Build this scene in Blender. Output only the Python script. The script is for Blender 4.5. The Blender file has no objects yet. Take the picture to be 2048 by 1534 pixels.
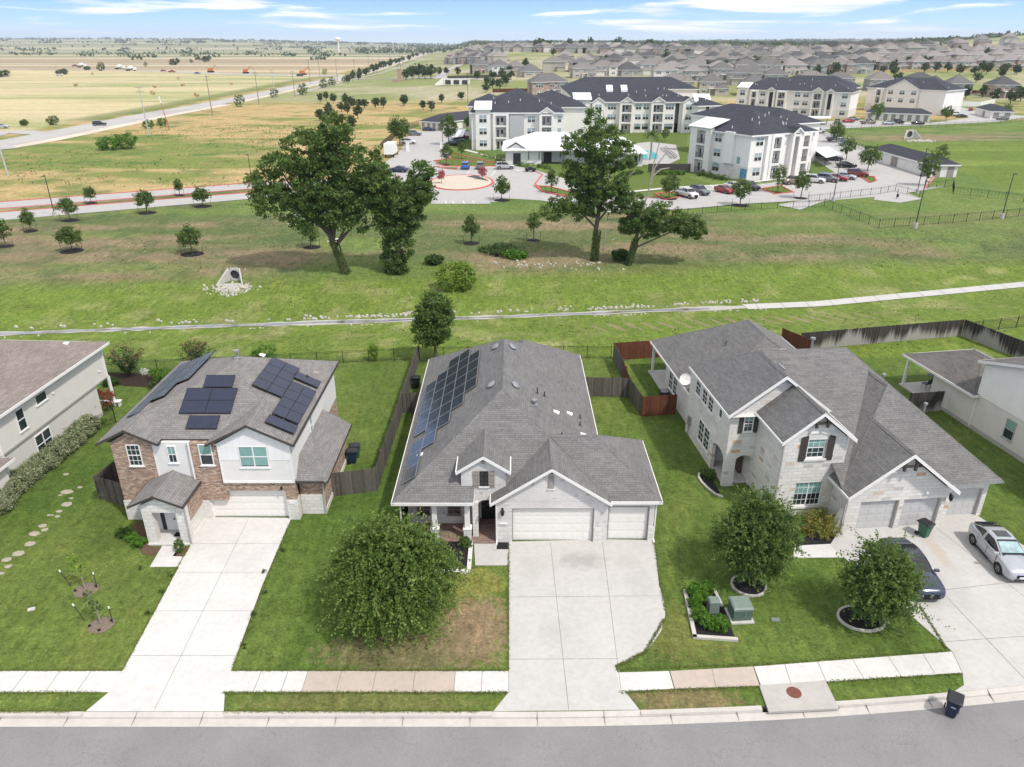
import bpy, math, random
import numpy as np
from mathutils import Vector, Matrix
R=math.radians
scene=bpy.context.scene
col=scene.collection
rnd=random.Random(7)
# ---------------- camera ----------------
F_PX=1480.; PIT=math.atan(680/F_PX); CH=27.8
cam=bpy.data.objects.new('camera',bpy.data.cameras.new('camera')); col.objects.link(cam)
cam.location=(0,0,CH); cam.rotation_euler=(math.pi/2-PIT,0,0)
cam.data.sensor_width=36; cam.data.lens=36*F_PX/2048; cam.data.clip_start=.5; cam.data.clip_end=40000
scene.camera=cam
# ---------------- light ----------------
SUN_EL=55; SUN_AZ=-41     # degrees; azimuth measured from +x, negative = towards the viewer
sl=bpy.data.lights.new('sun','SUN'); sl.energy=2.65; sl.angle=R(3.5); sl.color=(1,.955,.89)
so=bpy.data.objects.new('sun',sl); col.objects.link(so)
sd=Vector((math.cos(R(SUN_EL))*math.cos(R(SUN_AZ)),math.cos(R(SUN_EL))*math.sin(R(SUN_AZ)),math.sin(R(SUN_EL))))
so.rotation_euler=sd.to_track_quat('Z','Y').to_euler(); so.location=(30,-10,90)
w=bpy.data.worlds.new("World"); scene.world=w; w.use_nodes=True
scene.view_settings.view_transform='Standard'; scene.view_settings.look='None'
scene.view_settings.gamma=1; scene.view_settings.exposure=0.42
def build_world():
    nt=w.node_tree; nt.nodes.clear(); N=nt.nodes.new; L=nt.links.new
    out=N('ShaderNodeOutputWorld'); bg=N('ShaderNodeBackground')
    sky=N('ShaderNodeTexSky'); sky.sky_type='NISHITA'; sky.sun_disc=False
    sky.sun_elevation=R(SUN_EL); sky.sun_rotation=R(90-SUN_AZ); sky.altitude=200; sky.dust_density=1.2
    tc=N('ShaderNodeTexCoord'); sep=N('ShaderNodeSeparateXYZ'); L(tc.outputs['Generated'],sep.inputs[0])
    # sky colour close to the horizon: pale to clear blue within a few degrees
    rp=N('ShaderNodeValToRGB'); L(sep.outputs['Z'],rp.inputs[0]); cr=rp.color_ramp
    cr.elements[0].position=0; cr.elements[0].color=(4.9,6.0,6.9,1)
    cr.elements[1].position=.075; cr.elements[1].color=(.75,2.3,6.0,1)
    e=cr.elements.new(.022); e.color=(3.0,4.75,6.8,1)
    mr=N('ShaderNodeMapRange'); mr.inputs['From Min'].default_value=.06; mr.inputs['From Max'].default_value=.35; L(sep.outputs['Z'],mr.inputs[0])
    mx=N('ShaderNodeMixRGB'); L(mr.outputs[0],mx.inputs[0]); L(rp.outputs[0],mx.inputs[1])
    ov=N('ShaderNodeMixRGB'); ov.inputs[0].default_value=.72; L(sky.outputs[0],ov.inputs[1]); ov.inputs[2].default_value=(5.9,5.75,5.6,1); L(ov.outputs[0],mx.inputs[2])
    # streaky clouds: noise on the view direction projected to a flat layer
    dv=N('ShaderNodeMath'); dv.operation='MAXIMUM'; dv.inputs[1].default_value=.004; L(sep.outputs['Z'],dv.inputs[0])
    cx=N('ShaderNodeMath'); cx.operation='DIVIDE'; L(sep.outputs['X'],cx.inputs[0]); cx.inputs[1].default_value=1.0
    pw=N('ShaderNodeMath'); pw.operation='POWER'; L(dv.outputs[0],pw.inputs[0]); pw.inputs[1].default_value=.72
    cb=N('ShaderNodeCombineXYZ'); L(cx.outputs[0],cb.inputs[0]); L(pw.outputs[0],cb.inputs[1]); L(sep.outputs['Y'],cb.inputs[2])
    mp=N('ShaderNodeMapping'); mp.inputs['Scale'].default_value=(4.2,27,1.2); mp.inputs['Location'].default_value=(-1.14,.3,.2); L(cb.outputs[0],mp.inputs[0])
    nz=N('ShaderNodeTexNoise'); nz.inputs['Scale'].default_value=1.0; nz.inputs['Detail'].default_value=7; nz.inputs['Roughness'].default_value=.56; nz.inputs['Distortion'].default_value=.35
    L(mp.outputs[0],nz.inputs['Vector'])
    cl=N('ShaderNodeValToRGB'); L(nz.outputs[0],cl.inputs[0]); cl.color_ramp.elements[0].position=.505; cl.color_ramp.elements[1].position=.585
    fz=N('ShaderNodeMapRange'); fz.inputs['From Min'].default_value=.004; fz.inputs['From Max'].default_value=.02; L(sep.outputs['Z'],fz.inputs[0])
    mu=N('ShaderNodeMath'); mu.operation='MULTIPLY'; L(cl.outputs[0],mu.inputs[0]); L(fz.outputs[0],mu.inputs[1])
    mu2=N('ShaderNodeMath'); mu2.operation='MULTIPLY'; L(mu.outputs[0],mu2.inputs[0]); mu2.inputs[1].default_value=.93
    # cloud colour: bright tops, pale violet-grey bases, from a second finer noise
    mp2=N('ShaderNodeMapping'); mp2.inputs['Scale'].default_value=(7,60,1.2); mp2.inputs['Location'].default_value=(1,3.1,0); L(cb.outputs[0],mp2.inputs[0])
    nz2=N('ShaderNodeTexNoise'); nz2.inputs['Detail'].default_value=4; nz2.inputs['Scale'].default_value=1; L(mp2.outputs[0],nz2.inputs['Vector'])
    cc=N('ShaderNodeValToRGB'); L(nz2.outputs[0],cc.inputs[0]); cc.color_ramp.elements[0].position=.38; cc.color_ramp.elements[0].color=(4.6,5.1,6.3,1); cc.color_ramp.elements[1].position=.58; cc.color_ramp.elements[1].color=(7.7,7.5,7.6,1)
    mc=N('ShaderNodeMixRGB'); L(mu2.outputs[0],mc.inputs[0]); L(mx.outputs[0],mc.inputs[1]); L(cc.outputs[0],mc.inputs[2])
    L(mc.outputs[0],bg.inputs[0]); bg.inputs[1].default_value=.145
    L(bg.outputs[0],out.inputs[0])
build_world()

# ---------------- terrain ----------------
def ss(a,b,x):
    t=np.clip((x-a)/(b-a),0,1); return t*t*(3-2*t)
def lerp(a,b,t): return a+(b-a)*t
CHX=[-300,-57,-38,0,38,68,160,400]; CHY=[50,76.9,79,82.7,87.3,95.3,122,190]
RX=[-640,-400,-237,-184,-157,-158,-154,-152]; RY=[9950,4517,1980,1146,778,626,506,409]
def chan_y(x): return np.interp(x,CHX,CHY)
def road_x(y): return np.interp(y,RY[::-1],RX[::-1])
def T(x,y):
    x=np.asarray(x,float); y=np.asarray(y,float)
    d=y-chan_y(x); hw=.75
    near=-1.5*(1-ss(hw,15,-d)); far=-1.5*(1-ss(hw,24,d))
    z=np.where(d<0,near,far)
    # slight drainage mounds between the channel and the entry road
    z=z+.35*np.sin(x*.11+1.3)*np.sin(y*.19)*ss(104,112,y)*(1-ss(122,130,y))*(1-ss(8,25,x))
    # subdivision rises beyond 400 m on the right of the highway
    rise=np.interp(y,[0,395,500,650,800,1100,1600,3000,9000],[0,0,5,10.5,14,18.5,22,23.5,24])
    s=ss(35,190,x-road_x(y))
    z=z+rise*s
    az=x/np.maximum(y,1)
    z=z+30*ss(.38,.78,az)*ss(560,1300,y)
    # far rolling horizon
    z=z+ss(3000,7500,y)*(48*(1-ss(-.45,-.05,az))+14*ss(.1,.4,az)+14)
    return z
def ray(px,py):
    a=(px-1024)/F_PX; b=(767-py)/F_PX
    return a, math.cos(PIT)+b*math.sin(PIT), -math.sin(PIT)+b*math.cos(PIT)
def at(px,py,z=0.):
    dx,dy,dz=ray(px,py); t=(z-CH)/dz
    return Vector((dx*t,dy*t,z))
def G(px,py):
    """where the line of sight through this spot of the photograph meets the terrain"""
    dx,dy,dz=ray(px,py)
    t=20.; st=2.
    while t<12000:
        x,y,z=dx*t,dy*t,CH+dz*t
        if z<float(T(x,y)):
            lo,hi=t-st,t
            for _ in range(18):
                m=(lo+hi)/2
                if CH+dz*m<float(T(dx*m,dy*m)): hi=m
                else: lo=m
            t=hi; return Vector((dx*t,dy*t,float(T(dx*t,dy*t))))
        st=max(2.,t*.01); t+=st
    return Vector((dx*t,dy*t,float(T(dx*t,dy*t))))
def gz(x,y): return Vector((x,y,float(T(x,y))))

# ---------------- materials ----------------
class NT:
    def __init__(s,name):
        s.m=bpy.data.materials.new(name); s.m.use_nodes=True; s.nt=s.m.node_tree; s.nt.nodes.clear()
        s.out=s.N('ShaderNodeOutputMaterial'); s.b=s.N('ShaderNodeBsdfPrincipled'); s.L(s.b.outputs[0],s.out.inputs[0])
    def N(s,t,**k):
        n=s.nt.nodes.new(t)
        for a,v in k.items():
            if a in('op',): n.operation=v
            else: n.inputs[a].default_value=v
        return n
    def L(s,a,b): s.nt.links.new(a,b)
    def coord(s,kind='Object',scale=(1,1,1)):
        tc=s.N('ShaderNodeTexCoord'); mp=s.N('ShaderNodeMapping'); mp.inputs['Scale'].default_value=scale
        s.L(tc.outputs[kind],mp.inputs[0]); return mp.outputs[0]
    def noise(s,vec,scale,detail=4,rough=.55,dist=0):
        n=s.N('ShaderNodeTexNoise',Scale=scale,Detail=detail,Roughness=rough,Distortion=dist); s.L(vec,n.inputs['Vector']); return n.outputs[0]
    def ramp(s,fac,stops):
        r=s.N('ShaderNodeValToRGB'); s.L(fac,r.inputs[0]); e=r.color_ramp.elements
        e[0].position,e[0].color=stops[0][0],c4(stops[0][1]); e[1].position,e[1].color=stops[-1][0],c4(stops[-1][1])
        for p,c in stops[1:-1]:
            q=e.new(p); q.color=c4(c)
        return r.outputs[0]
    def mix(s,fac,a,b,mode='MIX'):
        n=s.nt.nodes.new('ShaderNodeMixRGB'); n.blend_type=mode
        for i,v in((0,fac),(1,a),(2,b)):
            if isinstance(v,(int,float)): n.inputs[i].default_value=v if i==0 else (v,v,v,1)
            elif isinstance(v,tuple): n.inputs[i].default_value=c4(v)
            else: s.L(v,n.inputs[i])
        return n.outputs[0]
    def math(s,op,a,b=0.):
        n=s.nt.nodes.new('ShaderNodeMath'); n.operation=op
        for i,v in((0,a),(1,b)):
            if isinstance(v,(int,float)): n.inputs[i].default_value=v
            else: s.L(v,n.inputs[i])
        return n.outputs[0]
    def bump(s,h,dist=.01,strength=.6):
        n=s.N('ShaderNodeBump',Strength=strength,Distance=dist); s.L(h,n.inputs['Height']); s.L(n.outputs[0],s.b.inputs['Normal'])
    def base(s,c):
        if isinstance(c,tuple): s.b.inputs['Base Color'].default_value=c4(c)
        else: s.L(c,s.b.inputs['Base Color'])
    def set(s,rough=.8,spec=.3,metal=0.):
        s.b.inputs['Roughness'].default_value=rough; s.b.inputs['Specular IOR Level'].default_value=spec; s.b.inputs['Metallic'].default_value=metal
        return s.m
def c4(c):
    if isinstance(c,(int,float)): return (c,c,c,1)
    return (c[0],c[1],c[2],1)
def sc(c,k): return tuple(min(1,v*k) for v in c)
MT={}
def plain(name,c,rough=.7,spec=.3,metal=0.,var=.12,scale=3.,bump=0):
    if name in MT: return MT[name]
    t=NT(name); v=t.coord(); n=t.noise(v,scale,5)
    t.base(t.ramp(n,[(.3,sc(c,1-var)),(.7,sc(c,1+var))]))
    if bump: t.bump(t.noise(v,scale*12,3),bump)
    MT[name]=t.set(rough,spec,metal); return MT[name]
def brick(name,c1,c2,mortar,bw,bh,ms,patches=None,rough=.85,bump=.012,freq=2,off=.5,weather=.15,squash=1.0,spots=()):
    if name in MT: return MT[name]
    t=NT(name); uv=t.coord('UV')
    b=t.N('ShaderNodeTexBrick'); b.offset=off; b.offset_frequency=freq; b.squash=squash; b.squash_frequency=3
    b.inputs['Scale'].default_value=1; b.inputs['Brick Width'].default_value=bw; b.inputs['Row Height'].default_value=bh
    b.inputs['Mortar Size'].default_value=ms; b.inputs['Mortar Smooth'].default_value=.2; b.inputs['Bias'].default_value=0
    b.inputs['Color1'].default_value=c4(c1); b.inputs['Color2'].default_value=c4(c2); b.inputs['Mortar'].default_value=c4(mortar)
    # a little waviness so that courses are not ruler-straight
    wv=t.N('ShaderNodeTexNoise',Scale=1.7,Detail=2.); t.L(uv,wv.inputs['Vector'])
    ad=t.nt.nodes.new('ShaderNodeMixRGB'); ad.blend_type='LINEAR_LIGHT'; ad.inputs[0].default_value=.012*min(1,bh*6)
    t.L(uv,ad.inputs[1]); t.L(wv.outputs['Color'],ad.inputs[2]); t.L(ad.outputs[0],b.inputs['Vector'])
    colr=b.outputs['Color']
    if patches:
        for pc,th,sc_ in patches:
            cell=t.N('ShaderNodeTexNoise',Scale=sc_,Detail=1.); sn=t.nt.nodes.new('ShaderNodeVectorMath'); sn.operation='SNAP'
            sn.inputs[1].default_value=(bw,bh,1); t.L(uv,sn.inputs[0]); t.L(sn.outputs[0],cell.inputs['Vector'])
            f=t.ramp(cell.outputs[0],[(th,0),(th+.03,1)]); f=t.math('MULTIPLY',f,t.math('SUBTRACT',1.,b.outputs['Fac']))
            colr=t.mix(f,colr,pc)
    for si,(pc,amt,bias) in enumerate(spots):
        k2=t.N('ShaderNodeTexBrick'); k2.offset=off; k2.offset_frequency=freq; k2.squash=1.0
        for i_,v_ in (('Scale',1.),('Brick Width',bw),('Row Height',bh),('Mortar Size',0.),('Bias',bias)): k2.inputs[i_].default_value=v_
        k2.inputs['Color1'].default_value=(0,0,0,1); k2.inputs['Color2'].default_value=(1,1,1,1); o_=t.nt.nodes.new('ShaderNodeVectorMath'); o_.inputs[1].default_value=(bw*22*(si+1),bh*30*(si+1),0); t.L(uv,o_.inputs[0]); t.L(o_.outputs[0],k2.inputs['Vector'])
        f=t.math('MULTIPLY',t.math('MULTIPLY',t.ramp(k2.outputs['Color'],[(.35,0),(.6,1)]),amt),t.math('SUBTRACT',1.,b.outputs['Fac'])); colr=t.mix(f,colr,pc)
    n=t.noise(uv,.6,5,.6); colr=t.mix(1.,colr,t.ramp(n,[(.3,1-weather),(.7,1.)]),'MULTIPLY')
    n2=t.noise(uv,28.,2); colr=t.mix(1.,colr,t.ramp(n2,[(.3,.9),(.7,1.05)]),'MULTIPLY')
    t.base(colr); t.bump(t.math('SUBTRACT',t.math('MULTIPLY',n2,.2),b.outputs['Fac']),bump)
    MT[name]=t.set(rough,.25); return MT[name]
def siding(name,c,pitch=.18,vertical=False,rough=.6):
    if name in MT: return MT[name]
    t=NT(name); uv=t.coord('UV'); sp=t.N('ShaderNodeSeparateXYZ'); t.L(uv,sp.inputs[0])
    ax=sp.outputs[0 if vertical else 1]
    fr=t.math('FRACT',t.math('DIVIDE',ax,pitch))
    line=t.ramp(fr,[(0,.0),(.08,1)]) if not vertical else t.ramp(fr,[(0,1),(.1,1),(.13,0)])
    n=t.noise(uv,1.2,4)
    t.base(t.mix(1.,t.ramp(n,[(.3,sc(c,.93)),(.7,c)]),t.ramp(line,[(0,.8),(1,1)]) if not vertical else (1,1,1),'MULTIPLY'))
    t.bump(line if vertical else fr,.02,.8); MT[name]=t.set(rough,.3); return MT[name]
def shingle(name,a,b,c):
    if name in MT: return MT[name]
    t=NT(name); uv=t.coord('UV')
    k=t.N('ShaderNodeTexBrick'); k.offset=.37; k.offset_frequency=2; k.squash=.6; k.squash_frequency=3
    for i,v in (('Scale',1.),('Brick Width',.34),('Row Height',.15),('Mortar Size',.009),('Mortar Smooth',.3),('Bias',0.)): k.inputs[i].default_value=v
    k.inputs['Color1'].default_value=c4(a); k.inputs['Color2'].default_value=c4(b); k.inputs['Mortar'].default_value=c4(sc(a,.45)); t.L(uv,k.inputs['Vector'])
    k2=t.N('ShaderNodeTexBrick'); k2.offset=.61; k2.offset_frequency=3
    for i,v in (('Scale',1.),('Brick Width',.68),('Row Height',.15),('Mortar Size',0.),('Bias',-.45)): k2.inputs[i].default_value=v
    k2.inputs['Color1'].default_value=(0,0,0,1); k2.inputs['Color2'].default_value=(1,1,1,1); t.L(uv,k2.inputs['Vector'])
    cc=t.mix(t.math('MULTIPLY',k2.outputs['Color'],.55),k.outputs['Color'],c)
    n=t.noise(uv,.35,4,.6); cc=t.mix(1.,cc,t.ramp(n,[(.3,.88),(.7,1.08)]),'MULTIPLY')
    g=t.noise(uv,60.,2); cc=t.mix(1.,cc,t.ramp(g,[(.3,.85),(.7,1.12)]),'MULTIPLY')
    t.base(cc); t.bump(t.math('ADD',t.math('MULTIPLY',g,.3),t.math('SUBTRACT',1.,k.outputs['Fac'])),.012,.7)
    MT[name]=t.set(.92,.2); return MT[name]
def metal_roof(name,c):
    if name in MT: return MT[name]
    t=NT(name); uv=t.coord('UV'); sp=t.N('ShaderNodeSeparateXYZ'); t.L(uv,sp.inputs[0])
    fr=t.math('FRACT',t.math('DIVIDE',sp.outputs[0],.45)); ln=t.ramp(fr,[(0,1),(.08,1),(.12,0)])
    t.base(t.mix(ln,c,sc(c,.82))); t.bump(ln,.03); MT[name]=t.set(.45,.4); return MT[name]
def glass(name,c=(.02,.03,.035),rough=.06):
    if name in MT: return MT[name]
    t=NT(name); v=t.coord(); n=t.noise(v,1.3,3)
    t.base(t.ramp(n,[(.35,sc(c,.7)),(.65,sc(c,1.5))])); t.bump(n,.01,.15); MT[name]=t.set(rough,.9); return MT[name]
def leafmat(name,a,b,c,trans=.25):
    """leaf colour varies by the vertex colour attribute 'tone' (natural variety of leaf age)"""
    if name in MT: return MT[name]
    t=NT(name); at_=t.nt.nodes.new('ShaderNodeAttribute'); at_.attribute_name='tone'
    cc=t.ramp(at_.outputs['Fac'],[(0,a),(.55,b),(1,c)]); t.base(cc); t.set(.55,.25)
    tr=t.nt.nodes.new('ShaderNodeBsdfTranslucent'); t.L(t.mix(.5,cc,(.30,.42,.05)),tr.inputs[0])
    ms=t.nt.nodes.new('ShaderNodeMixShader'); ms.inputs[0].default_value=trans
    t.L(t.b.outputs[0],ms.inputs[1]); t.L(tr.outputs[0],ms.inputs[2]); t.L(ms.outputs[0],t.out.inputs[0])
    MT[name]=t.m; return t.m
def paint(name,c,rough=.25,metal=.3):
    if name in MT: return MT[name]
    t=NT(name); v=t.coord(); n=t.noise(v,2.5,3); t.base(t.ramp(n,[(.3,sc(c,.94)),(.7,sc(c,1.04))]))
    t.b.inputs['Coat Weight'].default_value=.7; t.b.inputs['Coat Roughness'].default_value=.08
    MT[name]=t.set(rough,.5,metal); return MT[name]

# ---------------- mesh builder ----------------
class MB:
    def __init__(s): s.v=[];s.f=[];s.m=[]
    def poly(s,pts,m=0):
        k=len(s.v); s.v+=[tuple(p) for p in pts]; s.f.append(tuple(range(k,k+len(pts)))); s.m.append(m); return s
    def hexa(s,p,m=0):   # p: 8 points, bottom 0-3 ccw, top 4-7
        k=len(s.v); s.v+=[tuple(q) for q in p]
        for f in((0,3,2,1),(4,5,6,7),(0,1,5,4),(1,2,6,5),(2,3,7,6),(3,0,4,7)): s.f.append(tuple(k+i for i in f)); s.m.append(m)
        return s
    def box(s,x0,x1,y0,y1,z0,z1,m=0): return s.hexa([(x0,y0,z0),(x1,y0,z0),(x1,y1,z0),(x0,y1,z0),(x0,y0,z1),(x1,y0,z1),(x1,y1,z1),(x0,y1,z1)],m)
    def obox(s,c,sx,sy,sz,rz=0,m=0,taper=1.):
        c=Vector(c); ca,sa=math.cos(rz),math.sin(rz); P=[]
        for z,t in((0,1.),(sz,taper)):
            for a,b in((-1,-1),(1,-1),(1,1),(-1,1)):
                x,y=a*sx/2*t,b*sy/2*t; P.append((c.x+x*ca-y*sa,c.y+x*sa+y*ca,c.z+z))
        return s.hexa(P,m)
    def obb(s,o,U,V,N,u0,u1,v0,v1,n0,n1,m=0):
        g=lambda a,b,c: o+U*a+V*b+N*c
        return s.hexa([g(u0,v0,n0),g(u1,v0,n0),g(u1,v0,n1),g(u0,v0,n1),g(u0,v1,n0),g(u1,v1,n0),g(u1,v1,n1),g(u0,v1,n1)],m)
    def tube(s,p0,p1,r0,r1=None,n=8,m=0,cap=True):
        p0,p1=Vector(p0),Vector(p1); r1=r0 if r1 is None else r1; d=(p1-p0).normalized()
        a=d.orthogonal().normalized(); b=d.cross(a); k=len(s.v)
        for p,r in((p0,r0),(p1,r1)):
            for i in range(n):
                t=2*math.pi*i/n; s.v.append(tuple(p+a*r*math.cos(t)+b*r*math.sin(t)))
        for i in range(n):
            j=(i+1)%n; s.f.append((k+i,k+j,k+n+j,k+n+i)); s.m.append(m)
        if cap:
            s.f.append(tuple(k+n+i for i in range(n))); s.m.append(m); s.f.append(tuple(k+n-1-i for i in range(n))); s.m.append(m)
        return s
    def path(s,pts,rs,n=7,m=0):
        pts=[Vector(p) for p in pts]; k0=None
        for i,p in enumerate(pts):
            d=(pts[min(i+1,len(pts)-1)]-pts[max(i-1,0)]).normalized()
            a=d.cross(Vector((.13,.97,.2))).normalized(); b=d.cross(a); k=len(s.v)
            for j in range(n):
                t=2*math.pi*j/n; s.v.append(tuple(p+a*rs[i]*math.cos(t)+b*rs[i]*math.sin(t)))
            if k0 is not None:
                for j in range(n):
                    q=(j+1)%n; s.f.append((k0+j,k0+q,k+q,k+j)); s.m.append(m)
            k0=k
        return s
    def lathe(s,c,prof,n=16,m=0,sx=1.,sy=1.):
        c=Vector(c); k=len(s.v)
        for r,z in prof:
            for i in range(n):
                t=2*math.pi*i/n; s.v.append((c.x+r*sx*math.cos(t),c.y+r*sy*math.sin(t),c.z+z))
        for j in range(len(prof)-1):
            for i in range(n):
                q=(i+1)%n; s.f.append((k+j*n+i,k+j*n+q,k+(j+1)*n+q,k+(j+1)*n+i)); s.m.append(m)
        return s
    def prism(s,poly,z0,z1,m=0):   # poly: list of (x,y) ccw
        n=len(poly); k=len(s.v); s.v+=[(x,y,z0) for x,y in poly]+[(x,y,z1) for x,y in poly]
        s.f.append(tuple(k+n+i for i in range(n))); s.m.append(m); s.f.append(tuple(k+n-1-i for i in range(n))); s.m.append(m)
        for i in range(n):
            j=(i+1)%n; s.f.append((k+i,k+j,k+n+j,k+n+i)); s.m.append(m)
        return s
    def build(s,name,mats,parent=None,smooth=False,loc=None,uv=True):
        me=bpy.data.meshes.new(name); me.from_pydata(s.v,[],s.f)
        if not isinstance(mats,(list,tuple)): mats=[mats]
        for m in mats: me.materials.append(m)
        if len(mats)>1: me.polygons.foreach_set('material_index',s.m)
        if smooth: me.polygons.foreach_set('use_smooth',[True]*len(s.f))
        me.update()
        if uv:
            lay=me.uv_layers.new(name='UVMap'); vs=me.vertices; data=np.zeros(len(me.loops)*2,np.float32)
            for p in me.polygons:
                n=p.normal
                if abs(n.z)>.999: U=Vector((1,0,0)); V=Vector((0,1,0))
                else:
                    U=Vector((-n.y,n.x,0)).normalized(); V=n.cross(U)
                for li in p.loop_indices:
                    c=vs[me.loops[li].vertex_index].co; data[2*li]=c.dot(U); data[2*li+1]=c.dot(V)
            lay.data.foreach_set('uv',data)
        o=bpy.data.objects.new(name,me); col.objects.link(o)
        if parent: o.parent=parent
        if loc is not None: o.location=loc
        return o
def tag(o,label=None,cat=None,group=None,kind=None):
    if label: o['label']=label
    if cat: o['category']=cat
    if group: o['group']=group
    if kind: o['kind']=kind
    return o
def thing(name,label,cat,loc=(0,0,0),rz=0.,group=None):
    o=bpy.data.objects.new(name,None); col.objects.link(o); o.location=loc; o.rotation_euler=(0,0,rz); o.empty_display_size=.3
    return tag(o,label,cat,group)
def struct(o): o['kind']='structure'; return o
def dup(root,loc,rz=0.,label=None,group=None,scale=None,mats=None):
    def cp(o,par):
        c=o.copy(); col.objects.link(c)
        if par: c.parent=par
        if mats and c.type=='MESH':
            for i,s_ in enumerate(c.material_slots):
                nm=s_.material.name if s_.material else ''
                if nm in mats: s_.link='OBJECT'; s_.material=mats[nm]
        for ch in o.children: cp(ch,c)
        return c
    r=cp(root,None); r.location=loc; r.rotation_euler=(0,0,rz)
    if label: r['label']=label
    if group: r['group']=group
    if scale: r.scale=scale if isinstance(scale,tuple) else (scale,)*3
    return r
def kill(root):
    for ch in list(root.children): kill(ch)
    bpy.data.objects.remove(root)
from mathutils.geometry import tessellate_polygon
# ---------------- colours and materials ----------------
m_asph=None
def ground_mats():
    # asphalt
    t=NT('asphalt'); v=t.coord(); a=t.noise(v,.35,4,.6); b=t.noise(v,38.,3,.7); c=t.noise(v,160.,2)
    base=t.ramp(a,[(.3,(.215,.212,.212)),(.7,(.255,.25,.248))])
    base=t.mix(1.,base,t.ramp(b,[(.3,.72),(.7,1.22)]),'MULTIPLY'); base=t.mix(1.,base,t.ramp(c,[(.3,.8),(.7,1.15)]),'MULTIPLY')
    st=t.noise(v,.9,5,.62,.4); base=t.mix(t.ramp(st,[(.68,0),(.76,.35)]),base,(.12,.115,.11))
    cr_=t.noise(v,.22,7,.6,.3); ck=t.math('ABSOLUTE',t.math('SUBTRACT',cr_,.52)); base=t.mix(t.ramp(ck,[(0,.3),(.0006,0)]),base,(.09,.09,.09))
    g2=t.noise(v,13.,4,.8); base=t.mix(1.,base,t.ramp(g2,[(.3,.88),(.7,1.12)]),'MULTIPLY')
    sp_=t.N('ShaderNodeSeparateXYZ'); t.L(v,sp_.inputs[0]); tr_=t.noise(t.coord('Object',(.06,1.4,1)),1.,4,.6); base=t.mix(t.ramp(tr_,[(.58,0),(.8,.15)]),base,(.17,.167,.165))
    t.base(base); t.bump(c,.008,.5); MT['asphalt']=t.set(.9,.2)
    def conc(name,c,stain=.25,tint=(.5,.42,.33)):
        t=NT(name); v=t.coord(); a=t.noise(v,.5,5,.6); b=t.noise(v,3.,5,.65); d=t.noise(v,70.,2)
        base=t.ramp(a,[(.3,sc(c,.93)),(.7,sc(c,1.03))]); base=t.mix(1.,base,t.ramp(b,[(.35,.93),(.6,1.02)]),'MULTIPLY')
        base=t.mix(t.ramp(t.noise(v,1.1,6,.7,.6),[(.6,0),(.8,stain)]),base,sc(c,.62))
        base=t.mix(t.ramp(t.noise(v,.45,5,.7,.3),[(.62,0),(.8,stain*.7)]),base,tint)
        base=t.mix(1.,base,t.ramp(d,[(.3,.93),(.7,1.05)]),'MULTIPLY')
        fine=t.noise(v,14.,5,.75); base=t.mix(t.ramp(fine,[(.60,0),(.78,stain*.6)]),base,sc(c,.6))
        if name in ('concrete','white_concrete'):
            sp=t.N('ShaderNodeSeparateXYZ'); t.L(v,sp.inputs[0]); nz=t.noise(v,1.6,6,.72,.4)
            for x0,y0,rx,ry,k_,cl in ((4.1,35.4,1.6,1.0,.42,(.22,.21,.2)),(1.0,34.6,.8,1.5,.18,(.25,.24,.22)),(7.2,33.5,.9,1.6,.2,(.25,.24,.22)),(2.2,29.5,1.0,1.3,.16,(.25,.24,.22)),(6.8,35.2,1.0,.8,.2,(.25,.24,.22)),(25.6,36.3,.5,2.2,.4,(.42,.30,.20)),(24.4,33.,1.4,2.0,.15,(.25,.24,.22)),(-16.5,36,1.8,2.,.12,(.3,.28,.26)),(20.5,27.6,2.5,1.2,.15,(.3,.28,.26))):
                a_=t.math('POWER',t.math('DIVIDE',t.math('SUBTRACT',sp.outputs[0],x0),rx),2.); b_=t.math('POWER',t.math('DIVIDE',t.math('SUBTRACT',sp.outputs[1],y0),ry),2.)
                f=t.math('ADD',t.math('SUBTRACT',1.,t.math('ADD',a_,b_)),t.math('MULTIPLY',t.math('SUBTRACT',nz,.5),3.)); base=t.mix(t.ramp(f,[(0,0),(1,k_)]),base,cl)
        t.base(base); t.bump(d,.004,.4); MT[name]=t.set(.85,.25)
    conc('concrete',(.485,.47,.448),.35); conc('white_concrete',(.58,.563,.54),.08); conc('tan_concrete',(.46,.39,.335),.15); conc('old_concrete',(.42,.40,.37),.5); conc('kerb_concrete',(.50,.47,.43),.35)
    conc('lot_concrete',(.405,.393,.38),.25)
    plain('joint',(.2,.185,.165),.9,.1)
    plain('red_kerb',(.52,.10,.09),.7,.2); plain('mulch',(.045,.032,.026),.95,.05,var=.5,scale=18,bump=.03); plain('black_mulch',(.028,.026,.028),.95,.05,var=.6,scale=16,bump=.03)
    plain('brown_mulch',(.13,.085,.06),.95,.05,var=.45,scale=16,bump=.03); plain('pale_mulch',(.20,.16,.125),.95,.05,var=.4,scale=20,bump=.03)
    plain('gravel_tan',(.52,.45,.37),.9,.1,var=.15,scale=4,bump=.02); plain('limestone',(.46,.435,.385),.85,.2,var=.25,scale=5,bump=.03)
    plain('flagstone',(.36,.32,.26),.85,.2,var=.2,scale=3)
    plain('black_metal',(.012,.012,.013),.45,.4); plain('dark_metal',(.03,.032,.035),.5,.4); plain('galv',(.35,.36,.37),.4,.5,.6)
    plain('white_trim',(.76,.745,.72),.5,.3,var=.04); plain('grey_trim',(.40,.385,.37),.5,.3,var=.05); plain('brown_trim',(.062,.054,.049),.6,.3,var=.1)
    plain('taupe',(.30,.265,.245),.6,.3,var=.05); plain('cream_door',(.76,.735,.69),.45,.35,var=.03); plain('grey_door',(.50,.50,.495),.45,.35,var=.03)
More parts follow.
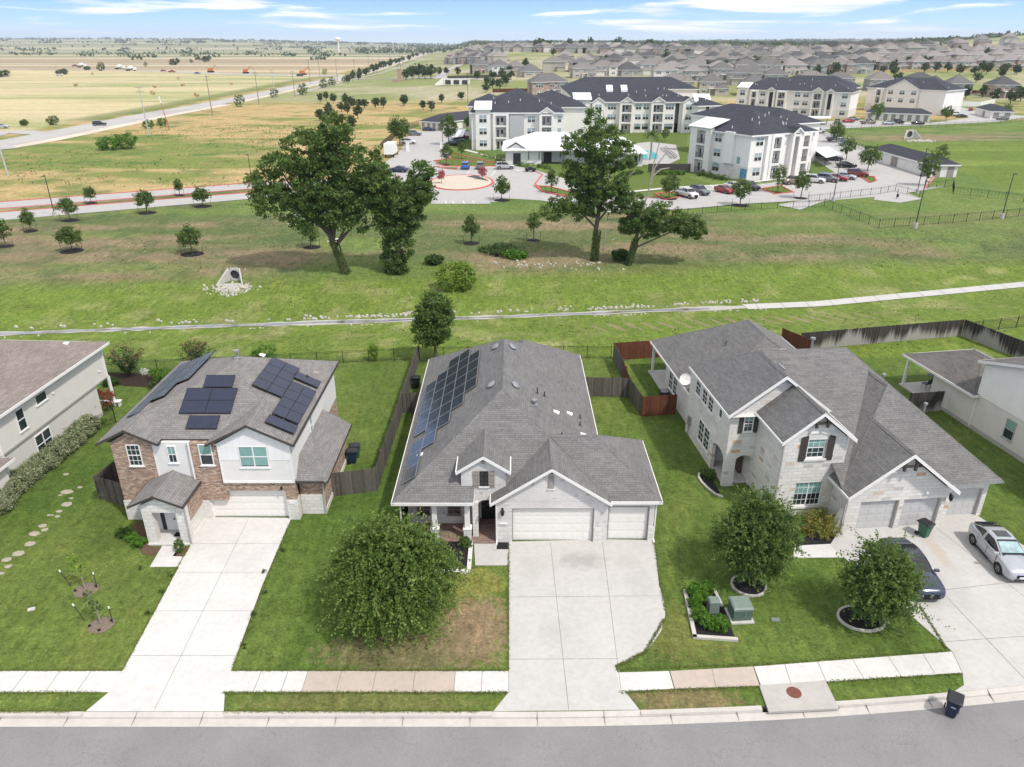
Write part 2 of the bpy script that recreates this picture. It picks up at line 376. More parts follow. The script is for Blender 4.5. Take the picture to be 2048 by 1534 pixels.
    plain('white_panel',(.76,.755,.74),.4,.35,var=.03); plain('bark',(.13,.105,.085),.9,.1,var=.4,scale=9,bump=.05); plain('pale_bark',(.34,.30,.26),.9,.1,var=.3,scale=9,bump=.03)
    plain('ivy',(.028,.075,.015),.7,.2,var=.5,scale=6); plain('rubber',(.018,.018,.018),.8,.2); plain('rim',(.35,.35,.36),.3,.6,.9)
    plain('dark_plastic',(.02,.021,.023),.45,.4,var=.2); plain('navy_plastic',(.012,.025,.06),.4,.4); plain('green_plastic',(.035,.11,.065),.42,.4)
    plain('utility_green',(.085,.125,.10),.5,.4,var=.08); plain('pale_green',(.17,.215,.185),.5,.4,var=.08); plain('rust_iron',(.16,.06,.045),.8,.3,var=.25,scale=8)  # the paler green also carries top light on the transformer lid
    plain('headlamp',(.7,.72,.75),.1,.8); plain('tail_lamp',(.35,.02,.02),.2,.6); plain('chrome',(.6,.6,.62),.15,.6,.9,var=.03)
    glass('glass'); glass('car_glass',(.012,.014,.016)); glass('screen_glass',(.30,.42,.42),.15); plain('blind',(.20,.36,.33),.25,.5,var=.08); plain('apt_blind',(.30,.38,.40),.3,.5,var=.15)
    plain('opening_shade',(.05,.05,.055),.8,.2); plain('hay',(.42,.33,.17),.9,.1,var=.25,scale=4); plain('pole_wood',(.24,.2,.165),.9,.1,var=.2); plain('pole_metal',(.42,.43,.43),.5,.4)  # near-black fill stands in for the shade inside openings
    plain('pipe_white',(.7,.69,.66),.6,.3,var=.05)
    # houses
    brick('stone_white',(.68,.655,.61),(.79,.77,.73),(.60,.58,.55),.62,.24,.013,patches=[((.60,.40,.24),.69,1.7),((.52,.50,.47),.66,2.3)],bump=.03)
    brick('stone_block',(.70,.675,.63),(.79,.77,.73),(.56,.54,.51),.5,.26,.014,patches=[((.55,.46,.36),.72,1.7)],bump=.03)
    brick('brick_white',(.68,.655,.625),(.77,.75,.725),(.62,.60,.575),.22,.078,.009,patches=[((.50,.46,.43),.66,3.1)],bump=.008)
    brick('brick_tan',(.26,.14,.09),(.42,.25,.16),(.50,.45,.40),.22,.078,.010,patches=[((.15,.09,.07),.66,6.1),((.50,.36,.24),.64,2.2)],bump=.008,spots=[((.10,.06,.05),.8,-.35),((.60,.46,.33),.8,-.3)])
    brick('brick_pink',(.36,.22,.18),(.50,.34,.28),(.48,.42,.38),.4,.16,.015,patches=[((.58,.5,.44),.58,1.1)],bump=.0)
    brick('paver',(.20,.13,.11),(.33,.22,.18),(.16,.13,.12),.22,.11,.008,bump=.005)
    siding('siding_white',(.80,.78,.745),.19); siding('batten_white',(.80,.79,.775),.42,True); siding('siding_grey',(.52,.51,.49),.2); siding('batten_grey',(.44,.44,.445),.5,True)
    plain('stucco',(.64,.61,.57),.9,.15,var=.04,scale=1.2,bump=.01); plain('stucco_dark',(.58,.555,.52),.9,.15,var=.04,scale=1.2,bump=.01)
    shingle('shingle_grey',(.152,.148,.145),(.195,.19,.186),(.25,.243,.237))
    shingle('shingle_brown',(.19,.18,.172),(.245,.232,.222),(.31,.293,.28))
    shingle('shingle_rose',(.21,.175,.16),(.27,.23,.21),(.33,.28,.255))
    shingle('shingle_dark',(.04,.043,.055),(.06,.064,.08),(.075,.078,.092))
    shingle('shingle_mid',(.12,.112,.105),(.165,.155,.147),(.21,.2,.19))
    metal_roof('metal_white',(.78,.79,.80))
    # solar panel
    for nm,c,gl,grid in (('solar_dark',(.014,.019,.042),(.022,.028,.05),.17),('solar_blue',(.022,.026,.038),(.085,.09,.10),.17)):
        t=NT(nm); uv=t.coord('UV'); b=t.N('ShaderNodeTexBrick'); b.offset=0; b.squash=1
        for i,v in (('Scale',1.),('Brick Width',grid),('Row Height',grid),('Mortar Size',.006),('Mortar Smooth',.1)): b.inputs[i].default_value=v
        b.inputs['Color1'].default_value=c4(c); b.inputs['Color2'].default_value=c4(sc(c,1.25)); b.inputs['Mortar'].default_value=c4(gl); t.L(uv,b.inputs['Vector'])
        t.base(b.outputs[0]); MT[nm]=t.set(.12 if nm=='solar_blue' else .2,.6)
    # fence wood
    for nm,a,b_,pale in (('fence_grey',(.075,.065,.058),(.16,.145,.13),None),('fence_red',(.095,.036,.022),(.16,.06,.035),None),('fence_black',(.035,.032,.03),(.075,.068,.06),(.40,.385,.36))):
        t=NT(nm); uv=t.coord('UV'); sp=t.N('ShaderNodeSeparateXYZ'); t.L(uv,sp.inputs[0])
        bd=t.math('FLOOR',t.math('DIVIDE',sp.outputs[0],.14)); cb=t.nt.nodes.new('ShaderNodeCombineXYZ'); t.L(bd,cb.inputs[0]); 
        wn=t.nt.nodes.new('ShaderNodeTexWhiteNoise'); t.L(cb.outputs[0],wn.inputs[0]); c=t.mix(wn.outputs[0],a,b_)
        st=t.noise(t.coord('UV',(9,.7,1)),3.,4); c=t.mix(1.,c,t.ramp(st,[(.3,.7),(.7,1.25)]),'MULTIPLY')
        if pale:
            env=t.noise(t.coord('UV',(1,0,0)),.28,2,.5); f=t.math('SUBTRACT',t.math('MULTIPLY',t.math('SUBTRACT',env,.36),6.5),sp.outputs[1]); f=t.math('ADD',f,t.math('MULTIPLY',wn.outputs[0],.5)); c=t.mix(t.ramp(f,[(.1,0),(.9,.8)]),c,pale)
        fr=t.math('FRACT',t.math('DIVIDE',sp.outputs[0],.14)); c=t.mix(t.ramp(fr,[(0,1),(.06,0)]),c,(.012,.011,.01)); t.base(c); t.bump(st,.01); MT[nm]=t.set(.9,.15)
    # foliage
    leafmat('leaf_elm',(.05,.095,.018),(.105,.17,.034),(.24,.31,.085),.33); leafmat('leaf_oak',(.05,.092,.024),(.098,.16,.04),(.18,.24,.07),.36); leafmat('leaf_deep',(.022,.05,.012),(.042,.085,.018),(.08,.13,.03))
    leafmat('leaf_young',(.045,.085,.02),(.09,.14,.03),(.17,.22,.05)); leafmat('leaf_lime',(.10,.18,.02),(.19,.29,.035),(.33,.42,.07)); leafmat('leaf_bright',(.05,.13,.012),(.09,.21,.02),(.16,.30,.04))
    leafmat('leaf_silver',(.14,.17,.09),(.30,.33,.19),(.52,.55,.36)); leafmat('leaf_pink',(.35,.07,.10),(.52,.14,.19),(.30,.12,.10),.3); leafmat('leaf_far',(.032,.055,.02),(.05,.08,.028),(.075,.105,.035),.1)
    leafmat('leaf_reed',(.05,.085,.03),(.085,.125,.045),(.20,.10,.07)); leafmat('leaf_autumn',(.08,.13,.02),(.26,.24,.06),(.40,.24,.07)); leafmat('leaf_white',(.5,.5,.45),(.7,.7,.66),(.75,.75,.7)); leafmat('leaf_grass',(.10,.14,.03),(.15,.19,.045),(.34,.29,.14),.2)
    leafmat('leaf_red',(.10,.03,.03),(.30,.05,.04),(.10,.10,.03))
ground_mats()

# ---------------- numpy value noise ----------------
def vnoise(x,y,seed=0):
    xi=np.floor(x).astype(np.int64); yi=np.floor(y).astype(np.int64); xf=x-xi; yf=y-yi
    def h(a,b):
        n=(a*374761393+b*668265263+seed*974634777)&0x7fffffff; n=((n^(n>>13))*1274126177)&0x7fffffff; return ((n^(n>>16))&0xffff)/65535.
    u=xf*xf*(3-2*xf); v=yf*yf*(3-2*yf)
    return (h(xi,yi)*(1-u)+h(xi+1,yi)*u)*(1-v)+(h(xi,yi+1)*(1-u)+h(xi+1,yi+1)*u)*v
def fbm(x,y,s,o=4,seed=0):
    r=0;a=.5;t=0
    for k in range(o):
        r=r+a*vnoise(x/s*2**k,y/s*2**k,seed+k); t+=a; a*=.55
    return r/t
# ---------------- ground sheet ----------------
def street_y(x): return 23.8+.0026*np.maximum(np.asarray(x,float),0)**2
def build_ground():
    ys=list(np.arange(-40,22,6.))+[22.,23.,23.9,24.45,24.49]+list(np.arange(25.0,66,2.3))
    y=66.
    while y<300: ys.append(y); y+=1.2
    st=1.3
    while y<10500: ys.append(y); st*=1.024; y+=st
    ys=np.array(ys); nc=380; s=np.linspace(-1,1,nc)
    W=110+.8*np.maximum(ys,0); X=W[:,None]*s[None,:]; Y=np.repeat(ys[:,None],nc,1)
    # keep the street edge crisp
    Y=np.where((ys[:,None]<24.6)&(ys[:,None]>21.9),Y+(street_y(X)-23.8),Y); Y=np.where((ys[:,None]>=24.6)&(ys[:,None]<60),np.maximum(Y,street_y(X)+.72+.03*(Y-24)),Y)
    Z=T(X,Y); Z=np.where(ys[:,None]<24.47,-.30,Z)
    # colours (albedo of the ground cover itself)
    def C(*c): return np.array(c)[None,None,:]
    def m3(a,b,t): return a+(b-a)*t[...,None]
    n1=fbm(X,Y,30,4,1); n2=fbm(X,Y,7,4,5); n3=fbm(X,Y,2.6,3,9); n4=fbm(X*.25,Y,5,4,15)
    lawn=m3(C(.066,.116,.021)+0*X[...,None],C(.130,.168,.040),np.clip((n2-.3)*2,0,1)*.7+np.clip((n3-.4),0,1)*.5)
    bright=m3(C(.120,.175,.030)+0*X[...,None],C(.29,.28,.13),np.clip((n3-.50)*3.2,0,1)*np.clip((n2-.3)*2,0,1))
    olive=m3(C(.105,.132,.048)+0*X[...,None],C(.235,.175,.110),np.clip((n4-.44)*4.2,0,.8)); olive=m3(olive,C(.13,.19,.045),np.clip((fbm(X*.4,Y,9,3,33)-.55)*5,0,.8)); olive=m3(olive,C(.06,.10,.035),np.clip((n3-.55)*4,0,.6))
    tall=m3(C(.16,.20,.05)+0*X[...,None],C(.40,.30,.14),np.clip((fbm(X*.35,Y,16,4,21)-.38)*6,0,1)); tall=m3(tall,C(.08,.14,.035),np.clip((n2-.58)*5,0,.7)); tall=m3(tall,C(.30,.20,.10),np.clip((n3-.6)*4,0,.5))
    hay=m3(C(.44,.385,.225)+0*X[...,None],C(.28,.30,.13),np.clip((fbm(X*.12,Y,22,4,41)-.48)*6,0,1)); hay=m3(hay,C(.55,.46,.27),np.clip((fbm(X*.08,Y,7,3,47)-.5)*4,0,.6))
    tanf=m3(C(.34,.27,.17)+0*X[...,None],C(.27,.235,.16),np.clip((fbm(X*.15,Y,90,3,51)-.4)*3,0,1)); tanf=m3(tanf,C(.58,.50,.34),np.clip((fbm(X*.04,Y,130,2,57)-.56)*9,0,.9))
    farf=m3(C(.36,.34,.21)+0*X[...,None],C(.19,.21,.12),np.clip((fbm(X*.08,Y,420,3,61)-.45)*7,0,1)); farf=m3(farf,C(.52,.45,.30),np.clip((fbm(X*.04,Y,260,2,67)-.6)*9,0,.9))
    sub=m3(C(.20,.23,.085)+0*X[...,None],C(.36,.33,.22),np.clip((fbm(X,Y,40,3,71)-.4)*3,0,1))
    c=lawn
    c=m3(c,bright,ss(66,67.5,Y)*(1-ss(96,103,Y-.12*X)))
    c=m3(c,olive,ss(96,103,Y-.10*X+3*n1)); c=m3(c,lawn*1.15+.01,ss(132,135,Y-.02*X)*ss(-60,-52,X)*1.)
    # green band along the near edge of the dog-park fence
    c=m3(c,lawn*1.2+.012,ss(112,118,Y-.05*X)*ss(30,42,X)*.55)
    rd=X-road_x(Y)
    # entry road line, left: tall grass beyond it
    yl=128.4+(X+88.8)*.66; c=m3(c,tall,ss(0,2,Y-yl-9)*(1-ss(-38,-28,X-(Y-190)*.05))*ss(120,135,Y))
    c=m3(c,tall,ss(285,300,Y)*(1-ss(-5,12,X)))
    c=m3(c,m3(tall,sub,ss(395,430,Y)),ss(300,330,Y))
    # detention basin right: bright green with a brown bank
    bas=ss(96,102,X-.0*Y)*ss(140,160,Y)*(1-ss(252,262,Y)); bas=bas*ss(0,6,X-(103+(Y-173)*.08))
    gb=m3(C(.11,.165,.03)+0*X[...,None],C(.165,.215,.045),np.clip((fbm(X*.2,Y,14,3,81)-.4)*4,0,1)); c=m3(c,gb,bas)
    c=m3(c,olive*1.1,ss(238,246,Y)*(1-ss(262,270,Y))*ss(75,85,X))
    # highway verge, hay field, tan field
    c=m3(c,tall,(1-ss(0,8,rd-9))*ss(90,100,Y))
    c=m3(c,hay,(1-ss(-22,-14,rd))*ss(150,170,Y))
    c=m3(c,C(.12,.16,.05)+0*X[...,None],(1-ss(-14,-10,rd))*ss(-30,-22,rd)*ss(300,320,Y)*(1-ss(700,760,Y))*.7)
    bound=720+(-X-150)*.38
    c=m3(c,tanf,(1-ss(-30,-10,rd))*ss(0,40,Y-bound-30)); c=m3(c,farf,ss(1500,1900,Y)*(1-ss(-20,40,rd))); c=m3(c,farf,ss(2200,2800,Y))
    # bare pinkish patches in the front lawn beside the centre driveway
    pt=np.exp(-(((X+2.0)/2.1)**2+((Y-29.6)/2.0)**2))*1.4+np.exp(-(((X+4.6)/3.2)**2+((Y-28.2)/.7)**2)); pt=np.clip(pt,0,1)
    v=X.size; me=bpy.data.meshes.new('ground'); nr=len(ys)
    co=np.stack([X,Y,Z],-1).reshape(-1,3).astype(np.float32)
    idx=np.arange(v).reshape(nr,nc); q=np.stack([idx[:-1,:-1],idx[:-1,1:],idx[1:,1:],idx[1:,:-1]],-1).reshape(-1,4)
    me.vertices.add(v); me.vertices.foreach_set('co',co.ravel()); me.loops.add(q.size); me.loops.foreach_set('vertex_index',q.ravel().astype(np.int32))
    me.polygons.add(len(q)); me.polygons.foreach_set('loop_start',np.arange(0,q.size,4,dtype=np.int32)); me.polygons.foreach_set('use_smooth',[True]*len(q)); me.update()
    a=me.color_attributes.new('gcol','FLOAT_COLOR','POINT'); rgba=np.ones((v,4),np.float32); rgba[:,:3]=np.clip(c.reshape(-1,3),0,1); a.data.foreach_set('color',rgba.ravel())
    t=NT('ground_cover'); va=t.nt.nodes.new('ShaderNodeAttribute'); va.attribute_name='gcol'; vv=t.coord()
    cc=va.outputs['Color']
    # front-lawn tired patch (fine position mask in object space)
    sp=t.N('ShaderNodeSeparateXYZ'); t.L(vv,sp.inputs[0])
    def blob(x0,y0,rx,ry):
        a_=t.math('POWER',t.math('DIVIDE',t.math('SUBTRACT',sp.outputs[0],x0),rx),2.); b_=t.math('POWER',t.math('DIVIDE',t.math('SUBTRACT',sp.outputs[1],y0),ry),2.)
        return t.math('SUBTRACT',1.,t.math('ADD',a_,b_))
    nz=t.noise(vv,2.3,6,.7,.3)
    for x0,y0,rx,ry,cl,k in ((-1.9,29.9,2.3,2.9,(.25,.175,.11),1.0),(-5.2,28.1,5.2,1.6,(.19,.15,.085),.8),(-2.2,33.4,2.0,1.5,(.24,.22,.06),.7),(8.8,29.6,3.2,2.6,(.17,.16,.05),.6),(8.0,25.2,3.2,1.0,(.20,.15,.08),.9),(-7,25.,6,.9,(.17,.15,.06),.6)):
        f=t.math('ADD',blob(x0,y0,rx,ry),t.math('MULTIPLY',t.math('SUBTRACT',nz,.5),3.4)); f=t.ramp(f,[(.0,0),(.7,k*.85)]); cc=t.mix(f,cc,cl)
    big=t.noise(vv,.22,4,.6); cc=t.mix(1.,cc,t.ramp(big,[(.3,.88),(.7,1.12)]),'MULTIPLY')
    st=t.noise(t.coord('Object',(2.2,.5,1)),1.1,5,.65,.3); cc=t.mix(1.,cc,t.ramp(st,[(.3,.80),(.7,1.2)]),'MULTIPLY')
    f1=t.noise(vv,6.,5,.7); cc=t.mix(1.,cc,t.ramp(f1,[(.28,.58),(.72,1.42)]),'MULTIPLY')
    f2=t.noise(vv,34.,3,.7); cc=t.mix(1.,cc,t.ramp(f2,[(.28,.62),(.72,1.38)]),'MULTIPLY')
    f0=t.noise(vv,1.5,5,.75,.5); cc=t.mix(1.,cc,t.ramp(f0,[(.3,.66),(.7,1.32)]),'MULTIPLY')
    sy=t.math('SUBTRACT',sp.outputs[1],t.math('MULTIPLY',sp.outputs[0],.125)); bandm=t.math('MULTIPLY',t.ramp(t.math('DIVIDE',t.math('SUBTRACT',sy,73.6),5.2),[(0,0),(.25,1),(.8,1),(1,0)]),t.ramp(t.math('DIVIDE',t.math('SUBTRACT',sp.outputs[0],6.),40.),[(0,0),(.12,1),(.85,1),(1,0)]))
    sw=t.math('SINE',t.math('ADD',t.math('MULTIPLY',sp.outputs[0],3.1),t.math('ADD',t.math('MULTIPLY',sp.outputs[1],.9),t.math('MULTIPLY',big,5.)))); cc=t.mix(t.math('MULTIPLY',bandm,t.ramp(sw,[(.1,0),(.8,.8)])),cc,(.23,.20,.11))
    yel=t.noise(t.coord('Object',(1,.35,1)),.8,5,.7); cc=t.mix(t.ramp(yel,[(.52,0),(.72,.45)]),cc,t.mix(1.,cc,(1.75,1.35,1.5),'MULTIPLY'))
    fl=t.noise(vv,8.5,2,.6); fm=t.noise(vv,.45,3,.6); cc=t.mix(t.math('MULTIPLY',t.ramp(fl,[(.61,0),(.70,.75)]),t.ramp(fm,[(.42,.15),(.6,1)])),cc,(.34,.33,.17))
    t.base(cc); t.bump(t.math('ADD',f2,f1),.05,.55); MT['ground_cover']=t.set(.95,.1)
    me.materials.append(MT['ground_cover'])
    o=bpy.data.objects.new('ground',me); col.objects.link(o); struct(o)
build_ground()

# ---------------- flat sheets ----------------
def sheet(name,pts,z,mat,thick=0.,kind='structure',drape=False):
    """flat polygon, optional thickness (a slab with real edges)"""
    P=[Vector((p[0],p[1],0)) for p in pts]
    tri=tessellate_polygon([P]); mb=MB(); 
    A=sum(P[i].x*P[(i+1)%len(P)].y-P[(i+1)%len(P)].x*P[i].y for i in range(len(P)))
    if A<0: P=P[::-1]; tri=tessellate_polygon([P])
    zz=lambda p: z+(float(T(p.x,p.y)) if drape else 0)
    mb.v=[(p.x,p.y,zz(p)) for p in P]
    for t in tri:
        a,b,c=[P[i] for i in t]
        if (b-a).cross(c-a).z<0: t=t[::-1]
        mb.f.append(tuple(t)); mb.m.append(0)
    if thick:
        n=len(P); mb.v+=[(p.x,p.y,zz(p)-thick) for p in P]
        for i in range(n):
            j=(i+1)%n; mb.f.append((n+i,n+j,j,i)); mb.m.append(0)
    o=mb.build(name,mat if not isinstance(mat,str) else MT[mat])
    if kind: o['kind']=kind
    return o
def PX(l,z=0.): return [at(x,y,z) for x,y in l]
def smoothline(pts,n=8):
    P=[Vector(p) for p in pts]; out=[]
    for i in range(len(P)-1):
        p0=P[max(i-1,0)];p1=P[i];p2=P[i+1];p3=P[min(i+2,len(P)-1)]
        for k in range(n):
            t=k/n; out.append(.5*((2*p1)+(p2-p0)*t+(2*p0-5*p1+4*p2-p3)*t*t+(3*p1-p0-3*p2+p3)*t**3))
    out.append(P[-1]); return out
def ribbon(mb,pts,w,dz=.03,m=0,h=0.,off=0.,step=None,drape=True):
    """strip following a line; w width, off sideways shift, h height (a kerb)"""
    P=[Vector((p[0],p[1],0)) for p in pts]; rows=[]
    if step:
        Q=[P[0]]
        for a,b in zip(P,P[1:]):
            k=max(1,int((b-a).length/step)); Q+= [a.lerp(b,(i+1)/k) for i in range(k)]
        P=Q
    for i,p in enumerate(P):
        d=(P[min(i+1,len(P)-1)]-P[max(i-1,0)]).normalized(); n=Vector((-d.y,d.x,0))
        ww=w[i*(len(w)-1)//max(1,len(P)-1)] if isinstance(w,(list,tuple)) else w
        l=p+n*(off+ww/2); r=p+n*(off-ww/2); 
        zl=(float(T(l.x,l.y)) if drape else 0)+dz; zr=(float(T(r.x,r.y)) if drape else 0)+dz
        rows.append((Vector((l.x,l.y,zl)),Vector((r.x,r.y,zr))))
    k=len(mb.v)
    for l,r in rows:
        mb.v+=[tuple(l),tuple(r)]
        if h: mb.v+=[(l.x,l.y,l.z+h),(r.x,r.y,r.z+h)]
    c=4 if h else 2
    for i in range(len(rows)-1):
        a=k+i*c; b=a+c
        if h:
            for f in((a+3,b+3,b+2,a+2),(a+2,b+2,b,a),(a+1,b+1,b+3,a+3)): mb.f.append(f); mb.m.append(m)
        else: mb.f.append((a+1,b+1,b,a)); mb.m.append(m)
    if h:
        for a in (k,k+(len(rows)-1)*c): mb.f.append((a,a+1,a+3,a+2)); mb.m.append(m)
    return mb
# street, kerb and gutter
def build_front():
    xs=np.linspace(-70,80,76)
    mb=MB(); 
    for a,b in zip(xs,xs[1:]): mb.poly([(a,-30,-.13),(b,-30,-.13),(b,float(street_y(b)),-.13),(a,float(street_y(a)),-.13)])
    struct(mb.build('street',MT['asphalt']))
    dr=[(-19.6,-13.1),(-.9,5.9),(20.7,40)]
    g=MB(); j=MB()
    xs=sorted(set([round(float(v),3) for v in np.arange(-70,80,.5)]+[e for d in dr for e in d]))
    for a,b in zip(xs,xs[1:]):
        m=(a+b)/2; low=any(d[0]<m<d[1] for d in dr); inlet=11.55<m<15.1
        ya,yb=float(street_y(a)),float(street_y(b)); h=.035 if low else .12
        # gutter pan
        g.hexa([(a,ya,-.2),(b,yb,-.2),(b,yb+.42,-.2),(a,ya+.42,-.2),(a,ya,-.122),(b,yb,-.122),(b,yb+.42,-.10),(a,ya+.42,-.10)])
        if not inlet:
            top=-.0+(-.075 if low else .03)
            g.hexa([(a,ya+.42,-.2),(b,yb+.42,-.2),(b,yb+.70,-.2),(a,ya+.70,-.2),(a,ya+.47,top),(b,yb+.47,top),(b,yb+.70,top+(.09 if low else 0)),(a,ya+.70,top+(.09 if low else 0))])
    struct(g.build('kerb',MT['kerb_concrete']))
    for x in np.arange(-69,79,3.05):
        y=float(street_y(x)); j.hexa([(x,y,-.2),(x+.012,y,-.2),(x+.012,y+.71,-.2),(x,y+.71,-.2),(x,y,-.119),(x+.012,y,-.119),(x+.012,y+.71,.034),(x,y+.71,.034)])
    struct(j.build('kerb_joint',MT['joint']))
build_front()
def slab(name,px,mat,z=.035,world=False):
    return sheet(name,px if world else PX(px,z),z,mat,thick=z+.03)
def joints(name,segs,z,w=.03,world=False):
    mb=MB()
    for a,b in segs:
        a=Vector(a) if world else at(a[0],a[1],z); b=Vector(b) if world else at(b[0],b[1],z)
        a=Vector((a.x,a.y,0)); b=Vector((b.x,b.y,0)); d=(b-a).normalized(); n=Vector((-d.y,d.x,0))*w/2
        mb.poly([(a-n)+Vector((0,0,z+.005)),(b-n)+Vector((0,0,z+.005)),(b+n)+Vector((0,0,z+.005)),(a+n)+Vector((0,0,z+.005))])
    return struct(mb.build(name,MT['joint']))
YK=24.52
slab('driveway',[(-19.75,39.8),(-19.35,33.2),(-18.98,27.0),(-19.0,25.6),(-19.5,YK),(-13.2,YK),(-13.5,25.5),(-13.70,27.0),(-14.10,33.2),(-14.22,39.7)][::-1],'white_concrete',world=True)
joints('driveway_joint',[((-16.95,39.5),(-16.4,24.6)),((-19.3,27.9),(-13.75,27.9)),((-19.2,31.1),(-14.0,31.1)),((-19.4,34.3),(-14.1,34.3)),((-19.5,37),(-14.2,37))],.035,.02,True)
slab('driveway',[(-.18,37.2),(-.15,26.9),(-.16,25.6),(-.85,YK),(5.85,YK+.08),(5.3,25.7),(5.05,27.3),(6.0,27.65),(7.0,28.5),(7.75,29.6),(8.2,30.8),(8.35,32.0),(8.3,33.2),(8.75,37.35),(5.5,37.45)][::-1],'concrete',world=True)
joints('driveway_joint',[((2.35,37.1),(2.6,24.6)),((5.55,37.3),(5.15,25.7)),((-.16,27.65),(5.3,27.7)),((-.16,32.2),(8.3,32.3))],.035,.022,True)
L3=lambda u,v:(20.3+u*math.cos(R(5.5))-v*math.sin(R(5.5)),38.2+u*math.sin(R(5.5))+v*math.cos(R(5.5)))
q_=lambda x,y:tuple(at(x,y,.035)[:2])
slab('driveway',[L3(.45,.35),q_(1660,1090),q_(1905,1303),q_(1925,1345),q_(1928,1370),(20.75,float(street_y(20.75))+.68),(26,float(street_y(26))+.68),(34,float(street_y(34))+.68),(40,float(street_y(40))+.68),q_(2300,1235),q_(2020,1075),L3(9.95,.95),L3(9.8,1.3),L3(7.0,1.3),L3(6.7,.35)],'concrete',world=True)
joints('driveway_joint',[((1872,1055),(2300,1390)),((1780,1075),(2080,1390)),((1860,1183),(2150,1150)),((1880,1284),(2200,1262))],.035,.03)
# pavements (sidewalks)
def walk(x0,x1,mat,y0=25.62,y1=26.9,ja=[]):
    slab('sidewalk',[(x0,y0),(x1,y0),(x1,y1),(x0,y1)],mat,world=True,z=.037)
walk(-60,-18.99,'white_concrete'); walk(-13.68,-9.93,'white_concrete'); walk(-9.93,-2.75,'tan_concrete'); walk(-2.75,-.17,'white_concrete')
joints('sidewalk_joint',[((x,25.62),(x,26.9)) for x in (-26.8,-25.2,-23.6,-22,-20.5,-12.2,-10.9,-9.93,-8.3,-6.6,-4.7,-2.75,-1.45)],.037,.025,True)
slab('sidewalk',[(1232,1345),(1338,1342),(1348,1377),(1240,1382)],'white_concrete',z=.037)
slab('sidewalk',[(1340,1342),(1506,1333),(1519,1371),(1350,1377)],'tan_concrete',z=.037)
slab('sidewalk',[(1508,1333),(1892,1304),(1904,1303),(1924,1345),(1522,1371)],'white_concrete',z=.037)
joints('sidewalk_joint',[((1424,1338),(1432,1375)),((1569,1328),(1582,1367)),((1635,1323),(1652,1362)),((1705,1318),(1727,1357)),((1776,1312),(1802,1352)),((1846,1308),(1870,1347))],.037,.025)
slab('front_walk',[(-2.32,37.0),(-.19,37.0),(-.19,34.95),(-2.15,34.95)],'concrete',world=True,z=.03)
slab('front_walk',PX([(300,1134),(362,1134),(378,1113),(352,1112),(360,1093),(325,1092)]),'white_concrete',world=True,z=.03)
slab('front_walk',PX([(1585,1116),(1704,1115),(1706,1088),(1690,1087),(1590,1092)]),'white_concrete',world=True,z=.03)
# storm inlet with manhole cover
def inlet():
    t=thing('storm_inlet','concrete storm drain inlet slab with round rusty manhole cover set in the kerb','storm inlet',(0,0,0))
    p=[Vector((11.75,25.95,0)),Vector((15.0,26.25,0)),Vector((15.0,24.62,0)),Vector((11.72,24.42,0))][::-1]
    mb=MB(); mb.hexa([(q.x,q.y,-.02) for q in p]+[(q.x,q.y,.10) for q in p]); mb.build('slab',MT['old_concrete'],t)
    mb=MB(); mb.box(11.6,15.1,24.75,24.85,-.3,-.02); mb.build('throat_shade',MT['opening_shade'],t)  # dark bar: shade of the inlet mouth given as colour
    mb=MB(); c=at(1588,1385,.1); mb.lathe((c.x,c.y,.1),[(0,.02),(.30,.02),(.34,.012),(.34,0)],28); o=mb.build('manhole_cover',MT['rust_iron'],t)
inlet()
# ---------------- roofs, walls, windows ----------------
X_,Y_,Z_=Vector((1,0,0)),Vector((0,1,0)),Vector((0,0,1))
def cap(mb,a,b,w=.14,h=.035,m=0):
    a,b=Vector(a),Vector(b); d=(b-a); n=Vector((-d.y,d.x,0)).normalized(); u=Vector((0,0,h))
    mb.poly([a+n*w-u*2.2,b+n*w-u*2.2,b+u,a+u],m); mb.poly([a+u,b+u,b-n*w-u*2.2,a-n*w-u*2.2],m)
def eave(mf,pts,ze,h=.2,t=.05):
    """fascia boards along a closed ring of eave corners"""
    n=len(pts); cx=sum(p[0] for p in pts)/n; cy=sum(p[1] for p in pts)/n
    for i in range(n):
        a=Vector((pts[i][0],pts[i][1],0)); b=Vector((pts[(i+1)%n][0],pts[(i+1)%n][1],0)); d=(b-a).normalized(); o=Vector((d.y,-d.x,0))
        if o.dot(a-Vector((cx,cy,0)))<0: o=-o
        p=[a-d*0,b+d*0,b+o*t+d*t,a+o*t-d*t]
        mf.hexa([(q.x,q.y,ze-h) for q in p]+[(q.x,q.y,ze-.005) for q in p])
def hip(mr,mf,x0,x1,y0,y1,ze,r0,r1,zr,ridge='y',fascia=True,soffit=True,fh=.2):
    A,B,C,D=(x0,y0,ze),(x1,y0,ze),(x1,y1,ze),(x0,y1,ze); p=(r0[0],r0[1],zr); q=(r1[0],r1[1],zr)
    same=(Vector(p)-Vector(q)).length<.01
    if ridge=='y':
        mr.poly([A,B,p]); mr.poly([C,D,q])
        if same: mr.poly([B,C,p]); mr.poly([D,A,p])
        else: mr.poly([B,C,q,p]); mr.poly([D,A,p,q])
        hp=[(A,p),(B,p),(C,q),(D,q)]
    else:
        mr.poly([D,A,p]); mr.poly([B,C,q])
        if same: mr.poly([A,B,p]); mr.poly([C,D,p])
        else: mr.poly([A,B,q,p]); mr.poly([C,D,p,q])
        hp=[(A,p),(B,q),(C,q),(D,p)]
    for a,b in hp: cap(mr,a,b)
    if not same: cap(mr,p,q)
    if fascia: eave(mf,[A,B,C,D],ze,fh)
    if soffit: mf.poly([(x0+.01,y0+.01,ze-.17),(x0+.01,y1-.01,ze-.17),(x1-.01,y1-.01,ze-.17),(x1-.01,y0+.01,ze-.17)])
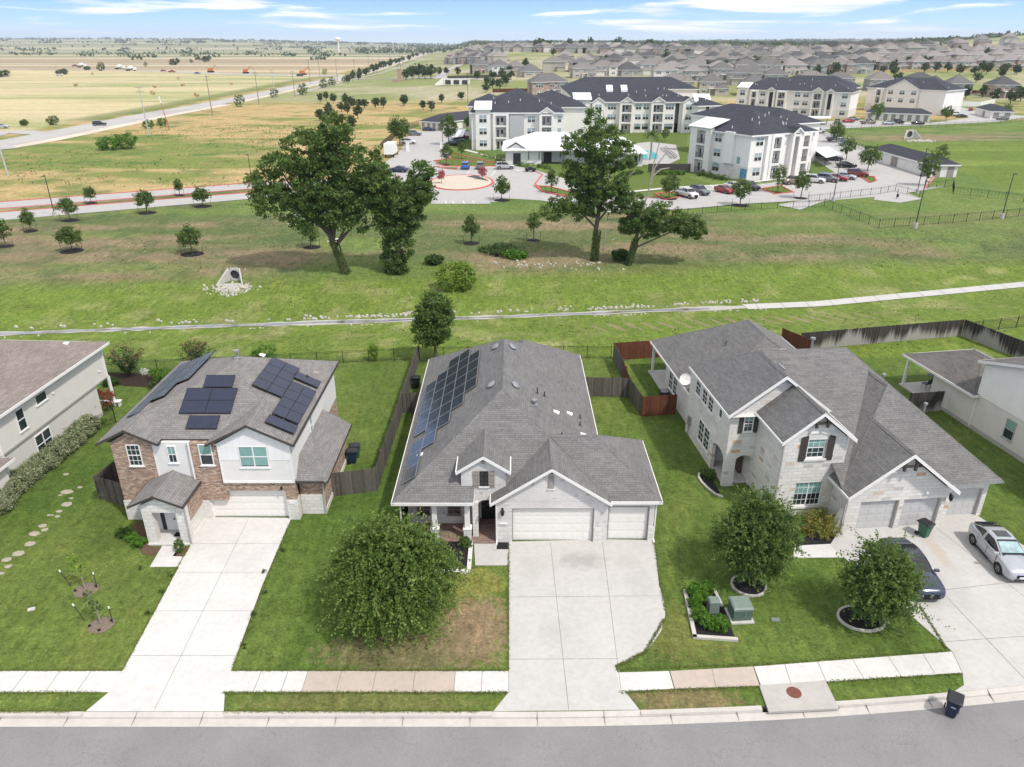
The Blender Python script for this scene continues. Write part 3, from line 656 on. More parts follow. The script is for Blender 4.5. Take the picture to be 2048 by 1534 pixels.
def gable(mr,mf,x0,x1,y0,y1,ze,zr,thick=.16,board=.2,wt=.04,back=False,soff=.35):
    """gable roof, ridge along y in the middle, open rake at y0"""
    xc=(x0+x1)/2
    for xe in (x0,x1):
        a,b,c,d=(xe,y0,ze),(xc,y0,zr),(xc,y1,zr),(xe,y1,ze)
        mr.poly([a,b,c,d] if xe==x1 else [d,c,b,a])
        u=.01; mf.poly([(xe,y0+u,ze-thick),(xe,y1,ze-thick),(xc,y1,zr-thick),(xc,y0+u,zr-thick)] if xe==x1 else [(xc,y0+u,zr-thick),(xc,y1,zr-thick),(xe,y1,ze-thick),(xe,y0+u,ze-thick)])
        # rake board
        s=1 if xe==x1 else -1
        mf.hexa([(xe+s*wt,y0-wt,ze-board-.02),(xc,y0-wt,zr-board),(xc,y0,zr-board),(xe+s*wt,y0,ze-board-.02),(xe+s*wt,y0-wt,ze-.012),(xc,y0-wt,zr-.006),(xc,y0,zr-.006),(xe+s*wt,y0,ze-.012)])
        # eave board / gutter
        mf.box(min(xe,xe+s*.07),max(xe,xe+s*.07),y0,y1,ze-.17,ze-.02)
        if back: mf.hexa([(xe,y1,ze-board),(xc,y1,zr-board),(xc,y1+wt,zr-board),(xe,y1+wt,ze-board),(xe,y1,ze-.006),(xc,y1,zr-.006),(xc,y1+wt,zr-.006),(xe,y1+wt,ze-.006)])
    cap(mr,(xc,y0,zr),(xc,y1,zr))
def gwall(mb,x0,x1,z0,z1,zr,y,t=.2,m=0):
    """gable-ended wall panel facing -y"""
    xc=(x0+x1)/2; P=[(x0,z0),(x1,z0),(x1,z1),(xc,zr),(x0,z1)]; k=len(mb.v)
    mb.v+=[(x,y,z) for x,z in P]+[(x,y+t,z) for x,z in P]; mb.f.append((k,k+1,k+2,k+3,k+4)); mb.m.append(m); mb.f.append((k+9,k+8,k+7,k+6,k+5)); mb.m.append(m)
    for i in range(5):
        j=(i+1)%5; mb.f.append((k+j,k+i,k+5+i,k+5+j)); mb.m.append(m)
def gtri(mb,x0,x1,z,zr,y,t=.2,m=0):
    xc=(x0+x1)/2; P=[(x0,z),(x1,z),(xc,zr)]; k=len(mb.v)
    mb.v+=[(x,y,q) for x,q in P]+[(x,y+t,q) for x,q in P]; mb.f.append((k,k+1,k+2)); mb.m.append(m); mb.f.append((k+5,k+4,k+3)); mb.m.append(m)
    for i in range(3):
        j=(i+1)%3; mb.f.append((k+j,k+i,k+3+i,k+3+j)); mb.m.append(m)
def holes(mb,x0,x1,y0,y1,z0,z1,hs,m=0):
    """wall slab facing -y with rectangular openings (hx0,hx1,hz0,hz1)"""
    xs=sorted({x0,x1,*[min(max(v,x0),x1) for h in hs for v in h[:2]]}); zs=sorted({z0,z1,*[min(max(v,z0),z1) for h in hs for v in h[2:]]})
    for a,b in zip(xs,xs[1:]):
        run=None
        for c,d in zip(zs,zs[1:]):
            mx,mz=(a+b)/2,(c+d)/2; op=any(h[0]<mx<h[1] and h[2]<mz<h[3] for h in hs)
            if not op: run=(run[0],d) if run else (c,d)
            if (op or d==z1) and run: mb.box(a,b,y0,y1,run[0],run[1],m); run=None
def arch(mb,x0,x1,y0,y1,zs,zt,ztop,m=0,n=10):
    """wall piece over an arched opening: springing zs, crown zt, flat top ztop"""
    xc=(x0+x1)/2; a=(x1-x0)/2
    for i in range(n):
        t0=math.pi*(1-i/n); t1=math.pi*(1-(i+1)/n); xa,za=xc+a*math.cos(t0),zs+(zt-zs)*math.sin(t0); xb,zb=xc+a*math.cos(t1),zs+(zt-zs)*math.sin(t1)
        mb.hexa([(xa,y0,za),(xb,y0,zb),(xb,y1,zb),(xa,y1,za),(xa,y0,ztop),(xb,y0,ztop),(xb,y1,ztop),(xa,y1,ztop)],m)
def win(par,o,U,w,h,cols=1,rows=1,sash='h',fm='white_panel',blind=.0,d=.0,fw=.06,sill=True,label=None,gm='glass',bm='blind'):
    """window with its glass as a child; o bottom-left corner on the wall, U along the wall, normal = U x Z"""
    U=Vector(U).normalized(); N=U.cross(Z_); o=Vector(o)+N*d; f=MB()
    for a,b,c,e in((0,w,0,fw),(0,w,h-fw,h),(0,fw,fw,h-fw),(w-fw,w,fw,h-fw)): f.obb(o,U,Z_,N,a,b,c,e,-.02,.05)
    if 'h' in sash: f.obb(o,U,Z_,N,fw,w-fw,h/2-.028,h/2+.028,-.01,.045)
    if 'v' in sash: f.obb(o,U,Z_,N,w/2-.035,w/2+.035,fw,h-fw,-.01,.046)
    for i in range(1,cols): f.obb(o,U,Z_,N,w*i/cols-.011,w*i/cols+.011,fw,h-fw,.0,.03)
    for i in range(1,rows): f.obb(o,U,Z_,N,fw,w-fw,h*i/rows-.011,h*i/rows+.011,.0,.031)
    if sill: f.obb(o,U,Z_,N,-.06,w+.06,-.07,-.002,-.01,.085)
    W=f.build('window',MT[fm],par)
    if label: W['label']=label
    g=MB(); g.obb(o,U,Z_,N,fw,w-fw,fw,h-fw,.0,.014)
    if blind>0: g.obb(o,U,Z_,N,fw+.01,w-fw-.01,h-fw-(h-2*fw)*blind,h-fw-.005,.004,.017,1)
    g.build('pane',[MT[gm],MT[bm]],W); return W
def gdoor(par,x0,x1,z0,z1,y,mat,nx,nz=4,trim='taupe'):
    mb=MB(); H=(z1-z0)/nz; W=(x1-x0)/nx; mb.box(x0,x1,y+.03,y+.07,z0,z1)
    for j in range(nz):
        mb.box(x0,x1,y,y+.031,z0+j*H+.008,z0+(j+1)*H-.004)
        for i in range(nx): mb.box(x0+i*W+.07,x0+(i+1)*W-.07,y-.012,y+.001,z0+j*H+.1,z0+(j+1)*H-.1)
    d=mb.build('garage_door',MT[mat],par)
    t=MB(); t.box(x0-.09,x0,y-.13,y+.02,z0,z1+.09); t.box(x1,x1+.09,y-.13,y+.02,z0,z1+.09); t.box(x0,x1,y-.13,y+.02,z1,z1+.14); t.build('door_trim',MT[trim],par); return d
def shutter(par,x0,x1,z0,z1,y,mat):
    mb=MB(); n=3; w=(x1-x0)/n
    for i in range(n): mb.box(x0+i*w+.008,x0+(i+1)*w-.008,y-.035,y+.01,z0,z1)
    for z in (z0+.16*(z1-z0),z0+.78*(z1-z0)): mb.box(x0+.01,x1-.01,y-.06,y-.034,z,z+.09)
    return mb.build('shutter',MT[mat],par)
def lantern(par,x,y,z):
    mb=MB(); mb.lathe((x,y-.14,z),[(0,0),(.06,.03),(.1,.1),(.12,.34),(.14,.36),(.05,.46),(0,.5)],6); mb.box(x-.03,x+.03,y-.1,y,z+.28,z+.34); mb.box(x-.06,x+.06,y-.03,y,z+.12,z+.5); mb.build('wall_lantern',MT['black_metal'],par)
def turtle(par,p,n,r=.24,mat='galv'):
    """round roof vent lying in the roof plane with normal n"""
    q=Vector(n).normalized().to_track_quat('Z','Y'); mb=MB(); prof=[(r*.75,0),(r*.75,.07),(r,.08),(r,.12),(r*.7,.18),(0,.2)]
    mb.lathe((0,0,0),prof,20,sx=1.25); mb.v=[tuple(Vector(p)+q@Vector(v)) for v in mb.v]; mb.build('roof_vent',MT[mat],par,smooth=False)
def pipe(par,p,h=.4,r=.045,mat='dark_metal',hat=False):
    mb=MB(); mb.tube(p,Vector(p)+Vector((0,0,h)),r); mb.lathe(Vector(p)+Vector((0,0,.02)),[(r*2.6,0),(r*1.2,.06),(r,.12)],10)
    if hat: mb.lathe(Vector(p)+Vector((0,0,h)),[(r*2.2,-.06),(r*2.2,.08),(0,.14)],12)
    mb.build('vent_pipe',MT[mat],par)
def boxvent(par,p,n,mat='white_trim'):
    q=Vector(n).normalized().to_track_quat('Z','Y'); mb=MB(); mb.hexa([(-.17,-.2,0),(.17,-.2,0),(.17,.2,0),(-.17,.2,0),(-.13,-.2,.13),(.13,-.2,.13),(.13,.12,.05),(-.13,.12,.05)]); mb.v=[tuple(Vector(p)+q@Vector(v)) for v in mb.v]; mb.build('roof_vent',MT[mat],par)
def downpipe(par,x,y,z1,mat='white_trim',kick=1,z0=.05):
    mb=MB(); mb.box(x-.04,x+.04,y-.09,y-.01,z0,z1); mb.hexa([(x-.04,y-.35,z0-.02),(x+.04,y-.35,z0-.02),(x+.04,y-.09,z0+.02),(x-.04,y-.09,z0+.02),(x-.04,y-.35,z0+.06),(x+.04,y-.35,z0+.06),(x+.04,y-.09,z0+.12),(x-.04,y-.09,z0+.12)]); mb.build('downpipe',MT[mat],par)
def panel(par,o,U,V,w,h,mat='solar_dark',lift=.12,fm='black_metal'):
    U=Vector(U).normalized(); V=Vector(V).normalized(); N=U.cross(V); o=Vector(o)+N*lift; f=MB(); g=.004; e=.025
    f.obb(o,U,V,N,g,w-g,g,h-g,-.035,0)
    for a,b,c,d in((g,w-g,g,g+e),(g,w-g,h-g-e,h-g),(g,g+e,g,h-g),(w-g-e,w-g,g,h-g)): f.obb(o,U,V,N,a,b,c,d,0,.008)
    s=f.build('solar_panel',MT[fm],par); k=MB(); k.obb(o,U,V,N,g+e,w-g-e,g+e,h-g-e,.0005,.004); k.build('cells',MT[mat],s)
def panels(par,o,U,V,w,h,nu,nv,mat,fm='black_metal',lift=.12,skip=()):
    U=Vector(U).normalized(); V=Vector(V).normalized()
    for i in range(nu):
        for j in range(nv):
            if (i,j) in skip: continue
            panel(par,Vector(o)+U*w*i+V*h*j,U,V,w,h,mat,lift,fm)

class Pcs:
    """every box becomes a part of its own"""
    def __init__(s,t,name,mat): s.t,s.n,s.m=t,name,mat
    def box(s,*a): m=MB(); m.box(*a); m.build(s.n,MT[s.m],s.t)
# ---------------- centre house ----------------
def house_centre():
    t=thing('house','single storey white brick house with grey roof and framed solar panels on left slope','house',(0,37.2,0))
    mr,mf=MB(),MB()
    p=(-.6,6.35,7.4); q=(-.6,15.3,7.4); zc=3.0+.95*4.4/6.55
    mr.poly([(-7.15,-.2,3),(-2.3,-.2,3),(-2.3,.75,zc),(5.0,.75,zc),p]); mr.poly([(5.0,.75,zc),(5.95,.75,3.0),(5.95,21.85,3),q,p]); mr.poly([(5.95,21.85,3),(-7.15,21.85,3),q]); mr.poly([(-7.15,21.85,3),(-7.15,-.2,3),p,q])
    for a_,b_ in (((-7.15,-.2,3),p),((5.0,.75,zc),p),((5.95,21.85,3),q),((-7.15,21.85,3),q),(p,q)): cap(mr,a_,b_)
    mf.box(-7.2,-2.3,-.25,-.2,2.8,2.995); mf.box(-7.2,-7.15,-.2,21.9,2.8,2.995); mf.box(5.95,6.0,7.4,21.9,2.8,2.995); mf.box(-7.15,5.95,21.85,21.9,2.8,2.995); mf.box(-2.3,-2.27,-.25,.7,2.8,3.02)
    mf.poly([(-7.1,-.19,2.83),(-7.1,1.95,2.83),(-2.31,1.95,2.83),(-2.31,-.19,2.83)]); mf.poly([(-7.14,1.9,2.83),(-7.14,21.8,2.83),(-6.6,21.8,2.83),(-6.6,1.9,2.83)])
    hip(mr,mf,-4.15,5.93,12,22.8,2.98,(.9,17.05),(.9,17.85),6.36,soffit=False)
    w0=(5.86,-.05,3.01); w1=(8.95,-.05,3.01); w2=(8.95,7.4,3.01); w3=(5.25,3.68,5.46); w4=(2.35,3.68,5.46); w5=(2.35,7.4,3.01); mr.poly([w0,w1,w3,w4]); mr.poly([w1,w2,w3]); mr.poly([w2,w5,w4,w3]); cap(mr,w1,w3); cap(mr,w2,w3); cap(mr,w4,w3); mf.box(5.98,9.0,-.10,-.05,2.8,3.0); mf.box(8.95,9.0,-.05,7.45,2.8,3.0); mf.box(6,8.95,7.4,7.45,2.8,3.0); mf.poly([(5.6,-.05,2.84),(5.6,.3,2.84),(8.94,.3,2.84),(8.94,-.05,2.84)])
    gable(mr,mf,-1.27,5.9,-.32,5,3.02,5.42); gable(mr,mf,-3.3,-.12,.48,4.2,4.72,5.78)
    mr.build('roof',MT['shingle_grey'],t); mf.build('fascia',MT['white_trim'],t)
    b=MB()
    b.box(-6.7,-2.3,1.9,21.2,0,2.84); b.box(-2.3,-.95,2.42,21.2,0,2.84); b.box(-.95,5.5,2.6,22.3,0,2.84); b.box(5.5,8.5,.6,6.9,0,2.84); b.box(-6.7,-6.3,.1,1.9,0,2.84)
    holes(b,-.95,5.56,0,.25,0,2.95,[(0.0,4.95,0,2.46)]); b.box(-.95,-.7,.25,2.6,0,2.85); b.box(5.3,5.5,.25,.6,0,2.84)
    gtri(b,-.98,5.60,2.96,5.14,0,.2)
    holes(b,5.56,8.6,.12,.36,0,2.84,[(5.8,8.3,0,2.55)]); b.box(8.36,8.6,.36,.6,0,2.84); b.box(-.7,5.5,.9,1.0,0,2.84); b.box(5.56,8.4,.75,.8,0,2.84)
    # dormer and arched entry tower
    b.box(-3.05,-2.35,.7,4,3.3,4.62); b.box(-2.35,-.37,.95,4,3.0,4.62); b.box(-2.35,-.37,.7,.95,2.62,4.62); b.box(-1.02,-.37,.7,.95,0,2.62); b.box(-2.35,-2.08,.7,2.4,0,2.62); arch(b,-2.08,-1.02,.7,.95,2.25,2.6,2.62)
    gtri(b,-3.08,-.34,4.62,5.52,.7,.2)
    b.build('wall',MT['brick_white'],t)
    s=Pcs(t,'stone_base','stone_block')
    s.box(-.97,-.01,-.04,.02,0,1.05); s.box(4.96,5.58,-.05,.02,0,1.05); s.box(8.31,8.64,.07,.14,0,1.05); s.box(8.55,8.64,.14,6.9,0,1.05); s.box(-.99,-.96,-.04,2.5,0,1.05)
    s.box(-2.40,-2.06,.45,.72,0,2.55); s.box(-6.72,-2.42,1.85,1.92,0,.78)
    for x in (-4.7,-2.72):
        c=MB(); c.obox((x,.28,0),.46,.46,.86); c.build('pedestal',MT['stone_block'],t)
        c=MB(); c.obox((x,.28,.86),.54,.54,.08); c.obox((x,.28,.94),.32,.32,1.92,0,0,.86); c.build('column',MT['white_trim'],t)
    c=MB(); c.obox((-6.48,.28,0),.36,.36,2.84); c.build('column',MT['white_trim'],t)
    p=MB(); p.box(-6.3,-2.42,.0,1.85,0,.09); p.box(-2.06,-.99,-.2,2.4,0,.085); p.box(-2.42,-2.06,-.2,.44,0,.085); p.build('porch_floor',MT['paver'],t)
    gdoor(t,.06,4.89,.02,2.38,.2,'cream_door',8); gdoor(t,5.88,8.22,.02,2.42,.32,'cream_door',4)
    d=MB(); d.box(-1.95,-1.05,2.33,2.42,.09,2.25); d.box(-1.9,-1.54,2.30,2.34,.25,1.05); d.box(-1.46,-1.1,2.30,2.34,.25,1.05); d.box(-1.9,-1.54,2.30,2.34,1.15,2.1); d.box(-1.46,-1.1,2.30,2.34,1.15,2.1); dd=d.build('front_door',MT['black_metal'],t)
    h=MB(); h.tube((-1.83,2.24,1.1),(-1.83,2.3,1.1),.03); h.build('handle',MT['chrome'],dd)
    win(t,(-1.93,.7,3.62),X_,.5,1.02,2,3,'',fm='black_metal',fw=.03,sill=False)
    s=MB(); s.box(-2.0,-1.36,.62,.72,3.5,3.6); s.build('window_sill',MT['white_trim'],t)
    shutter(t,-2.33,-1.96,3.52,4.66,.68,'taupe'); shutter(t,-1.40,-1.03,3.52,4.66,.68,'taupe')
    win(t,(-6.0,1.9,.72),X_,.85,1.6,2,4,'',fm='taupe',blind=0); win(t,(-4.08,1.9,.7),X_,.85,1.6,2,4,'',fm='taupe')
    v=MB(); v.box(2.14,2.48,-.05,.02,3.88,4.72)
    for i in range(9): v.box(2.19,2.43,-.075,-.045,3.95+i*.08,3.99+i*.08,1)
    v.box(2.1,2.52,-.07,.0,3.8,3.88,2); v.build('gable_vent',[MT['taupe'],MT['grey_trim'],MT['white_trim']],t)
    for x,z,y in ((2.3,4.95,0),(-1.71,5.38,.7)): 
        c=MB(); c.obox((x,y-.05,z-.2),.2,.1,.2); c.build('flood_light',MT['taupe'],t)
    lantern(t,-.57,0,2.0)
    q=MB(); q.box(-.78,-.3,-.06,-.005,1.28,1.42); q.build('address_plaque',MT['white_trim'],t)
    q=MB()
    for i in range(5):
        x=-.72+i*.085
        for a,b_,c_,d_ in ([(0,.05,.03,.04),(0,.05,.09,.1),(0,.012,.03,.1),(.04,.05,.03,.1)] if i in(0,2,3) else [(.02,.032,.03,.1),(0,.05,.06,.07)]): q.box(x+a,x+b_,-.068,-.058,1.27+c_,1.27+d_)
    q.build('house_number',MT['rust_iron'],t)
    downpipe(t,-.93,-.02,2.85); downpipe(t,8.68,.2,2.85); downpipe(t,-6.7,.1,2.8)
    # solar array: parallelogram of framed panels on the left slope
    pl=4.4/6.55; V=Vector((1,0,pl)).normalized(); U=Vector((0,-1,0))
    def on(x,y): return Vector((x,y,3.0+(x+7.15)*pl+.01))
    W,Hh=1.62,1.0
    rows=[(-6.55,[(15.6,5),(5.35,2)]),(-5.72,[(16.2,6),(5.6,1)]),(-4.89,[(17.6,7)]),(-4.06,[(18.4,6)]),(-3.23,[(19.2,5)])]
    # rows run along the eave (v direction); columns climb the slope
    lay=[(-6.62,[1.15,2.8,4.45,7.1,8.75,10.4,12.05,13.7]),(-5.78,[4.45,6.1,7.75,9.4,11.05,12.7,14.35]),(-4.94,[6.1,7.75,9.4,11.05,12.7,14.35,16.0]),(-4.1,[7.75,9.4,11.05,12.7,14.35,16.0]),(-3.26,[9.4,11.05,12.7,14.35])]
    for x,ysl in lay:
        for y in ysl: panel(t,on(x,y+1.63),U,V,1.63,1.01,'solar_blue',.12,'galv')
    pr_=4.4/6.55
    def onr(x,y): return Vector((x,y,3.0+(5.95-x)*pr_))
    NR=(pr_,0,1); NL=(-pr_,0,1)
    turtle(t,on(-1.35,8.0),NL,.3); turtle(t,onr(.2,8.0),NR,.3); turtle(t,on(-1.2,14.6),NL,.3); turtle(t,onr(.0,14.6),NR,.3)
    for x,y in ((2.2,8.9),(1.9,6.4)): pass
    pipe(t,onr(1.75,9.0),.45); pipe(t,onr(2.25,9.2),.38); pipe(t,onr(1.5,6.9),.3,.09,'galv',True); pipe(t,onr(3.2,4.6),.3); pipe(t,onr(4.8,9.2),.3); pipe(t,onr(4.7,8.0),.3)
    boxvent(t,onr(4.0,8.9),NR); boxvent(t,onr(3.0,7.8),NR); boxvent(t,onr(4.8,6.8),NR); boxvent(t,onr(3.7,3.7),NR); boxvent(t,on(-5.85,3.9),NL)
    return t
house_centre()

# ---------------- left house ----------------
def house_left():
    O=(-24.6,39.6,0)
    t=thing('house','two storey brown brick and white siding house with black solar panels on its roof','house',O)
    mr,mf=MB(),MB(); ZE=5.7
    # main hip with narrow ridge; left slope is flatter than the right
    hip(mr,mf,-.7,11.3,.35,12.5,ZE,(5.9,5.6),(5.9,7.0),8.4)
    gable(mr,mf,-.7,3.0,-.25,3.5,ZE-.01,6.62,board=.16); 
    # front gable over the white box: right slope continues the main roof
    gable(mr,mf,6.0,11.3,-.38,5.6,ZE+.005,7.04,board=.16)
    gable(mr,mf,1.85,5.05,-2.85,.4,2.9,3.62,board=.14)
    # low roof on the right
    ze=2.75; A=(10.95,.2,ze);B=(12.95,.2,ze);C=(12.95,7.9,ze);D=(10.95,7.9,4.0);E=(10.95,1.5,4.0)
    mr.poly([A,B,E]); mr.poly([B,C,D,E]); cap(mr,B,E); eave(mf,[(10.95,.2),(12.95,.2),(12.95,7.9),(10.95,7.9)],ze,.14)
    mr.build('roof',MT['shingle_brown'],t); mf.build('fascia',MT['brown_trim'],t)
    b=MB()
    b.box(0,2.5,0,12,1.45,5.6); b.box(2.5,4.8,.5,12,1.45,2.9); b.box(4.8,6.6,0,.5,1.45,5.6); b.box(4.8,6.6,.5,12,2.2,5.6)
    holes(b,6.6,10.95,0,.5,1.45,2.82,[(6.6,10.3,1.45,2.16)]); holes(b,5.38,6.6,0.001,.499,1.46,2.2,[(5.38,6.6,1.46,2.16)])
    b.box(11.0,12.5,.65,7.6,1.45,2.65); gtri(b,.0,2.5,5.6,6.38,0,.2); b.box(10.9,11.0,7.6,11.9,0,2.9)
    b2=MB()
    # brick shell around the garage opening rebuilt cleanly below
    b.build('wall',MT['brick_tan'],t)
    s=Pcs(t,'stone_base','stone_block'); s.box(0,2.5,-.05,.0,0,1.45); s.box(-.05,.0,-.05,12,0,1.45); s.box(4.8,5.38,-.05,.5,0,1.45); s.box(10.32,11.0,-.05,.5,0,1.5); s.box(11.0,12.55,.6,.65,0,1.45); s.box(12.5,12.55,.65,7.6,0,.35); s.box(4.76,4.8,-2.3,-.05,0,1.4)
    k=MB(); k.box(0,11,0.5,12,0,1.45); k.box(11,12.5,.65,7.6,0,1.45); k.build('lower_wall',MT['brick_tan'],t)
    # soldier course
    w=MB(); w.box(2.5,4.8,.1,.5,2.9,5.6); w.box(6.6,10.95,-.1,12.0,2.86,5.62); w.box(10.95,11.0,.2,12.,2.86,5.55); w.build('siding_wall',MT['siding_white'],t)
    g=MB(); gtri(g,6.35,10.98,5.5,6.80,-.115,.15); g.box(6.65,7.8,-.125,-.1,4.45,5.5); g.box(9.62,10.9,-.125,-.1,4.45,5.5); g.build('batten_wall',MT['batten_white'],t)
    tr=MB(); tr.box(6.55,6.65,-.14,.02,2.82,5.6); tr.box(10.9,11.0,-.14,-.0,2.82,5.5); tr.box(6.6,10.95,-.13,-.1,2.80,2.95); tr.box(2.46,2.56,.04,.12,2.9,5.6); tr.box(4.72,4.82,-.02,.12,2.9,5.6); tr.build('corner_trim',MT['white_panel'],t)
    win(t,(.92,0,4.0),X_,.85,1.5,3,4,'h',blind=.0); win(t,(3.35,.1,4.15),X_,.55,1.2,2,1,'h',blind=.45); win(t,(5.35,0,4.05),X_,.82,1.48,1,1,'h',blind=.48)
    win(t,(7.82,-.1,3.95),X_,1.78,1.5,1,1,'hv',blind=.95); win(t,(11.0,4.4,3.6),Y_,.6,1.5,1,1,'h',blind=.9); win(t,(1.9,0,1.7),X_,.5,.6,1,1,'',blind=0)
    win(t,(12.5,6,1.2),Y_,.01,.01) if False else None
    gdoor(t,5.45,10.22,.02,2.12,.28,'cream_door',8,trim='white_trim')
    q=MB(); q.box(10.45,10.75,-.09,-.05,1.22,1.5); q.build('address_plaque',MT['white_panel'],t)
    # porch
    p=MB(); p.box(2.42,3.0,-2.6,-2.1,0,2.8); p.box(4.45,5.0,-2.6,-2.1,0,2.8); p.box(3.0,4.45,-2.6,-2.1,2.29,2.8); gtri(p,2.42,5.0,2.8,3.42,-2.6,.2); p.build('porch_arch',MT['stone_block'],t)
    p=MB(); p.box(4.76,4.96,-2.1,.0,1.35,2.8); p.build('porch_wall',MT['brick_tan'],t)
    p=MB(); p.box(2.5,4.76,-2.1,.5,2.72,2.8); p.build('porch_ceiling',MT['white_trim'],t)
    p=MB(); p.box(2.42,5.05,-2.75,.5,0,.08); p.build('porch_floor',MT['white_concrete'],t)
    k=MB(); k.box(2.46,4.76,-1.2,-1.05,.08,2.7); k.build('porch_back_wall',MT['siding_white'],t); k=MB(); k.box(2.75,2.98,-1.24,-1.2,.1,2.15); k.box(4.2,4.4,-1.24,-1.2,.1,2.15); k.build('sidelight',MT['opening_shade'],t)
    d=MB(); d.box(3.05,4.15,-1.28,-1.2,.1,2.2)
    for z0_,z1_ in ((.25,.85),(.95,1.45),(1.55,2.05)):
        for x in (3.15,3.65): d.box(x,x+.38,-1.30,-1.28,z0_,z1_)
    dd=d.build('front_door',MT['white_panel'],t); h=MB(); h.tube((3.62,-1.36,.95),(3.62,-1.28,.95),.05); h.build('handle',MT['black_metal'],dd)
    m=MB(); m.box(3.65,4.4,-1.95,-1.5,.08,.10); m.build('door_mat',MT['rubber'],t)
    for x,z in ((4.68,5.6),(5.06,2.8),(12.55,2.6)):
        y={4.68:.06,5.06:-2.62,12.55:.58}[x]; mb=MB(); mb.box(x-.04,x+.04,y-.08,y,.05 if x!=4.68 else 3.2,z); mb.build('downpipe',MT['grey_trim'],t)
    lt=MB(); lt.obox((10.1,-.08,2.3),.1,.12,.2); lt.build('wall_light',MT['black_metal'],t)
    # back patio post
    p=MB(); p.box(10.7,10.9,11.9,12.1,0,2.9); p.build('patio_post',MT['white_trim'],t)
    # solar
    s1=2.7/5.25  # front slope
    def of(x,y): return Vector((x,y,ZE+(y-.35)*s1))
    Vf=Vector((0,1,s1)).normalized()
    panels(t,of(3.62,2.0),X_,Vf,1.64,1.0,2,2,'solar_dark',lift=.14); panel(t,of(4.35,.95),X_,Vf,1.95,1.0,'solar_dark',.14); panel(t,of(4.6,3.85),X_,Vf,1.9,1.0,'solar_dark',.14)
    s2=.5
    def orr(x,y): return Vector((x,y,ZE+(11.3-x)*s2))
    Vr=Vector((-1,0,s2)).normalized(); U=Y_
    panels(t,orr(9.45,4.0),U,Vr,1.16,1.02,4,2,'solar_dark',lift=.2); panels(t,orr(11.05,1.75),U,Vr,1.2,.88,4,2,'solar_dark',lift=.2)
    panel(t,orr(11.1,.5),U,Vr,1.0,1.9,'solar_dark',.2); panel(t,orr(11.0,7.1),U,Vr,1.0,1.85,'solar_dark',.2)
    s3=2.7/6.6
    def ol(x,y): return Vector((x,y,ZE+(x+.7)*s3))
    Vl=Vector((1,0,s3)).normalized()
    panels(t,ol(.1,10.8),-Y_,Vl,1.7,1.0,5,1,'solar_dark',lift=.15); panels(t,ol(1.02,10.8),-Y_,Vl,1.7,1.0,4,1,'solar_dark',lift=.15); panels(t,ol(1.94,11.0),-Y_,Vl,1.7,1.0,3,1,'solar_dark',lift=.15)
    NR=(s2,0,1); boxvent(t,orr(7.0,8.6),NR); boxvent(t,orr(10.4,9.4),NR,'taupe'); pipe(t,(5.9,6.9,8.35),.5,.09,'galv',True); pipe(t,orr(10.2,8.0),.35)
    r=MB(); 
    for z in (.9,3.0): r.obb(orr(10.2,z),Y_,Vr,Vector((s2,0,1)).normalized(),0,1.2,0,.04,.08,.12)
    r.build('panel_rail',MT['galv'],t)
    return t
house_left()

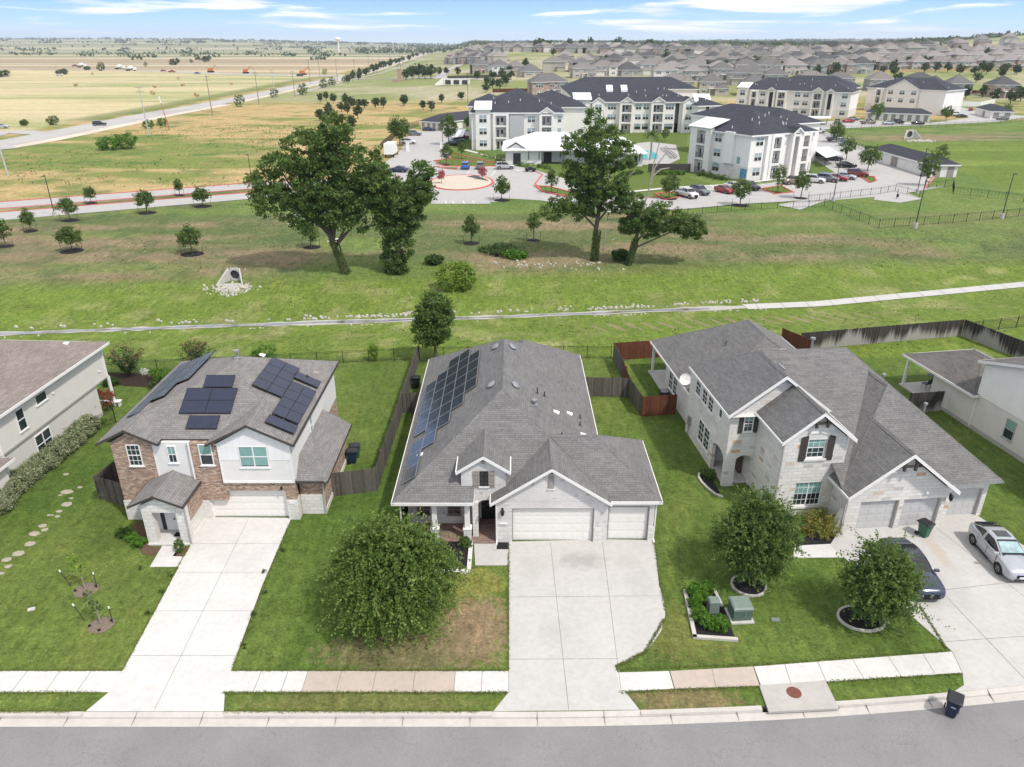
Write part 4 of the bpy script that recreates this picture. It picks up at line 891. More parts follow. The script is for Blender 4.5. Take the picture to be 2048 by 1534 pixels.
# ---------------- right house (turned a little) ----------------
def house_right():
    t=thing('house','large white limestone house with dark shutters, timber gable brackets and three grey garage doors','house',(20.3,38.2,0),R(5.5))
    mr,mf=MB(),MB()
    gable(mr,mf,-.05,7.0,-.6,4.4,2.95,5.77,board=.24)                         # two-bay garage
    hip(mr,mf,-.04,10.5,.4,12.0,2.94,(5.23,5.9),(5.23,8.6),7.2)               # garage wing
    # tall main block: front slope, right slope, ridge along x
    sl_=5.27/10.05; A=(-.04,2.2,2.93+2.05*sl_); B=(-.04,.16,2.93); C_=(10.5,.16,2.93); Q=(4.4,10.2,8.2); Pq=(-1.8,10.2,8.2); Dd=(10.5,20,2.93); Ee=(-3,16,4.2)
    mr.poly([B,C_,Q,Pq,A]); mr.poly([C_,Dd,Q]); mr.poly([Dd,(-3,20,2.93),Pq,Q]); mr.poly([Pq,(-3,20,2.93),(-3,10.2,7.0)]); cap(mr,Pq,Q); cap(mr,C_,Q)
    mf.box(10.5,10.55,12,20,2.73,2.92)
    gable(mr,mf,-3.65,1.05,1.6,7.6,5.7,7.64,board=.24)                        # gable with arched window
    # entry block, gable in front and hip behind
    xc=-2.1; A=(-5.63,5.42,5.7);B=(1.4,5.42,5.7);C=(1.4,13.7,5.7);D=(-5.63,13.7,5.7);p=(xc,5.42,8.4);q=(xc,9.8,8.4)
    mr.poly([B,C,q,p]); mr.poly([D,A,p,q]); mr.poly([C,D,q]); cap(mr,p,q); cap(mr,D,q)
    for xe,s in ((-5.63,-1),(1.4,1)): mf.hexa([(xe,5.38,5.46),(xc,5.38,8.16),(xc,5.42,8.16),(xe,5.42,5.46),(xe,5.38,5.69),(xc,5.38,8.39),(xc,5.42,8.39),(xe,5.42,5.69)])
    mf.box(-5.68,-5.62,5.42,13.7,5.52,5.69); mf.box(-5.63,1.4,13.66,13.7,5.52,5.69)
    mf.poly([(-5.6,5.45,5.53),(-5.6,13.6,5.53),(1.3,13.6,5.53),(1.3,5.45,5.53)])
    hip(mr,mf,-5.1,7.3,12.0,25.9,2.95,(1.1,16),(1.1,19.6),7.02,soffit=False)                  # rear wing
    mr.build('roof',MT['shingle_grey'],t); mf.build('fascia',MT['white_trim'],t)
    b=MB()
    holes(b,.35,6.75,0,.3,0,2.8,[(1.2,3.68,0,2.15),(4.0,6.45,0,2.15)]); gtri(b,.35,6.75,2.8,5.35,0,.25); b.box(.35,.6,.3,2.0,0,2.8); b.box(.6,6.7,.55,.6,0,2.8); b.box(.6,6.7,1.9,2.0,0,2.8)
    # flared buttress at the left corner of the garage
    b.hexa([(-.25,.02,0),(.35,.02,0),(.35,.5,0),(-.25,.5,0),(.05,.02,.95),(.35,.02,.95),(.35,.5,.95),(.05,.5,.95)]); b.hexa([(.05,.02,.95),(.35,.02,.95),(.35,.5,.95),(.05,.5,.95),(.30,.02,1.5),(.35,.02,1.5),(.35,.5,1.5),(.30,.5,1.5)])
    holes(b,6.75,10.15,.85,1.1,0,2.8,[(7.75,9.85,0,2.1)]); b.box(9.9,10.15,1.1,14,0,2.8); b.box(6.75,9.9,1.35,1.4,0,2.8); b.box(6.5,6.75,.3,1.1,0,2.8)
    # arched-window block
    holes(b,-3.35,.75,1.95,2.2,0,5.6,[(-2.12,-.3,.72,2.5),(-1.82,-.62,4.25,5.75)]); gtri(b,-3.35,.75,5.6,7.28,1.95,.25); b.box(-3.35,-3.1,2.2,8,0,5.6); b.box(-3.0,1.1,2.45,8,0,5.55); b.box(.5,.75,2.2,7,0,5.55)
    # entry block with two arches
    b.box(-5.3,-4.55,5.8,6.1,0,2.5); b.box(-3.45,-3.3,5.8,6.1,0,2.5); b.box(-5.3,-3.3,5.8,6.1,2.5,5.6); arch(b,-4.55,-3.45,5.8,6.1,2.05,2.4,2.5)
    k=len(b.v); P=[(-5.3,5.6),(1.1,5.6),(xc,8.05)]; b.v+=[(x,5.8,z) for x,z in P]+[(x,6.0,z) for x,z in P]; b.f+= [(k,k+1,k+2),(k+5,k+4,k+3),(k+1,k,k+3,k+4),(k+2,k+1,k+4,k+5),(k,k+2,k+5,k+3)]; b.m+=[0]*5
    # left side of the porch: arch seen from the side
    b.box(-5.3,-5.05,8.2,9.1,0,5.6); b.box(-5.3,-5.05,6.1,8.2,2.5,5.6)
    for i in range(8):
        t0,t1=math.pi*i/8,math.pi*(i+1)/8; ya,za=7.15-1.05*math.cos(t0),1.95+.45*math.sin(t0); yb,zb=7.15-1.05*math.cos(t1),1.95+.45*math.sin(t1)
        b.hexa([(-5.3,ya,za),(-5.05,ya,za),(-5.05,yb,zb),(-5.3,yb,zb),(-5.3,ya,2.51),(-5.05,ya,2.51),(-5.05,yb,2.51),(-5.3,yb,2.51)])
    b.box(-5.02,-3.4,6.12,13.0,2.6,5.5)
    b.build('wall',MT['stone_white'],t)
    k=MB(); k.box(-5.3,-3.4,9.1,14.0,0,5.6); k.box(-4.85,-3.4,14.0,21.5,0,2.8); k.box(-3.4,6.9,8.3,21.5,0,2.79); k.build('side_wall',MT['brick_white'],t)
    d=MB(); d.box(-3.6,-3.42,7.2,8.2,.1,2.2); d.build('front_door',MT['bark'],t)
    f=Pcs(t,'porch_floor','concrete'); f.box(-5.2,-3.4,6.1,9.1,0,.1); f.box(-5.2,-1.0,21.5,25.6,0,.12)
    pp=MB(); pp.box(-4.95,-4.75,25.3,25.5,0,2.8); pp.build('patio_post',MT['white_trim'],t)
    gdoor(t,1.27,3.61,.02,2.1,.2,'grey_door',4,trim='grey_trim'); gdoor(t,4.07,6.38,.02,2.1,.2,'grey_door',4,trim='grey_trim'); gdoor(t,7.82,9.78,.02,2.05,1.05,'grey_door',4,trim='grey_trim')
    # lower twin window, arched upper window
    win(t,(-2.12,2.1,.72),X_,1.82,1.78,6,4,'v',blind=.5); 
    W=win(t,(-1.8,2.08,4.27),X_,1.15,1.45,3,4,'h',blind=.45)
    s=MB(); s.box(-2.2,-.2,1.85,1.97,.6,.72); s.box(-1.95,-.5,1.85,1.97,4.12,4.25); s.build('window_sill',MT['stone_block'],t)
    for i,(x0,x1) in enumerate(((-2.32,-1.86),(-.58,-.12))):
        m=MB(); n=3; w_=(x1-x0)/n
        for j in range(n):
            xx=x0+j*w_; top=lambda x: 5.55+.42*math.sqrt(max(0,1-((x+1.22)/1.35)**2))
            m.hexa([(xx+.008,1.9,4.12),(xx+w_-.008,1.9,4.12),(xx+w_-.008,1.95,4.12),(xx+.008,1.95,4.12),(xx+.008,1.9,top(xx)),(xx+w_-.008,1.9,top(xx+w_)),(xx+w_-.008,1.95,top(xx+w_)),(xx+.008,1.95,top(xx))])
        for z in (4.4,5.25): m.box(x0,x1,1.87,1.9,z,z+.1)
        m.build('shutter',MT['brown_trim'],t)
    a=MB(); arch(a,-1.9,-.54,1.90,1.96,5.72,6.05,6.10,n=12); a.build('window_arch',MT['stone_block'],t)
    win(t,(-4.38,5.8,4.25),X_,.66,1.2,2,3,'h',blind=.3); shutter(t,-4.72,-4.4,4.15,5.5,5.78,'brown_trim'); shutter(t,-3.70,-3.38,4.15,5.5,5.78,'brown_trim')
    U=-Y_
    for y0,w_,z0_,h in ((12.6,1.0,4.0,1.35),(11.15,1.0,4.0,1.35),(9.9,1.0,4.0,1.35),(11.15,1.1,.9,1.7),(9.98,1.1,.9,1.7)): win(t,(-5.3,y0,z0_),U,w_,h,2,4,'h',blind=.0)
    win(t,(-5.3,7.75,4.45),U,.55,.75,1,1,'')
    for y0 in (20.3,19.1): win(t,(-4.85,y0,.9),U,1.0,1.7,2,4,'h')
    # timber brackets in the gables
    for xc_,y,z,ww in ((-1.28,1.68,6.78,.95),(3.47,-.5,4.78,1.0)):
        m=MB(); m.box(xc_-ww,xc_+ww,y,y+.12,z,z+.13)
        for s_ in (-.35,.35): m.box(xc_+s_-.07,xc_+s_+.07,y-.05,y+.1,z-.22,z+.55-abs(s_)*.3)
        m.build('gable_bracket',MT['brown_trim'],t)
    lantern(t,6.95,.0 if False else -.0,1.95) ; c=MB(); c.obox((5.3,-.08,2.6),.16,.14,.14); c.lathe((5.3,-.1,2.55),[(0,0),(.06,.03),(.06,.08)],8); c.build('security_camera',MT['white_panel'],t)
    downpipe(t,.2,0,2.8,'grey_trim'); mb=MB(); mb.box(-3.42,-3.34,1.86,1.94,.1,5.5); mb.build('downpipe',MT['grey_trim'],t)
    # satellite dish on the rear left eave
    q=Vector((-.55,-.75,.55)).to_track_quat('Z','Y'); m=MB(); m.lathe((0,0,0),[(0,0),(.2,.02),(.36,.07),(.48,.14)],20); m.lathe((0,0,.02),[(.48,.12),(.36,.055),(0,-.01)],20); m.v=[tuple(Vector((-4.9,16.1,3.45))+q@Vector(v)) for v in m.v]; m.tube((-4.9,16.2,3.0),(-4.9,16.12,3.5),.03); m.tube((-4.9,16.1,3.45),(-5.25,15.6,3.7),.012); ds=m.build('satellite_dish',MT['white_trim'],t)
    # meters on the left wall
    m=MB(); m.box(-5.48,-5.3,12.9,13.3,1.0,1.7); m.tube((-5.4,13.1,0),(-5.4,13.1,1.0),.04); m.build('meter_box',MT['galv'],t); m=MB(); m.tube((-5.1,17.2,0),(-5.1,17.2,.9),.03); m.tube((-5.3,17.0,.9),(-5.3,17.4,.9),.09); m.build('gas_meter',MT['galv'],t)
    pc=2.7/3.53
    turtle(t,(-1.0,8.6,5.7+(1.4+1.0)*pc),(pc,0,1),.3); turtle(t,(2.0,10.6,7.75),(0,.4,1),.25); turtle(t,(.1,10.9,7.8),(0,.4,1),.25)
    pipe(t,(2.6,11.6,7.2),1.2,.08,'galv',True); pipe(t,(6.9,9.0,5.6),.9,.06,'galv',True); pipe(t,(8.5,6.2,4.6),.9,.06,'galv',True); pipe(t,(-3.3,15.0,4.1),.3); pipe(t,(-1.2,18.,5.6),.3); pipe(t,(5.9,10.6,6.8),.3)
    return t
house_right()

# ---------------- far left house: stucco, only its right side in view ----------------
def house_stucco():
    t=thing('house','two storey cream stucco house with rosy shingle roof at the left edge of the photo','house',(-34.0,43.9,0),R(-2.6))
    mr,mf=MB(),MB(); hip(mr,mf,-13.,.45,-14,12.5,5.65,(-6.3,-7),(-6.3,5.8),8.2); mr.poly([(-4,-6.5,3.6),(-4,-6.5,3.6),(-4,-6.5,3.6)]) if False else None
    hip(mr,mf,-6,.9,-12,-1.2,2.75,(-2.5,-8),(-2.5,-4),4.2,soffit=False)
    mr.build('roof',MT['shingle_rose'],t); mf.build('fascia',MT['white_trim'],t)
    b=MB(); b.box(-12.6,.0,-13.6,12.1,2.85,5.5); b.box(-5.5,.5,-11.6,-1.6,0,2.6); b.build('upper_wall',MT['stucco'],t)
    b=MB(); b.box(-12.5,-.12,-13.5,10.4,0,2.8); b.build('lower_wall',MT['stucco_dark'],t)
    b=MB(); b.box(-12.65,.03,-13.65,12.15,2.72,2.85); b.build('band',MT['grey_trim'],t)
    win(t,(0,1.1,3.4),Y_,.85,1.6,1,1,'h'); win(t,(0,3.3,4.35),Y_,1.25,.75,1,1,''); win(t,(-.12,2.3,.75),Y_,1.75,1.6,1,1,'hv'); win(t,(0,-3.0,3.4),Y_,.85,1.6,1,1,'h')
    for y,z in ((11.9,5.5),(-1.0,5.5)): m=MB(); m.box(.0,.08,y-.05,y+.05,.1,z); m.build('downpipe',MT['white_trim'],t)
    for y in (5.2,11.0): 
        m=MB(); m.lathe((.06,y,3.6 if y>6 else 4.4),[(0,0),(.08,.03),(.08,.12),(0,.15)],8); m.build('wall_light',MT['white_trim'],t)
    m=MB(); m.box(-.15,.05,12.0,12.2,0,2.75); m.build('patio_post',MT['white_trim'],t)
    s=2.55/6.75
    for x,y in ((-1.5,10.2),(-1.5,2.0),(-3.2,3.6)): boxvent(t,(x,y,5.65+(.45-x)*s),(s,0,1))
house_stucco()

# ---------------- far right house with covered patio ----------------
def house_siding():
    t=thing('house','white stucco and siding house with covered patio at the right edge of the photo','house',(35.84,55.5,0),R(9.3))
    mr,mf=MB(),MB()
    hip(mr,mf,-.55,6.5,-3.6,5.0,2.95,(3.0,.2),(3.0,1.2),4.5)
    mr.build('roof',MT['shingle_mid'],t); mf.build('fascia',MT['white_trim'],t)
    b=MB(); b.box(0,6,-3.4,1.5,0,2.8); b.box(0,7,-24,-3.4,.35,2.9); b.build('lower_wall',MT['stucco'],t)
    b=MB(); b.box(-.03,7,-24,-3.4,0,.35); b.box(-.03,6,-3.4,1.5,0,.3); b.build('base',MT['grey_trim'],t)
    k=MB(); y0,y1,ym=-24.,-3.45,-13.7; P=[(y1,2.9),(y1,5.7),(ym,8.9),(y0,5.7),(y0,2.9)]; n=len(k.v)
    k.v+=[(-.05,y,z) for y,z in P]+[(7,y,z) for y,z in P]; k.f+=[(0,1,2,3,4),(9,8,7,6,5)]+[((i+1)%5,i,5+i,5+(i+1)%5) for i in range(5)]; k.m+=[0]*7; k.build('siding_wall',MT['siding_white'],t)
    k=MB(); k.poly([(-.4,y1+.5,5.65),(7.4,y1+.5,5.65),(7.4,ym,9.05),(-.4,ym,9.05)]); k.poly([(-.4,ym,9.05),(7.4,ym,9.05),(7.4,y0-.4,5.6),(-.4,y0-.4,5.6)]); k.build('upper_roof',MT['shingle_mid'],t)
    k=MB(); k.hexa([(-.42,y1+.5,5.42),(-.36,y1+.5,5.42),(-.36,ym,8.8),(-.42,ym,8.8),(-.42,y1+.5,5.64),(-.36,y1+.5,5.64),(-.36,ym,9.03),(-.42,ym,9.03)]); k.box(-.42,7.4,y1+.48,y1+.54,5.42,5.64); k.build('rake_board',MT['white_trim'],t)
    m=Pcs(t,'patio_post','white_trim'); m.box(-.3,-.1,4.5,4.7,0,2.8); m.box(5.6,5.8,4.5,4.7,0,2.8); m=MB(); m.box(-.4,6,1.5,4.9,0,.14); m.build('patio_floor',MT['concrete'],t)
    win(t,(0,-6.6,.95),-Y_,.95,1.55,1,1,'h',blind=.5,fm='grey_trim'); win(t,(-.05,-11,3.9),-Y_,.9,1.4,1,1,'h')
    m=MB(); m.box(-.09,-.01,-3.5,-3.4,.2,5.5); m.build('downpipe',MT['white_trim'],t); m=MB(); m.lathe((-.05,-13.,1.2),[(0,0),(.1,.04),(.1,.16),(0,.2)],8); m.build('dryer_vent',MT['white_trim'],t)
house_siding()
# ---------------- foliage ----------------
rng=np.random.default_rng(11)
def leafmesh(P,tone,size,mat,name,parent=None,loc=None,up=.5,aspect=.6,out=None,rs=None,droop=0.):
    """one small folded blade per point"""
    n=len(P); r=rs or rng
    N=r.normal(size=(n,3)); N[:,2]+=up
    if out is not None: N+=out*.8
    N/=np.linalg.norm(N,axis=1,keepdims=True)
    A=np.cross(N,r.normal(size=(n,3))); 
    if droop: A[:,2]-=droop
    A-=N*(A*N).sum(1,keepdims=True); A/=np.linalg.norm(A,axis=1,keepdims=True)+1e-9; B=np.cross(N,A)
    s=(size*(.6+.8*r.random(n)))[:,None]; w=s*aspect
    V=np.stack([P-A*s*.5,P+B*w*.5-A*s*.06,P+A*s*.5,P-B*w*.5-A*s*.06],1).reshape(-1,3).astype(np.float32)
    me=bpy.data.meshes.new(name); me.vertices.add(4*n); me.vertices.foreach_set('co',V.ravel()); me.loops.add(4*n); me.loops.foreach_set('vertex_index',np.arange(4*n,dtype=np.int32))
    me.polygons.add(n); me.polygons.foreach_set('loop_start',np.arange(0,4*n,4,dtype=np.int32)); me.update()
    a=me.attributes.new('tone','FLOAT','POINT'); a.data.foreach_set('value',np.repeat(np.clip(tone,0,1),4).astype(np.float32))
    me.materials.append(MT[mat]); o=bpy.data.objects.new(name,me); col.objects.link(o)
    if parent: o.parent=parent
    if loc is not None: o.location=loc
    return o
def crown_pts(lobes,nclump,per,rc,r=None,shell=.55,flat=.8):
    """leaf points: clumps spread through each lobe (x,y,z,rx,ry,rz)"""
    r=r or rng; L=np.array([l[:6] for l in lobes],float); vol=(L[:,3]*L[:,4]*L[:,5])**(.75); pr=vol/vol.sum(); k=r.choice(len(L),nclump,p=pr)
    d=r.normal(size=(nclump,3)); d/=np.linalg.norm(d,axis=1,keepdims=True); rad=(shell+(1-shell)*r.random(nclump)**.6)[:,None]
    C=L[k,:3]+d*rad*L[k,3:6]; per_=np.maximum(3,(per*(.5+r.random(nclump))).astype(int)); idx=np.repeat(np.arange(nclump),per_); m=len(idx)
    g=r.normal(size=(m,3)); g/=np.linalg.norm(g,axis=1,keepdims=True)+1e-9; g*=(r.random(m)**.45)[:,None]
    rcv=(rc*(.6+.8*r.random(nclump)))[idx][:,None]; P=C[idx]+g*rcv*np.array([1,1,flat]); tone=np.clip(r.normal(.42,.17,nclump)[idx]+r.normal(0,.13,m),0,1)
    return P,tone,d[idx]
def limbs(mb,base,top,lobes,r0,n=7,seed=0,m=0,frac=.45):
    rr=random.Random(seed); b=Vector(base); tp=Vector(top); mid=b.lerp(tp,.5)+Vector((rr.uniform(-.1,.1),rr.uniform(-.1,.1),0))*(tp-b).length*.3
    mb.path([b,b.lerp(mid,.4),mid,tp],[r0*1.25,r0,r0*.85,r0*.6],8,m)
    for l in lobes:
        e=Vector(l[:3]); s=b.lerp(tp,rr.uniform(frac,1)); q=s.lerp(e,.5)+Vector((rr.uniform(-.2,.2),rr.uniform(-.2,.2),rr.uniform(0,.15)))*(e-s).length
        rl=r0*.42; mb.path([s,q,e],[rl,rl*.7,rl*.3],6,m)
        for _ in range(3):
            o=Vector((rr.uniform(-1,1)*l[3],rr.uniform(-1,1)*l[4],rr.uniform(-.6,1)*l[5]))*.75; mb.path([q.lerp(e,.4),q.lerp(e+o,.7),e+o],[rl*.4,rl*.25,rl*.1],5,m)
def tree(name,label,cat,loc,lobes,nclump,per,rc,leaf,mat,trunk_top,r0,bark='bark',group=None,up=.5,shell=.5,seed=1,droop=0.,aspect=.6,rz=0.,flat=.8,base=(0,0,0)):
    r=np.random.default_rng(seed); t=thing(name,label,cat,loc,rz,group)
    mb=MB(); limbs(mb,(base[0],base[1],-.15),trunk_top,lobes,r0,seed=seed); mb.build('trunk',MT[bark],t,uv=False,smooth=True)
    P,tn,d=crown_pts(lobes,nclump,per,rc,r,shell,flat); leafmesh(P,tn,leaf,mat,'crown',t,up=up,out=d*.6,rs=r,droop=droop,aspect=aspect); return t
def bush(name,label,cat,loc,lobes,nclump,per,rc,leaf,mat,group=None,seed=1,shell=.6,up=.5,aspect=.6,droop=0.,parent=None):
    r=np.random.default_rng(seed); P,tn,d=crown_pts(lobes,nclump,per,rc,r,shell); P[:,2]=np.maximum(P[:,2],.03)
    o=leafmesh(P,tn,leaf,mat,name,parent,loc,up=up,out=d*.6,rs=r,aspect=aspect,droop=droop)
    if not parent: tag(o,label,cat,group)
    return o

# big weeping elm in the front lawn
def elm():
    c=at(790,1235,0); r=np.random.default_rng(5)
    t=thing('tree','very large round bushy elm tree on the lawn beside the centre driveway','tree',(c.x,c.y,0))
    # silhouette: 285 px wide (about 4.8 m radius at 3 m height)
    L=[(0,0,2.9,3.2,2.9,2.45),(-1.5,.3,2.4,2.1,2.1,1.9),(1.5,.2,2.5,2.0,2.1,1.9),(-.3,-1.4,2.2,2.2,1.6,1.7),(.2,1.6,3.3,2.2,1.6,1.9),(-1.0,.4,4.2,1.6,1.6,1.3),(1.0,.2,4.1,1.4,1.5,1.2)]
    mb=MB(); limbs(mb,(0,0,-.1),(0,.1,2.2),L,.17,seed=3); mb.build('trunk',MT['bark'],t,uv=False,smooth=True)
    # arching twigs with leaves along them
    n=2700; k=r.choice(len(L),n); La=np.array(L); d=r.normal(size=(n,3)); d[:,2]=d[:,2]*.8+.25; d/=np.linalg.norm(d,axis=1,keepdims=True)
    S=La[k,:3]+d*La[k,3:6]*(.35+.55*r.random(n)[:,None]**.7); per=20; u=np.linspace(0,1,per)[None,:,None]; ln=(.4+.9*r.random(n)**2)[:,None,None]
    dd=(d+r.normal(size=(n,3))*.35)[:,None,:]; Q=S[:,None,:]+dd*ln*u; Q[...,2]-=(ln[...,0]*.75*u[...,0]**2); Q+=r.normal(size=Q.shape)*.05
    tone=np.clip(r.normal(.34,.2,n)[:,None]+.34*u[...,0]**1.5+r.normal(0,.1,(n,per)),0,1); Q=Q.reshape(-1,3); Q[:,2]=np.maximum(Q[:,2],.25)
    leafmesh(Q,tone.ravel(),.15,'leaf_elm','crown',t,up=.7,aspect=.55,rs=r,droop=.6)
elm()
def twigtree(label,c,L,n,per,ln0,leaf,mat,top,r0,seed,droop=.15,zmin=.3):
    r=np.random.default_rng(seed); t=thing('tree',label,'tree',(c.x,c.y,0)); mb=MB(); limbs(mb,(0,0,-.1),top,L,r0,seed=seed); mb.build('trunk',MT['bark'],t,uv=False,smooth=True)
    La=np.array(L); v=(La[:,3]*La[:,4]*La[:,5])**.7; k=r.choice(len(L),n,p=v/v.sum()); d=r.normal(size=(n,3)); d[:,2]+=.2; d/=np.linalg.norm(d,axis=1,keepdims=True)
    S=La[k,:3]+d*La[k,3:6]*(.30+.62*r.random(n)[:,None]**.7); u=np.linspace(0,1,per)[None,:,None]; ln=(ln0*(.4+1.1*r.random(n)**2))[:,None,None]
    dd=(d+r.normal(size=(n,3))*.38)[:,None,:]; Q=S[:,None,:]+dd*ln*u; Q[...,2]-=ln[...,0]*droop*u[...,0]**2; Q+=r.normal(size=Q.shape)*.045
    tone=np.clip(r.normal(.36,.2,n)[:,None]+.22*u[...,0]+r.normal(0,.12,(n,per)),0,1); Q=Q.reshape(-1,3); Q[:,2]=np.maximum(Q[:,2],zmin)
    leafmesh(Q,tone.ravel(),leaf,mat,'crown',t,up=.6,aspect=.6,rs=r); return t
def ring(name,label,px,w,h,mat='kerb_concrete',t0=0,t1=360,fill='black_mulch'):
    c=at(px[0],px[1],0); t=thing(name,label,'planting bed',(c.x,c.y,0)); mb=MB(); n=30; a,b=w/2,h/2
    for i in range(n):
        q0,q1=R(t0+(t1-t0)*i/n),R(t0+(t1-t0)*(i+1)/n); P=[]
        for z in (0,.11):
            for q,k in((q0,0),(q1,0),(q1,.12),(q0,.12)): P.append(((a-k)*math.cos(q),(b-k)*math.sin(q),z))
        mb.hexa([P[0],P[1],P[2],P[3],P[4],P[5],P[6],P[7]])
    mb.build('border',MT[mat],t); m=MB(); m.prism([((a-.12)*math.cos(R(12*i)),(b-.12)*math.sin(R(12*i))) for i in range(30)],0,.07); m.build('mulch',MT[fill],t); return t
ring('tree_ring','curved concrete edged mulch bed under the tree nearest the utility boxes',(1497,1172),2.0,1.9)
ring('tree_ring','curved concrete edged mulch bed at the foot of the tree by the dark car',(1722,1238),2.5,2.0)
c=at(1500,1160,0)
twigtree('tall dense oak between the green utility cabinet and white stone house',c,[(0,0,3.1,1.95,1.8,1.5),(-1.0,.1,2.7,1.5,1.4,1.2),(.95,.1,2.9,1.4,1.4,1.3),(.1,.5,4.5,1.2,1.2,1.0),(-.5,.4,3.9,1.1,1.1,.9),(.5,-.6,1.8,1.3,1.1,.8),(-.6,-.7,1.7,1.2,1.0,.7),(1.3,.2,3.9,.8,.8,.7)],2300,19,.62,.13,'leaf_oak',(0,0,2.4),.13,21)
c=at(1742,1240,0)
twigtree('loose airy oak tree in front of the dark sedan on the right driveway',c,[(0,0,2.6,1.5,1.4,1.1),(-1.0,.1,2.3,1.0,1.0,.8),(1.0,.2,2.4,1.1,1.0,.8),(-.1,.6,3.7,.9,.9,.8),(.9,.3,3.3,.7,.7,.6),(.4,-.6,1.6,1.3,1.0,.6),(-.6,-.5,1.6,1.1,.9,.6)],1500,19,.65,.13,'leaf_oak',(0,0,2.2),.1,33)
# tree behind the centre house
c=at(872,722,0)
tree('tree','dark narrow tree growing behind the centre house by the iron fence','tree',(c.x,c.y,0),[(0,0,4.2,1.9,1.7,2.2),(-.5,.2,3.2,1.8,1.7,1.6),(.5,.1,5.2,1.3,1.3,1.4),(-.1,0,6.1,.9,.9,.9)],240,46,.5,.24,'leaf_oak',(0,0,3.5),.13,seed=41)
# young trees with stakes in the left lawn
def stake_pair(t,pts,h=1.1,lean=.0,mat='dark_metal',tip=True,cord=True,top=(0,0,1.)):
    for (x,y,dx) in pts:
        m=MB(); m.tube((x,y,0),(x+dx,y,h),.025,.02,6); 
        s=m.build('stake',MT[mat],t)
        if tip: m=MB(); m.tube((x+dx*.93,y,h*.93),(x+dx*1.05,y,h*1.05),.04,.04,6); m.build('cap',MT['white_panel'],s)
for (px,py),lab,mat,sd,h,w in (((172,1180),'thin young tree with yellow-green leaves, staked in the left lawn','leaf_lime',51,1.9,.45),((202,1250),'small young tree with dark green leaves, staked in left lawn near sidewalk','leaf_oak',52,1.7,.42)):
    c=at(px,py,0); t=tree('young_tree',lab,'tree',(c.x,c.y,0),[(-.1,0,h*.86,w*.9,w*.8,.5),(-.25,.1,h*1.12,.28,.28,.35),(.2,0,h*.72,.3,.25,.22)],34,9,.15,.13,mat,(0,0,h),.035,'pale_bark',seed=sd,shell=.2)
    stake_pair(t,[(-1.05,.35,-.35),(.55,.15,.02)],1.05); b=MB(); b.lathe((0,0,0),[(.62,.01),(.5,.05),(0,.09)],16,sx=1.1); b.build('mulch',MT['pale_mulch'],t)
    for x,y in ((.45,.25),(-.5,-.15),(.15,-.45)):
        b=MB(); b.obox((x,y,.02),.13,.09,.12,.5); b.build('ground_light',MT['black_metal'],t)

# ---------------- shrubs by the front doors ----------------
def mound(name,lab,cat,c,r,h,mat,leaf=.1,n=60,per=26,seed=1,group=None,sq=1.):
    return bush(name,lab,cat,(c.x,c.y,0),[(0,0,h*.45,r,r*sq,h*.55)],n,per,r*.28,leaf,mat,group,seed)
for i,((x,y),r,h,mt,lab) in enumerate([((247,1072),.45,.5,'leaf_deep','dark low shrub nearest the corner of the brown brick house'),((265,1080),.38,.5,'leaf_bright','small bright round shrub in the middle of three left of porch'),((279,1092),.42,.55,'leaf_bright','round green shrub nearest the stone porch pillar of left house'),((360,1103),.28,.95,'leaf_oak','upright small shrub in brown mulch beside the left driveway'),
    ((930,1093),.42,.6,'leaf_oak','round dark shrub beside the porch pillar of the centre house')]):
    mound('shrub',lab,'shrub',at(x,y,0),r,h,mt,.085,60,26,60+i)
slab('mulch_bed',[(283,1040),(300,1092),(322,1095),(308,1112),(285,1108),(272,1085),(265,1050)],'brown_mulch',z=.03); slab('mulch_bed',[(345,1112),(372,1113),(386,1095),(360,1093)],'brown_mulch',z=.03)
slab('mulch_bed',[(-6.2,.0+37.2),(-2.6,37.2),(-2.62,34.45),(-6.2,34.45)],'black_mulch',world=True,z=.04); slab('mulch_bed',[(-.93,37.12),(-.2,37.12),(-.2,36.45),(-.93,36.45)],'black_mulch',world=True,z=.04)
t=thing('bed_border','white stone edging of black mulch bed beside the centre front walk','edging',(0,0,0)); m=MB(); m.box(-2.62,-2.38,34.2,37.15,0,.16); m.box(-6.2,-2.62,34.2,34.45,0,.16); m.build('edging_stone',MT['stone_block'],t)
m=MB(); m.box(-1.12,-.93,36.3,37.0,0,.06); tag(m.build('splash_block',MT['concrete']),'grey concrete splash block under downpipe by centre front walk','splash block')
